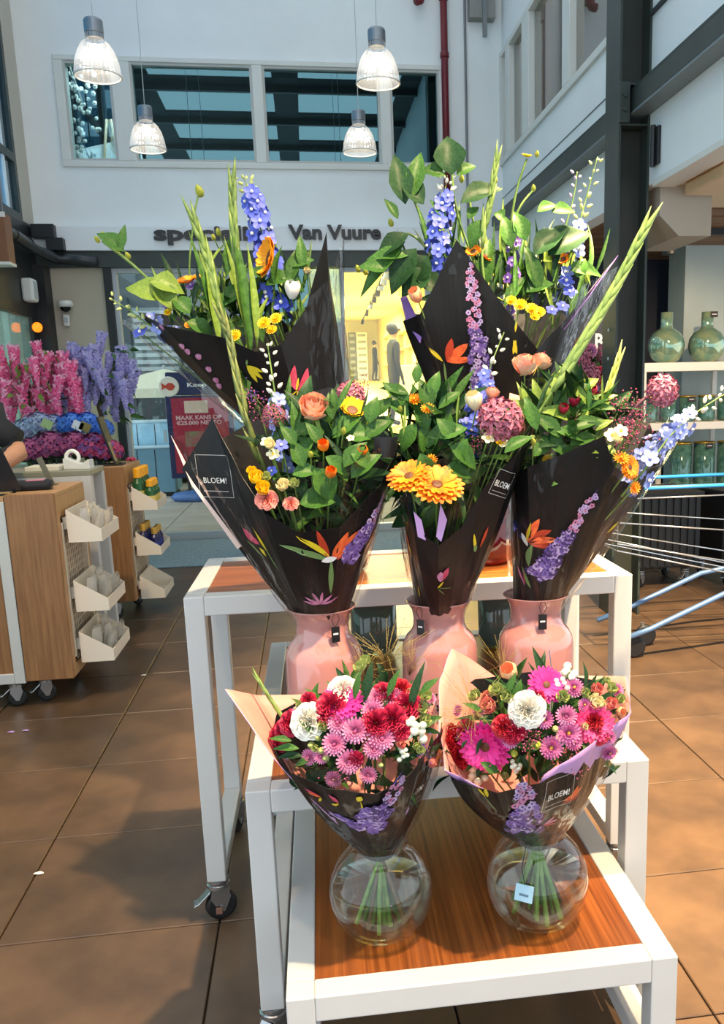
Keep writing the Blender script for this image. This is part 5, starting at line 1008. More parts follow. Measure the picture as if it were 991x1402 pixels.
# ------------------------------------------------------------------ front bouquet in the left round vase
def ball_stems(b, n, seed, zlow=-.185):
    n += 5
    rd = random.Random(seed)
    for i in range(n):
        a = 2*PI*i/n+rd.uniform(-.3, .3); r0 = rd.uniform(.004, .018); r1 = rd.uniform(.02, .058); c2 = a+2.6
        MB().tube([(r0*math.cos(c2), r0*math.sin(c2), .02), (r0*.6*math.cos(c2), r0*.6*math.sin(c2), -.02), (r1*.5*math.cos(a), r1*.5*math.sin(a), zlow*.55), (r1*math.cos(a), r1*math.sin(a), zlow+rd.uniform(0, .02))], rd.uniform(.0036, .0058), 7).build('stem', STEM if i % 4 else mat('stem_brown', '5A4A2E', .5), b.root, smooth=True)
    MB().tube([(0, 0, -.012), (0, 0, .012)], .021, 14, False).build('binding', mat('clear_tape', '6A705E', .25), b.root)
A = Bouquet('wrapped_bouquet', 'pink and crimson bouquet in black paper in the untagged round vase', (BV[0][0], BV[0][1], .596), ((.083, 1.615, .830), (.165, .145, .135)))
oA = [(368, 1012, 1.58), (392, 1056, 1.50), (450, 1080, 1.44), (515, 1088, 1.42), (560, 1062, 1.45), (606, 1000, 1.55), (600, 965, 1.72), (520, 945, 1.76), (430, 950, 1.74), (380, 975, 1.68)]
wrap(A, 'wrap_paper', PAPER, oA, .027, -.030, bulge=.012, fold=.003); wA, vA = A.wrapo, A.bvh
oAl = [(306, 944, 1.60), (350, 1010, 1.55), (392, 1062, 1.52), (450, 1120, 1.50), (515, 1140, 1.50), (560, 1110, 1.51), (604, 1000, 1.56), (598, 955, 1.73), (520, 940, 1.77), (440, 950, 1.78), (350, 952, 1.74)]
wrap(A, 'paper_lining', [LILP, LINE], oAl, .027, -.005, bulge=.006, fold=.003, off=-.003)
oAc = [(390, 1035, 1.50), (450, 1050, 1.42), (510, 1040, 1.40), (575, 1040, 1.43), (612, 985, 1.54), (600, 950, 1.74), (500, 935, 1.78), (400, 960, 1.7)]
wrap(A, 'cellophane', CELLO, oAc, .034, -.02, bulge=.018, fold=.004, off=.003, thick=0)
A.wrapo, A.bvh = wA, vA
decal(A, 524, 1104, delph(.15, .06, 1), -.04, 1., 'printed_delphinium'); decal(A, 571, 1078, bloem(.050, .085, th=.15), .32, 1., 'printed_brand_panel'); decal(A, 440, 1090, [(P_RD, lens(0, 0, .035, .008, 2.6)), (P_OR, lens(0, 0, .03, .008, 2.9)), (P_YE, lens(0, -.002, .02, .005, -2.4))], .0, 1., 'printed_gloriosa'); decal(A, 464, 1098, [(P_RD, lens(0, 0, .026, .009, 2.2)), (P_YE, lens(0, -.002, .02, .006, -2.6))], 0, 1., 'printed_gloriosa'); decal(A, 490, 1096, [(P_YE, lens(0, 0, .018, .012, 1.0)), (P_YE, lens(.003, -.035, .035, .003, 1.5)), (P_GR, lens(.012, -.07, .04, .003, 1.7))], 0, 1., 'printed_tulip'); decal(A, 572, 1112, [(P_OR, lens(-.01, 0, .045, .010, .65)), (P_ORD, lens(-.012, -.012, .04, .008, .5)), (P_OR, lens(-.016, -.035, .045, .007, .9))], .1, 1., 'printed_strelitzia')
ball_stems(A, 13, 1); A.sprigs(34, (400, 595), (1035, 1085), 1.53, (12, 35), .013, (LEAFD, LEAFD, LEAF)); A.filler(100, (.05, .09), .88, (LEAF, LEAFD, LEAFD), -.9, .02)
for k, x, y, s in (('carnation_crimson', 385, 1010, 1.), ('carnation_crimson', 455, 968, 1.05), ('gerbera_magenta', 468, 962, .9), ('carnation_white', 424, 988, 1.05), ('carnation_white', 470, 946, .85), ('mum_pink', 458, 1018, 1.), ('mum_pink', 487, 1000, 1.1), ('mum_pink', 522, 1010, 1.1), ('mum_pink', 478, 1042, 1.05), ('mum_pink', 512, 1024, .9), ('mum_pink', 515, 957, .95), ('mum_pink', 540, 956, .9), ('mum_pink', 510, 973, .95), ('mum_pink', 533, 975, .85), ('mum_pink', 463, 989, .95), ('carnation_crimson', 515, 990, .95), ('carnation_crimson', 536, 984, 1.), ('carnation_crimson', 556, 966, 1.), ('carnation_crimson', 525, 951, .8), ('carnation_crimson', 400, 990, .9), ('carnation_red', 548, 945, .8), ('lisianthus_lime', 573, 972, 1.1), ('lisianthus_lime', 578, 955, 1.1), ('lisianthus_lime', 493, 918, 1.), ('lisianthus_lime', 500, 908, .9), ('lisianthus_cream', 560, 955, .9), ('lisianthus_lime', 580, 985, .9), ('berries', 570, 1002, 1.2), ('berries', 560, 995, 1.), ('berries', 550, 1032, .7), ('bud_green', 440, 1028, 1.), ('bud_green', 446, 1038, 1.), ('bud_green', 426, 1020, 1.), ('rose_pink', 548, 1018, .55), ('mum_pink', 457, 1066, .72), ('limonium_purple', 578, 1025, .6), ('lisianthus_lime', 443, 995, .8), ('mum_pink', 408, 978, .7), ('bud_green', 435, 1010, .9), ('lisianthus_lime', 568, 1020, .55), ('carnation_crimson', 390, 1000, .8), ('carnation_crimson', 548, 1000, .7)): A.F(k, x, y, s)
rx = random.Random(31)
for i in range(20): A.F(rx.choice(('carnation_crimson', 'mum_pink', 'lisianthus_lime', 'bud_green', 'limonium', 'rose_pink')), rx.uniform(395, 590), rx.uniform(945, 1068), rx.uniform(.5, .8))
A.F('grass', 530, 920, 1.0, Y=1.70); A.F('grass', 500, 935, .8, Y=1.7); A.F('grass', 560, 925, .7, Y=1.72)
A.gladiolus([(392, 990, 1.62), (372, 960, 1.66), (350, 925, 1.70)], 9, .010, None, .1)
for a, b, w in (((400, 1015), (368, 1008), .014), ((410, 1025), (372, 1022), .015), ((415, 1035), (378, 1034), .016), ((425, 1040), (400, 1048), .015), ((430, 1005), (412, 985), .014), ((500, 960), (508, 905), .018), ((485, 958), (492, 918), .014), ((560, 975), (578, 905), .016), ((530, 955), (545, 915), .014), ((575, 950), (600, 925), .015), ((435, 1010), (445, 985), .014), ((440, 1035), (425, 1050), .014), ((545, 1045), (575, 1030), .02), ((470, 1010), (462, 985), .012), ((520, 968), (532, 955), .016)): A.leaf(a, b, 1.50, w, LEAF if w < .016 else LEAFD)
# ------------------------------------------------------------------ front bouquet in the right round vase
B = Bouquet('wrapped_bouquet', 'magenta gerbera bouquet in black paper in the round vase with a blue tag', (BV[1][0], BV[1][1], .596), ((.432, 1.590, .842), (.172, .135, .125)))
oB = [(608, 1015, 1.58), (618, 1068, 1.50), (680, 1086, 1.42), (740, 1072, 1.41), (800, 1040, 1.45), (850, 985, 1.55), (835, 935, 1.72), (740, 918, 1.76), (650, 930, 1.74), (612, 960, 1.66)]
wrap(B, 'wrap_paper', PAPER, oB, .027, -.030, bulge=.022, fold=.003); wB, vB = B.wrapo, B.bvh
oBl = [(598, 985, 1.60), (608, 1055, 1.51), (650, 1075, 1.46), (715, 1110, 1.48), (745, 1062, 1.41), (800, 1028, 1.42), (866, 975, 1.52), (858, 926, 1.64), (830, 925, 1.74), (740, 925, 1.78), (690, 935, 1.80), (640, 900, 1.77), (617, 888, 1.72), (600, 930, 1.66)]
wrap(B, 'paper_lining', [LILP, LINE], oBl, .027, -.005, bulge=.012, fold=.004, off=-.002)
wrap(B, 'cellophane', CELLO, [(604, 1020, 1.56), (640, 1068, 1.44), (720, 1062, 1.39), (800, 1022, 1.42), (862, 960, 1.54), (830, 915, 1.74), (700, 915, 1.78), (620, 940, 1.68)], .034, -.02, bulge=.028, fold=.004, off=.003, thick=0)
B.wrapo, B.bvh = wB, vB
decal(B, 718, 1108, delph(.17, .06, 4), .2, 1., 'printed_delphinium'); decal(B, 764, 1084, bloem(.066, .074, th=.19), .20, 1., 'printed_brand_panel'); decal(B, 665, 1085, [(P_YE, lens(0, -.01, .026, .009, 1.3)), (P_YE, lens(-.004, -.01, .024, .006, 1.9)), (P_GR, lens(.004, -.05, .045, .003, 1.8))], 0, 1., 'printed_tulip'); decal(B, 782, 1092, [(P_OR, lens(-.02, -.004, .05, .012, .45)), (P_OR, lens(-.006, .0, .03, .010, 1.0)), (P_ORD, lens(-.02, -.01, .045, .006, .3))], .1, 1., 'printed_strelitzia'); decal(B, 752, 1126, [(P_PK, lens(-.015, 0, .03, .007, .3)), (P_PK, lens(-.015, 0, .026, .006, .9)), (P_RD, lens(-.015, -.003, .03, .005, 0))], 0, 1., 'printed_nerine')
ball_stems(B, 14, 5); B.sprigs(40, (625, 830), (1025, 1072), 1.52, (12, 32), .013, (LEAFD, LEAFD, LEAF)); B.filler(100, (.05, .09), .88, (LEAF, LEAFD, LEAFD), -.9, .02)
for k, x, y, s in (('gerbera_magenta', 664, 1022, 1.12), ('gerbera_pink', 812, 990, 1.0), ('gerbera_magenta', 748, 938, .8), ('carnation_white', 722, 972, 1.05), ('carnation_red', 625, 1010, 1.05), ('carnation_red', 628, 1035, 1.0), ('carnation_red', 690, 995, .8), ('carnation_crimson', 640, 1000, .8), ('rose_pink', 672, 968, 1.05), ('rose_pink', 668, 955, .7), ('lisianthus_lime', 680, 948, 1.1), ('lisianthus_lime', 652, 955, 1.), ('lisianthus_lime', 695, 955, 1.), ('lily_peach', 700, 925, .9), ('mum_mauve', 755, 1023, 1.05), ('mum_mauve', 778, 1003, 1.1), ('mum_mauve', 785, 1015, .8), ('mum_pink', 775, 980, .9), ('mum_mauve', 745, 985, .85), ('mum_mauve', 785, 942, .9), ('berries', 780, 922, 1.1), ('berries', 768, 938, .8), ('berries', 652, 1063, 1.1), ('berries', 705, 1050, .7), ('lisianthus_cream', 812, 963, 1.05), ('rose_pink', 832, 965, .9), ('lisianthus_lime', 835, 945, .9), ('lisianthus_lime', 770, 955, 1.), ('rose_pink', 815, 945, .8), ('lisianthus_lime', 846, 958, .8), ('lisianthus_cream', 825, 975, .6), ('lisianthus_lime', 800, 950, .8), ('bud_green', 760, 998, .9), ('bud_yellow', 704, 1032, 1.1), ('mum_mauve', 800, 965, .6), ('carnation_crimson', 700, 1005, .7), ('limonium', 700, 985, .5), ('lisianthus_lime', 828, 933, .6), ('bud_yellow', 735, 1020, 1.3), ('lisianthus_lime', 692, 1058, .6), ('carnation_red', 615, 1020, .8), ('lily_peach', 845, 975, .5)): B.F(k, x, y, s)
for i in range(20): B.F(rx.choice(('carnation_red', 'mum_mauve', 'lisianthus_lime', 'lisianthus_cream', 'limonium', 'rose_pink', 'carnation_crimson')), rx.uniform(625, 845), rx.uniform(930, 1045), rx.uniform(.5, .85))
B.F('grass', 655, 985, .9, Y=1.52); B.F('grass', 640, 1000, .7, Y=1.52); B.F('grass', 690, 930, .8, Y=1.74)
for a, b, w in (((705, 965), (712, 930), .02), ((715, 965), (690, 935), .016), ((720, 990), (735, 960), .016), ((740, 960), (752, 935), .014), ((725, 1030), (705, 1015), .016), ((730, 1025), (742, 1012), .014), ((695, 950), (705, 920), .016), ((660, 975), (635, 960), .014), ((735, 1010), (765, 995), .010), ((745, 1005), (790, 1000), .010), ((730, 985), (720, 1005), .012), ((765, 965), (790, 955), .012), ((700, 1040), (680, 1020), .013)): B.leaf(a, b, 1.50, w, LEAF)
MB().tube(B.path([(752, 985, 1.60), (756, 930, 1.66), (752, 890, 1.68), (745, 905, 1.68)]), .0012, 5).build('dried_tendril', mat('grey_lilac_stem', '6A6478', .6), B.root)
# ------------------------------------------------------------------ the three bouquets in pink vases
NZ = .651+.312
C_ = Bouquet('wrapped_bouquet', 'bouquet with peach rose and the square BLOEM panel standing up', (*VP[0], NZ), ((at(440, 610, 2.0).x, 2.0, at(440, 610, 2.0).z), (.165, .12, .17)))
oC = [(249, 643, 2.05), (290, 572, 2.00), (330, 650, 1.93), (362, 702, 1.88), (410, 730, 1.86), (465, 722, 1.86), (520, 665, 1.90), (546, 610, 1.98), (520, 570, 2.14), (440, 545, 2.20), (340, 580, 2.18), (270, 620, 2.10)]
wrap(C_, 'wrap_paper', PAPER, oC, .052, -.03, bulge=.010, fold=.003); wC, vC = C_.wrapo, C_.bvh
le = [C_.loc(at(*p)) for p in ((234, 596, 2.055), (246, 624, 2.05), (262, 664, 2.045), (325, 752, 2.04), (330, 748, 2.045), (268, 660, 2.05), (250, 625, 2.055))]
q = MB(); q.add(le, [(0, 1, 6), (1, 2, 5, 6), (2, 3, 4, 5)]); md = q.build('paper_lining', mat('pale_paper_edge', 'E0C8C0', .6), C_.root).modifiers.new('thick', 'SOLIDIFY'); md.thickness = .001
wrap(C_, 'cellophane', CELLO, [(240, 600, 2.02), (330, 655, 1.90), (400, 660, 1.82), (470, 640, 1.81), (545, 600, 1.90), (552, 570, 2.05), (450, 530, 2.22), (320, 570, 2.18)], .057, -.035, bulge=.008, fold=.005, off=.002, thick=0)
C_.wrapo, C_.bvh = wC, vC
decal(C_, 294, 652, bloem(.082, .098, tw=.68, th=.13), -.06, 1., 'printed_brand_panel', .0015)
decal(C_, 440, 765, strel_left(), .0, 1.15, 'printed_strelitzia'); decal(C_, 503, 722, delph(.17, .04, 9), -.30, 1., 'printed_delphinium'); decal(C_, 352, 745, [(P_RD, lens(0, 0, .04, .012, 2.1)), (P_RD, lens(.006, .0, .034, .012, 2.4)), (P_YE, lens(.004, -.006, .025, .006, -1.0)), (P_GR, lens(.01, -.03, .05, .003, 2.2))], 0, 1.2, 'printed_gloriosa'); decal(C_, 438, 822, [(P_PK, lens(0, -.01, .04, .007, a_)) for a_ in (.2, .7, 1.3, 1.9, 2.5, 2.9)], 0, 1., 'printed_nerine'); decal(C_, 345, 720, [(P_YE, lens(0, 0, .06, .01, -.95)), (P_GR, lens(.02, -.03, .06, .006, -.9))], 0, 1.2, 'printed_leaf')
C_.filler(130, (.07, .13), .88, (LEAF, LEAFD, LEAFD), -.9, .05)
for k, x, y, s, Y in (('rose_peach', 428, 568, 1.4, 1.93), ('allium', 375, 570, .95, 1.95), ('milkweed', 480, 542, .75, 2.0), ('sunflower_yellow', 482, 562, 1., 1.95), ('lisianthus_yellow', 352, 658, 1.0, 1.87), ('lisianthus_yellow', 360, 672, 1., 1.86), ('lisianthus_cream', 388, 668, 1.0, 1.86), ('lisianthus_lime', 403, 664, .9, 1.86), ('carnation_salmon', 365, 685, .85, 1.86), ('carnation_salmon', 398, 690, .6, 1.86), ('lisianthus_cream', 370, 612, .9, 1.88), ('small_white', 366, 606, 1., 1.88), ('small_white', 374, 622, 1., 1.88), ('alstro_orange', 443, 616, 1., 1.86), ('alstro_orange', 452, 652, 1., 1.85), ('alstro_orange', 497, 622, .9, 1.88), ('bud_yellow', 425, 622, 1., 1.86), ('lisianthus_lime', 365, 655, .9, 1.87), ('star_blue', 385, 610, .9, 1.92), ('star_blue', 372, 645, .7, 1.9), ('bud_yellow', 470, 590, 1., 1.9), ('limonium', 497, 530, .6, 2.02), ('small_white', 480, 600, .6, 1.9), ('lisianthus_yellow', 346, 648, .7, 1.88), ('limonium', 353, 555, .8, 2.0)): C_.F(k, x, y, s, Y=Y)
C_.delphinium([(390, 690, 2.0), (385, 590, 1.98), (375, 530, 1.98), (366, 470, 2.0)], 16, .018, BLUP, 14, .022, BERRY)
C_.gladiolus([(395, 720, 2.05), (352, 620, 2.0), (330, 540, 1.99), (315, 470, 2.0), (305, 440, 2.0)], 14, .020, mat('gladiolus_olive', '4E5A2A', .5, col2='7A8440', scale=30), .15)
C_.sprigs(16, (380, 530), (560, 640), 1.90, (30, 65), .011)
for a, b, w in (((430, 600), (395, 630), .045), ((440, 610), (420, 575), .03), ((455, 600), (495, 560), .045), ((470, 600), (520, 590), .05), ((445, 625), (480, 650), .04), ((480, 620), (515, 640), .045), ((405, 610), (385, 580), .03), ((415, 640), (400, 600), .035), ((430, 640), (460, 690), .06), ((410, 690), (460, 680), .06), ((470, 640), (500, 600), .035), ((500, 600), (535, 570), .04), ((455, 575), (450, 535), .025), ((505, 580), (515, 540), .035), ((460, 560), (455, 530), .02), ((480, 655), (520, 615), .04), ((430, 590), (395, 590), .035), ((400, 650), (440, 640), .04)): C_.leaf(a, b, 1.86 if a[1] > 600 else 1.92, w, LEAF)
D_ = Bouquet('wrapped_bouquet', 'bouquet with a large orange chrysanthemum low in its paper', (*VP[1], NZ), ((at(605, 600, 2.0).x, 2.0, at(605, 600, 2.0).z), (.155, .12, .17)))
oD = [(548, 600, 2.0), (550, 650, 1.93), (566, 722, 1.87), (600, 748, 1.85), (632, 722, 1.86), (662, 668, 1.86), (708, 622, 1.87), (730, 582, 1.94), (712, 560, 2.12), (650, 550, 2.2), (580, 560, 2.2)]
wrap(D_, 'wrap_paper', PAPER, oD, .052, -.03, bulge=.016, fold=.003); wD, vD = D_.wrapo, D_.bvh
for (a, b, c, d) in (((566, 700), (572, 735), (583, 740), (577, 712)), ((603, 690), (597, 735), (604, 742), (612, 712))): q = MB(); q.add([D_.loc(at(x, y, 1.862)) for x, y in (a, b, c, d)], [(0, 1, 2, 3)]); md = q.build('lining_tab', LILP, D_.root).modifiers.new('thick', 'SOLIDIFY'); md.thickness = .001
wrap(D_, 'cellophane', CELLO, [(535, 600, 2.0), (545, 640, 1.88), (590, 650, 1.81), (650, 640, 1.82), (718, 590, 1.92), (715, 555, 2.1), (640, 540, 2.22), (560, 550, 2.2)], .057, -.035, bulge=.008, fold=.006, off=.002, thick=0)
D_.wrapo, D_.bvh = wD, vD
MB().sheet(lambda u, v: tuple(D_.loc(at(512+33*u-6*(1-v)*u, 626-28*v, 1.90))+V((0, .012*math.sin(PI*u)*-1, 0))), 8, 4).build('paper_flap', PAPER, D_.root, smooth=True)
decal(D_, 688, 662, bloem(.060, .058, tw=.8, th=.24), -.18, 1., 'printed_brand_panel'); decal(D_, 606, 790, [(P_RD, lens(0, -.01, .035, .014, 1.5)), (P_PK, lens(.0, -.012, .03, .012, 2.0)), (P_YE, lens(.002, -.03, .02, .005, 1.4)), (P_GR, lens(.0, -.03, .03, .002, -.6)), (P_GR, lens(.004, -.03, .028, .002, .1))], 0, 1.15, 'printed_gloriosa'); decal(D_, 650, 755, [(P_YE, lens(0, 0, .05, .008, 2.2)), (P_GR, lens(0, 0, .02, .01, 2.2)), (P_ORD, lens(.008, .01, .05, .008, 1.7))], 0, 1.1, 'printed_strelitzia'); decal(D_, 568, 800, [(P_GR, lens(0, -.03, .06, .004, 1.9)), (P_YE, lens(.012, -.03, .03, .003, 1.2))], 0, 1., 'printed_leaf'); decal(D_, 562, 750, [(P_ORD, lens(0, 0, .04, .012, 1.8)), (P_YE, lens(.002, -.02, .03, .008, 1.75))], 0, 1., 'printed_strelitzia')
D_.filler(130, (.07, .13), .86, (LEAF, LEAFD, LEAFD), -.9, .05)
for k, x, y, s, Y, dr in (('mum_orange', 598, 664, 1.15, 1.82, (.1, -.62, .8)), ('mum_orange', 560, 652, .95, 1.84, (-.3, -.55, .8)), ('tulip_cream', 652, 560, 1.0, 1.92, (-.35, -.5, 1)), ('rose_peach', 672, 545, .7, 1.96, (.2, -.4, 1)), ('milkweed', 685, 575, 1.12, 1.90, None), ('marigold', 567, 548, 1., 1.95, None), ('marigold', 585, 560, .85, 1.93, None), ('small_white', 668, 600, 1., 1.88, None), ('button_yellow', 683, 606, .5, 1.88, None), ('small_white', 690, 607, 1., 1.88, None), ('bud_green', 700, 605, 1., 1.88, None), ('limonium', 650, 610, .6, 1.9, None), ('bud_yellow', 548, 560, 1., 1.93, None), ('star_blue', 638, 580, 1., 1.95, None), ('star_blue', 645, 590, .9, 1.93, None), ('marigold', 590, 630, .8, 1.9, None)): D_.F(k, x, y, s, Y=Y, dr=dr)
D_.delphinium([(640, 650, 2.0), (645, 590, 1.98), (660, 545, 1.99), (672, 500, 2.02), (690, 455, 2.05)], 18, .019, BLU_, 10, .022, BERRY)
D_.sprigs(16, (530, 690), (560, 620), 1.93, (35, 70), .011)
for a, b, w in (((570, 580), (545, 620), .045), ((575, 585), (600, 640), .05), ((585, 590), (570, 545), .035), ((600, 600), (640, 580), .045), ((605, 590), (610, 555), .045), ((615, 610), (660, 640), .05), ((560, 570), (530, 545), .035), ((555, 560), (548, 525), .03), ((590, 560), (575, 515), .035), ((600, 560), (630, 530), .03), ((610, 640), (650, 650), .05), ((575, 620), (590, 665), .04), ((620, 600), (600, 570), .04), ((640, 600), (620, 640), .035), ((560, 540), (520, 525), .03), ((570, 525), (572, 495), .022), ((690, 620), (730, 590), .03), ((590, 545), (600, 505), .03), ((545, 545), (525, 520), .03), ((590, 690), (610, 660), .035), ((515, 570), (535, 540), .035), ((540, 575), (510, 590), .04)): D_.leaf(a, b, 1.85 if a[1] > 590 else 1.94, w, LEAF)
E_ = Bouquet('wrapped_bouquet', 'bouquet with a long gladiolus spike and red bird of paradise print', (*VP[2], NZ), ((at(775, 570, 2.0).x, 2.0, at(775, 570, 2.0).z), (.15, .12, .15)))
oE = [(702, 650, 1.96), (722, 640, 1.90), (770, 622, 1.87), (827, 597, 1.86), (842, 640, 1.88), (862, 652, 1.92), (905, 636, 2.0), (890, 580, 2.16), (800, 560, 2.22), (720, 575, 2.18), (700, 610, 2.08)]
wrap(E_, 'wrap_paper', PAPER, oE, .052, -.03, bulge=.004, fold=.003); wE, vE = E_.wrapo, E_.bvh
q = MB().sheet(lambda u, v: tuple(E_.loc(at(690+50*u+8*v, 600-62*v+14*u, 2.06))+V((0, .015*math.sin(PI*u), 0))), 6, 4); md = q.build('paper_lining', LINE, E_.root, smooth=True).modifiers.new('thick', 'SOLIDIFY'); md.thickness = .001
wrap(E_, 'cellophane', CELLO, [(700, 640, 1.95), (770, 600, 1.83), (835, 590, 1.82), (880, 612, 1.87), (926, 606, 1.98), (910, 560, 2.16), (800, 540, 2.24), (710, 560, 2.16)], .057, -.035, bulge=.012, fold=.005, off=.002, thick=0)
E_.wrapo, E_.bvh = wE, vE
decal(E_, 728, 742, strelitzia(), .12, 1.05, 'printed_strelitzia'); decal(E_, 775, 735, delph(.24, .042, 12, P_PK), -.38, 1., 'printed_delphinium'); decal(E_, 716, 790, [(P_PK, lens(0, -.02, .05, .007, 1.7)), (P_RD, lens(.002, -.02, .04, .005, 1.3)), (P_GR, lens(.014, -.03, .06, .010, 1.6))], 0, 1., 'printed_nerine'); decal(E_, 838, 720, [(P_YE, lens(-.01, -.02, .045, .012, .9))], 0, 1., 'printed_leaf')
E_.filler(110, (.07, .12), .88, (LEAF, LEAFD, LEAFY), -.9, .03)
for k, x, y, s, Y, dr in (('rose_peach', 718, 512, 1.25, 1.99, (-.1, -.5, 1)), ('rose_peach', 737, 505, 1.0, 2.02, (.3, -.4, 1)), ('milkweed', 906, 535, .85, 1.95, (.5, -.6, .4)), ('small_white', 838, 596, 1.2, 1.86, None), ('small_white', 850, 590, 1.1, 1.86, None), ('lisianthus_cream', 843, 604, .8, 1.86, None), ('mum_orange', 862, 640, .55, 1.87, (.5, -1, .2)), ('marigold', 850, 628, 1., 1.87, None), ('marigold', 868, 668, .9, 1.88, (.4, -1, 0)), ('limonium', 845, 565, .9, 1.95, None), ('limonium', 868, 590, 1., 1.93, None), ('limonium', 868, 560, .9, 1.96, None), ('limonium', 855, 600, .9, 1.9, None), ('limonium', 878, 575, .8, 1.97, None), ('alstro_red', 785, 555, .9, 1.98, None), ('alstro_red', 770, 565, .8, 1.96, None), ('alstro_red', 810, 540, .8, 2.0, None), ('bud_yellow', 730, 605, 1., 1.88, None), ('button_yellow', 750, 630, .8, 1.93, None), ('limonium', 790, 590, .6, 1.92, None)): E_.F(k, x, y, s, Y=Y, dr=dr)
MB().tube(smooth_path(E_.path([(830, 640, 1.98), (850, 590, 1.96), (872, 555, 1.95), (895, 538, 1.95)])), .004, 7).build('milkweed_stem', mat('purple_brown_stem', '5A3440', .5), E_.root, smooth=True)
E_.gladiolus([(655, 690, 1.98), (715, 600, 1.95), (775, 505, 1.93), (835, 405, 1.92), (885, 308, 1.92)], 15, .026, mat('gladiolus_light_green', '6A8840', .42, col2='96AE5C', scale=26), .42)
E_.gladiolus([(815, 600, 2.02), (830, 545, 2.02), (848, 488, 2.03)], 8, .018, mat('gladiolus_yellow_green', '8A9A3C', .45, col2='B4B860', scale=26), .2)
E_.delphinium([(840, 690, 1.95), (880, 620, 1.95), (925, 590, 1.95), (960, 560, 1.96), (1000, 535, 1.97)], 20, .020, BLUP, 12, .024, BERRY)
E_.delphinium([(850, 680, 1.92), (885, 640, 1.9), (915, 600, 1.9), (940, 575, 1.9)], 12, .020, BLUP, 0, .022, BERRY)
E_.sprigs(24, (720, 850), (560, 620), 1.95, (35, 80), .012)
for a, b, w in (((770, 600), (730, 560), .035), ((760, 590), (825, 600), .05), ((755, 580), (800, 545), .04), ((780, 590), (830, 565), .035), ((740, 600), (785, 620), .05), ((735, 590), (720, 540), .035), ((765, 570), (770, 520), .035), ((790, 560), (805, 515), .04), ((800, 570), (850, 540), .03), ((780, 610), (820, 590), .04), ((745, 575), (700, 540), .03), ((740, 560), (730, 515), .022), ((725, 560), (715, 520), .02), ((800, 545), (780, 525), .03), ((760, 610), (800, 640), .04), ((730, 625), (760, 600), .035), ((815, 590), (840, 570), .02)): E_.leaf(a, b, 1.90 if a[1] > 585 else 1.97, w, LEAF if w > .03 else LEAFY)
# ------------------------------------------------------------------ tall bouquets at the back
G_ = Bouquet('wrapped_bouquet', 'tall bouquet with sunflower, gladiolus and a black paper wing', (*BK[0], 1.225), ((at(330, 440, 2.55).x, 2.58, at(330, 440, 2.55).z), (.20, .12, .13)))
oG = [(188, 428, 2.50), (225, 446, 2.44), (305, 462, 2.36), (350, 482, 2.35), (385, 472, 2.36), (420, 420, 2.42), (447, 318, 2.48), (450, 400, 2.66), (400, 450, 2.80), (300, 440, 2.84), (220, 430, 2.72)]
wrap(G_, 'wrap_paper', PAPER, oG, .045, -.03, bulge=.015, fold=.004); wG, vG = G_.wrapo, G_.bvh
wrap(G_, 'cellophane', CELLO, [(165, 440, 2.48), (225, 440, 2.40), (320, 440, 2.33), (400, 430, 2.34), (452, 380, 2.40), (470, 325, 2.50), (455, 400, 2.70), (380, 440, 2.84), (270, 430, 2.84), (190, 430, 2.66)], .05, -.035, bulge=.006, fold=.006, off=.002, thick=0)
G_.wrapo, G_.bvh = wG, vG
for x, y in ((222, 447), (249, 474), (257, 481), (272, 488), (286, 505), (296, 520), (300, 528)): decal(G_, x, y, [(P_PK, [(.010*math.cos(a)*(1+.2*math.cos(3*a)), .008*math.sin(a)) for a in [2*PI*k/9 for k in range(9)]]), (P_LK, lens(-.006, 0, .012, .003, .4))], .4, 1.1, 'printed_floret')
decal(G_, 338, 500, lilybud(), 0, 1.5, 'printed_lily'); decal(G_, 405, 535, gloriosa(), 0, 1.35, 'printed_gloriosa'); decal(G_, 300, 575, [(P_ORD, lens(-.09, .05, .13, .02, -.55)), (P_OR, lens(-.06, .01, .1, .014, -.5)), (P_YE, lens(-.02, -.01, .06, .016, -.2))], 0, 1., 'printed_strelitzia')
G_.filler(46, (.08, .15), .9, (LEAF, LEAFD, LEAFY), -.2)
for k, x, y, s, Y, dr in (('sunflower', 370, 354, 1.15, 2.44, (-.86, -.40, .22)), ('sunflower', 256, 386, .55, 2.5, (-.2, -.5, 1)), ('sunflower', 276, 384, .5, 2.5, (.2, -.5, 1)), ('button_yellow', 362, 443, 1.05, 2.37, None), ('button_yellow', 378, 437, 1., 2.38, None), ('button_yellow', 322, 460, 1., 2.36, None), ('button_yellow', 372, 452, .9, 2.37, None), ('calla_white', 400, 408, 1.2, 2.44, (.1, -.3, 1)), ('purple_scabiosa', 232, 416, 1.0, 2.48, None), ('purple_scabiosa', 262, 392, .8, 2.49, None), ('button_yellow', 230, 428, .7, 2.46, None), ('star_blue', 192, 455, 1.2, 2.5, None), ('star_pale', 205, 435, 1.1, 2.55, None), ('star_pale', 215, 440, 1.1, 2.55, None), ('marigold', 258, 445, .6, 2.45, None), ('lisianthus_lime', 420, 352, .8, 2.5, None), ('lisianthus_cream', 420, 375, .8, 2.5, None), ('star_blue', 365, 408, 1.5, 2.48, None), ('star_blue', 385, 415, 1.5, 2.47, None), ('star_blue', 350, 415, 1.2, 2.48, None), ('bud_yellow', 299, 318, 1.2, 2.5, None), ('bud_yellow', 292, 325, 1., 2.5, None), ('limonium_purple', 345, 540, .7, 2.4, None)): G_.F(k, x, y, s, Y=Y, dr=dr)
G_.F('bud_yellow', 273, 262, 1.8, Y=2.5, stem=False); G_.stemline([(272, 265, 2.5), (264, 310, 2.5), (262, 400, 2.52), (300, 520, 2.56)], .0026)
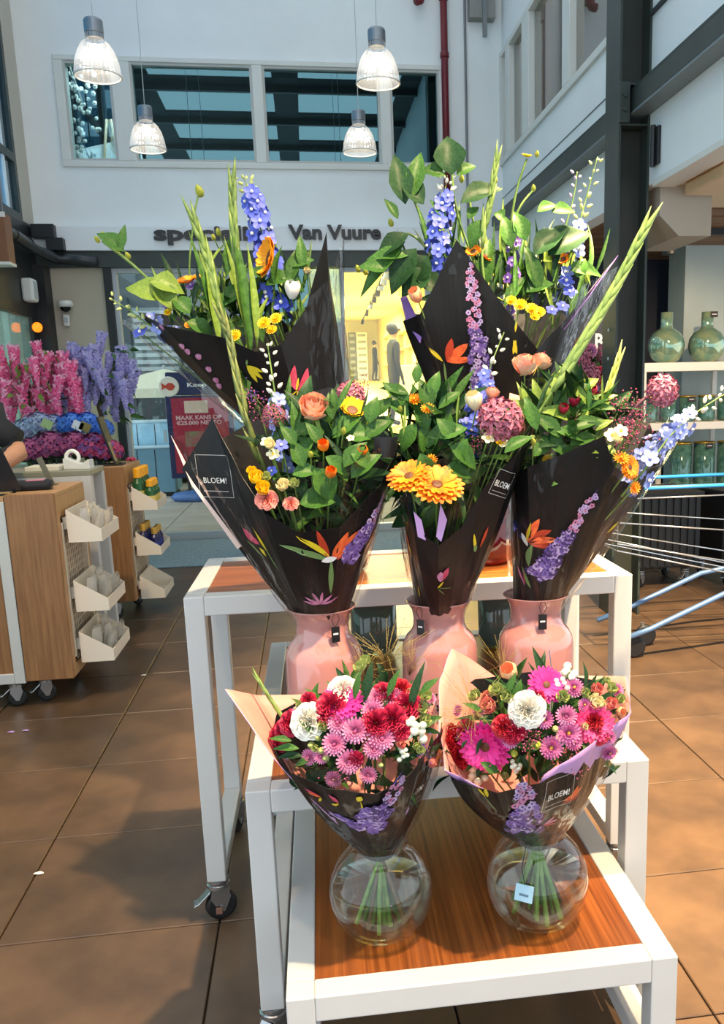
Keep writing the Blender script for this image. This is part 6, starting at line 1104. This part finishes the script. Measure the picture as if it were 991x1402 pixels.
G_.delphinium([(390, 470, 2.52), (372, 380, 2.5), (356, 310, 2.5), (345, 270, 2.5), (333, 243, 2.5)], 34, .026, BLU_, 10, .032)
G_.gladiolus([(352, 560, 2.46), (333, 430, 2.44), (322, 330, 2.43), (318, 248, 2.43)], 11, .026, None, .35)
G_.gladiolus([(330, 560, 2.44), (305, 450, 2.42), (288, 370, 2.42), (264, 298, 2.42)], 10, .026, None, .38)
G_.delphinium([(260, 470, 2.52), (205, 445, 2.5), (178, 425, 2.5), (150, 408, 2.5)], 4, .02, BLUP, 14, .022)
G_.stemline([(300, 520, 2.55), (245, 430, 2.53), (190, 370, 2.52), (140, 330, 2.52)], .004)
for a, b, w in (((170, 345), (132, 312), .05), ((165, 345), (170, 304), .022), ((205, 385), (255, 395), .07), ((225, 410), (170, 385), .08), ((240, 425), (205, 375), .06), ((255, 440), (300, 460), .05), ((300, 420), (345, 380), .05), ((400, 380), (360, 385), .05), ((395, 390), (410, 330), .04), ((415, 370), (410, 318), .035), ((330, 460), (350, 420), .045), ((290, 440), (310, 400), .045), ((310, 380), (318, 310), .03), ((345, 440), (330, 400), .05), ((260, 430), (235, 400), .05), ((360, 470), (345, 400), .03), ((385, 380), (420, 395), .05), ((365, 380), (340, 365), .04), ((400, 365), (430, 350), .04), ((310, 420), (270, 400), .04)): G_.leaf(a, b, 2.45, w, LEAF if w < .06 else LEAFY)
G_.sprigs(34, (230, 420), (400, 470), 2.46); G_.sprigs(34, (280, 400), (380, 470), 2.46, (40, 75), .016)
for a, b, w in (((305, 490), (266, 312), .035), ((345, 490), (322, 285), .035), ((320, 510), (296, 370), .03), ((352, 480), (344, 330), .028), ((300, 470), (285, 350), .028), ((335, 450), (312, 320), .028), ((340, 540), (318, 430), .03), ((330, 560), (345, 450), .028)): G_.leaf(a, b, 2.41, w, LEAFY if w < .03 else LEAF, .2, roll=.5)
for x, y in ((142, 322), (150, 330), (160, 340), (175, 350), (133, 328)): G_.F('bud_yellow', x, y, 1.1, Y=2.5, stem=False)
H_ = Bouquet('wrapped_bouquet', 'tall leafy bouquet with blue delphinium above a black paper point', (*BK[1], 1.225), ((at(680, 400, 2.6).x, 2.6, at(680, 400, 2.6).z), (.19, .11, .15)))
oH = [(552, 440, 2.50), (575, 430, 2.44), (625, 328, 2.38), (690, 420, 2.38), (735, 478, 2.39), (785, 425, 2.43), (838, 360, 2.52), (800, 430, 2.72), (720, 430, 2.82), (620, 430, 2.82), (560, 430, 2.68)]
wrap(H_, 'wrap_paper', PAPER, oH, .045, -.03, bulge=.012, fold=.004); wH, vH = H_.wrapo, H_.bvh
for pts in (((846, 350, 2.53), (838, 362, 2.51), (800, 415, 2.46), (772, 452, 2.43), (776, 438, 2.46), (812, 392, 2.50)), ((548, 408, 2.53), (556, 440, 2.50), (575, 470, 2.47), (580, 450, 2.47), (566, 425, 2.49), (556, 404, 2.52))): q = MB(); q.add([H_.loc(at(*p)) for p in pts], [(0, 1, 5), (1, 2, 4, 5), (2, 3, 4)]); md = q.build('paper_lining', mat('violet_paper_edge', '7E5AA8', .5), H_.root).modifiers.new('thick', 'SOLIDIFY'); md.thickness = .001
wrap(H_, 'cellophane', CELLO, [(533, 380, 2.52), (575, 400, 2.38), (625, 340, 2.33), (700, 410, 2.33), (780, 400, 2.38), (845, 365, 2.50), (820, 420, 2.72), (720, 430, 2.86), (600, 430, 2.84), (545, 400, 2.68)], .05, -.035, bulge=.006, fold=.006, off=.002, thick=0)
H_.wrapo, H_.bvh = wH, vH
decal(H_, 655, 470, delph(.42, .06, 21, P_PK), .03, 1., 'printed_delphinium'); decal(H_, 612, 495, [(P_OR, lens(0, 0, .07, .024, .75)), (P_ORD, lens(0, 0, .06, .02, 1.4)), (P_OR, lens(0, 0, .07, .016, .15)), (P_YE, lens(-.01, 0, .05, .01, 2.4)), (P_GR, lens(.0, -.06, .06, .006, 1.7))], -.1, 1.1, 'printed_strelitzia'); decal(H_, 703, 465, [(P_YE, lens(0, 0, .04, .010, -1.3)), (P_YE, lens(.006, 0, .04, .010, -1.7)), (P_YE, lens(.003, .02, .03, .006, 1.5)), (P_GR, lens(.0, .03, .04, .003, 1.4))], 0, 1., 'printed_lily'); decal(H_, 735, 500, gloriosa(), -.5, .9, 'printed_gloriosa')
H_.filler(48, (.09, .16), .9, (LEAF, LEAFD, LEAFY), -.2)
for k, x, y, s, Y, dr in (('button_yellow', 712, 418, 1.1, 2.38, None), ('button_yellow', 728, 424, 1.1, 2.38, None), ('button_yellow', 738, 428, 1., 2.38, None), ('button_yellow', 700, 412, .9, 2.39, None), ('button_yellow', 732, 434, .8, 2.37, None), ('sunflower', 664, 350, .5, 2.45, (.4, -.6, .5)), ('sunflower', 648, 345, .45, 2.46, (-.3, -.6, .5)), ('sunflower', 770, 356, .5, 2.5, (-.4, -.6, .6)), ('lily_peach', 573, 412, 1., 2.42, (-.4, -.6, .6)), ('bud_yellow', 573, 270, 1.5, 2.5, None), ('bud_yellow', 535, 305, 1.3, 2.5, None), ('bud_yellow', 545, 253, 1.2, 2.5, None), ('bud_yellow', 571, 238, 1.2, 2.5, None), ('bud_yellow', 620, 213, 1.3, 2.5, None), ('bud_yellow', 632, 245, 1.2, 2.5, None), ('bud_yellow', 730, 258, 1.1, 2.5, None), ('bud_yellow', 735, 211, 1., 2.5, None), ('bud_yellow', 678, 247, 1.1, 2.5, None), ('star_blue', 780, 400, 1.2, 2.46, None), ('star_blue', 775, 385, 1.3, 2.47, None), ('star_blue', 770, 420, 1.1, 2.45, None), ('star_blue', 755, 425, 1.0, 2.44, None), ('bud_yellow', 490, 368, 1.2, 2.5, None), ('bud_yellow', 500, 372, 1.2, 2.5, None)): H_.F(k, x, y, s, Y=Y, dr=dr, stem=k not in ('bud_yellow',))
H_.F('sunflower_yellow', 721, 215, .5, Y=2.5, dr=(.1, -.3, 1), stem=False)
for P_ in ([(721, 218, 2.5), (705, 270, 2.5), (695, 350, 2.52), (690, 460, 2.56)], [(730, 260, 2.5), (705, 300, 2.5), (690, 400, 2.55)], [(680, 560, 2.55), (660, 400, 2.5), (625, 290, 2.5), (618, 215, 2.5)], [(640, 560, 2.55), (600, 400, 2.5), (573, 290, 2.5), (545, 240, 2.5)], [(650, 540, 2.55), (615, 400, 2.5), (560, 320, 2.5), (500, 365, 2.5)], [(680, 540, 2.55), (655, 350, 2.52), (640, 260, 2.52)]): H_.stemline(P_, .0032)
H_.delphinium([(640, 480, 2.48), (612, 380, 2.46), (600, 320, 2.46), (608, 270, 2.46), (612, 240, 2.46)], 30, .025, BLU_, 9, .034, BERRY)
H_.delphinium([(700, 520, 2.5), (700, 420, 2.48), (702, 365, 2.47), (705, 312, 2.47)], 18, .019, PUR, 0, .017)
H_.delphinium([(760, 460, 2.5), (785, 340, 2.5), (800, 280, 2.5), (818, 215, 2.5)], 14, .022, BLUP, 16, .024, BUDG)
H_.delphinium([(755, 450, 2.5), (768, 340, 2.5), (785, 270, 2.5), (790, 235, 2.5)], 3, .02, BLUP, 12, .022, fm('lilac_bud', '8A7AA0', 'B0A4BC', 40))
H_.gladiolus([(680, 480, 2.44), (660, 360, 2.43), (670, 280, 2.43), (680, 218, 2.43)], 12, .020, None, .4)
for a, b, w in (((618, 240), (612, 180), .085), ((610, 240), (575, 228), .05), ((625, 240), (652, 222), .04), ((630, 278), (690, 247), .07), ((555, 280), (540, 205), .07), ((565, 270), (575, 200), .05), ((545, 300), (527, 268), .03), ((580, 280), (548, 240), .06), ((560, 320), (510, 350), .06), ((555, 330), (485, 400), .05), ((570, 340), (530, 400), .08), ((585, 350), (560, 390), .09), ((560, 350), (500, 345), .05), ((590, 370), (545, 400), .10), ((690, 300), (677, 290), .04), ((720, 330), (705, 285), .05), ((730, 350), (775, 305), .07), ((750, 350), (810, 305), .10), ((755, 290), (790, 285), .05), ((735, 290), (765, 275), .04), ((700, 340), (690, 290), .05), ((740, 400), (720, 330), .05), ((660, 400), (670, 320), .05), ((720, 400), (760, 380), .05), ((640, 300), (655, 280), .03), ((790, 380), (800, 350), .05), ((780, 370), (830, 370), .05), ((600, 400), (570, 370), .07), ((690, 420), (720, 370), .04), ((660, 300), (640, 340), .05), ((610, 300), (590, 270), .03), ((530, 370), (490, 360), .05)): H_.leaf(a, b, 2.44, w, LEAF if w < .06 else LEAFD)
H_.sprigs(50, (640, 820), (360, 450), 2.46, (50, 100)); H_.sprigs(14, (560, 640), (330, 420), 2.47)
# ------------------------------------------------------------------ bucket of mixed flowers by the column
kx = at(792, 520, 6.3)
kt = thing('flower_pedestal', 'white pedestal behind the tables carrying a flower bucket', 'pedestal', (kx.x, 6.3, 0)); MB().box(-.16, .16, -.16, .16, 0, .86).build('column', SW, kt, bevel=.004); MB().box(-.2, .2, -.2, .2, .86, .90).build('top', SW, kt, bevel=.004)
tag(MB().lathe([(.0, .01), (.12, .01), (.15, .30), (.155, .30), (.125, .0), (.0, .0)], 28, (kx.x, 6.3, .90)).build('flower_bucket', RUB, smooth=False), 'black bucket on the pedestal holding small mixed flowers', 'bucket')
K_ = Bouquet('mixed_bouquet', 'mixed pink, red and lilac bouquet in the bucket by the steel column', (kx.x, 6.3, 1.15), ((kx.x, 6.3, at(792, 525, 6.3).z), (.30, .22, .34)))
K_.filler(40, (.15, .28), .85, (LEAF, LEAFD), -.4); rk = random.Random(8)
for i in range(44):
    k = rk.choice(('carnation_crimson', 'mum_pink', 'purple_scabiosa', 'carnation_red', 'rose_peach', 'limonium', 'milkweed', 'mum_mauve', 'lisianthus_cream')); K_.F(k, rk.uniform(742, 842), rk.uniform(468, 590), rk.uniform(1.6, 2.4))
for a, b, w in (((760, 530), (750, 480), .10), ((800, 540), (820, 490), .1), ((780, 560), (790, 500), .12)): K_.leaf(a, b, 6.1, w, LEAF)
# ------------------------------------------------------------------ hydrangeas and wisteria trees on the back counter
def hyd(key, ms):
    def fn(mb):
        rd = random.Random(3); n = 130
        for i in range(n):
            zc = 1-1.55*(i+.5)/n; a = i*2.39996; rr = math.sqrt(max(0, 1-zc*zc)); d = V((rr*math.cos(a), rr*math.sin(a), zc)); s = MB(); s.k = rd.choice((0, 0, 1))
            for k in range(4): petal(s, k*PI/2, .001, .017, .019, rg(25), rg(0), .25, 2, .6)
            mb.merge(s, frame(V((d.x*.11, d.y*.11, d.z*.09))*rd.uniform(.92, 1.06), (d+V((rd.uniform(-.4, .4), rd.uniform(-.4, .4), 0))), spin=rd.uniform(0, 6)))
    return lib(key, ms, fn)
HP = hyd('hydrangea_purple', [fm('hydrangea_purple_petal', '6A2458', '8E3A74', 30), fm('hydrangea_plum_petal', '8A2E62', 'B0507E', 30)]); HM = hyd('hydrangea_magenta', [fm('hydrangea_magenta_petal', '8E2450', 'B84074', 30), fm('hydrangea_violet_petal', '5E2C6E', '7E4890', 30)]); HBL = hyd('hydrangea_blue', [fm('hydrangea_blue_petal', '2458B8', '3E78DC', 30), fm('hydrangea_azure_petal', '3A70CC', '5E94E8', 30)]); HPA = hyd('hydrangea_pale', [fm('hydrangea_pale_petal', '7E86B4', 'A8B0D0', 30), fm('hydrangea_grey_petal', '6A6E98', 'B8C4D8', 30)])
def hydrangea(me, px, py, Y, sc, label, group):
    p = at(px, py, Y); t = thing('hydrangea', label, 'hydrangea', (p.x, Y, hB), 0, group); h = p.z-hB
    o = inst(me, 'flower_head', t, Matrix.Translation((0, 0, h)) @ Matrix.Scale(sc, 4)); MB().tube([(0, 0, .005), (0, 0, h)], .006, 6).build('stem', STEMD, t)
    for k in range(3): a = 2.1*k+px; inst(leaf_me('hydleaf', 1., .5, .5, LEAFD), 'leaf', t, Matrix.Translation((0, 0, max(.02, h*.5))) @ Matrix.Rotation(a, 4, 'Z') @ Matrix.Rotation(-.3, 4, 'Y') @ Matrix.Scale(.13, 4))
for px, py, Y, sc, me, lb, g in ((40, 618, 6.22, .95, HP, 'purple hydrangea head in the low row on the counter', 'purple hydrangeas'), (68, 612, 6.25, 1.1, HP, 'purple hydrangea head in the low row on the counter', 'purple hydrangeas'), (100, 610, 6.25, 1.0, HP, 'purple hydrangea head in the low row on the counter', 'purple hydrangeas'), (128, 613, 6.22, 1.05, HM, 'magenta hydrangea head in the low row on the counter', 'magenta hydrangeas'), (148, 618, 6.2, .9, HM, 'magenta hydrangea head in the low row on the counter', 'magenta hydrangeas'), (34, 590, 6.6, .9, HPA, 'pale grey blue hydrangea head in the high row', 'pale blue hydrangeas'), (52, 582, 6.6, .95, HPA, 'pale grey blue hydrangea head in the high row', 'pale blue hydrangeas'), (72, 584, 6.62, .9, HPA, 'pale grey blue hydrangea head in the high row', 'pale blue hydrangeas'), (97, 582, 6.6, .95, HBL, 'bright blue hydrangea head in the high row', 'bright blue hydrangeas'), (118, 582, 6.6, .95, HBL, 'bright blue hydrangea head in the high row', 'bright blue hydrangeas'), (137, 588, 6.62, .85, HBL, 'bright blue hydrangea head in the high row', 'bright blue hydrangeas')): hydrangea(me, px, py, Y, sc, lb, g)
for px, py, c in ((62, 586, 'A8BC80'), (104, 588, 'E8E8EC'), (114, 590, '8A7A40')):
    p = at(px, py, 6.42); t = thing('price_card', 'small pale green card between the hydrangeas' if c[0] == 'A' else 'small white card between the hydrangeas' if c[0] == 'E' else 'small olive card between the hydrangeas', 'card', (p.x, 6.42, hB)); MB().box(-.035, .035, -.002, .002, 0, .06, Matrix.Translation((0, 0, p.z-hB)) @ Matrix.Rotation(.5, 4, 'Y')).build('card', mat('card_'+c, c, .6), t); MB().tube([(0, 0, 0), (0, 0, p.z-hB+.02)], .003, 5).build('pick', STEMD, t)
def raceme(key, ms, L, W):
    def fn(mb):
        rd = random.Random(5); n = 70
        for i in range(n):
            f = i/n; a = i*2.4; w = W*(1-f)**.55*rd.uniform(.6, 1.05); s = MB(); s.k = rd.choice((0, 0, 1)); d = V((math.cos(a), math.sin(a), -.35))
            for k in range(3): petal(s, k*2.1, .001, .022*(1.1-.5*f), .022*(1.1-.5*f), rg(40), rg(5), .3, 2, .5)
            mb.merge(s, frame(V((w*math.cos(a), w*math.sin(a), -L*f)), d, spin=a))
    return lib(key, ms, fn)
def wisteria(name, label, base, cpx, cpy, Y, R_, me, lm, n, seed, vs_=.36):
    c = at(cpx, cpy, Y); t = thing(name, label, 'wisteria', (c.x, Y, base)); rd = random.Random(seed); cz = c.z-base
    MB().lathe([(.0, 0), (.07, 0), (.085, .12), (.078, .12), (.0, .11)], 18).build('pot', RUB, t); tr = MB().tube(smooth_path([V((0, 0, .1)), V((.02, .01, cz*.4)), V((-.02, 0, cz*.8)), V((0, 0, cz+.1))]), .012, 8).build('trunk', mat('brown_bark', '4A3A2A', .8), t, smooth=True)
    for i in range(n):
        a = rd.uniform(0, 2*PI); r_ = R_*math.sqrt(rd.uniform(.03, 1)); z = cz+rd.uniform(-.55, .95)*vs_*math.sqrt(max(.1, 1-(r_/R_)**2))+.12; p = V((r_*math.cos(a), .75*r_*math.sin(a), z)); inst(me, 'flower_raceme', t, Matrix.Translation(p) @ Matrix.Rotation(rd.uniform(-.25, .25), 4, 'Y') @ Matrix.Rotation(a, 4, 'Z') @ Matrix.Scale(rd.uniform(.75, 1.15), 4))
        if i % 3 == 0: MB().tube([(0, 0, cz*.8), p*.5+V((0, 0, cz*.45)), p], .004, 5).build('branch', STEMD, t)
    for i in range(int(n*1.1)):
        a = rd.uniform(0, 2*PI); r_ = R_*math.sqrt(rd.uniform(.02, .9)); p = V((r_*math.cos(a), .75*r_*math.sin(a), cz+rd.uniform(-.7, .9)*vs_)); inst(leaf_me('wist'+lm.name, 1., .42, .5, lm), 'leaf', t, Matrix.Translation(p) @ Matrix.Rotation(a, 4, 'Z') @ Matrix.Rotation(rd.uniform(-.3, .9), 4, 'Y') @ Matrix.Rotation(rd.uniform(-1, 1), 4, 'X') @ Matrix.Scale(rd.uniform(.07, .12), 4))
RP_ = raceme('raceme_pink', [fm('wisteria_pink', 'F0508E', 'FF86B8', 30), fm('wisteria_pale_pink', 'F898C0', 'FFC4DA', 30)], .24, .042); RL_ = raceme('raceme_lilac', [fm('wisteria_lilac', '9E98DC', 'C4BEEC', 30), fm('wisteria_pale_lilac', 'A8A0D8', 'C8C4EA', 30)], .22, .040)
wisteria('wisteria_tree', 'bright pink artificial wisteria tree behind the hydrangeas', hB, 42, 545, 6.9, .36, RP_, LEAFY, 50, 3, .40)
wisteria('wisteria_tree', 'lavender artificial wisteria tree against the beige panel', hB, 136, 535, 7.05, .27, RL_, LEAF, 46, 9, .33)
# fallen petals on the floor
for k, (px, py) in enumerate(((10, 1003), (30, 1001), (193, 925), (46, 1197))):
    p = atz(px, py, .001); mb = MB(); petal(mb, 0, 0, .03, .02, rg(15), rg(-10), .3, 3); o = mb.build('fallen_petal', LILA if k < 2 else EYE_); o.location = (p.x, p.y, .003); tag(o, 'lilac petal fallen on the tiles near the castors' if k < 2 else 'pale petal fallen on the brown floor tiles', 'petal', 'fallen petals')
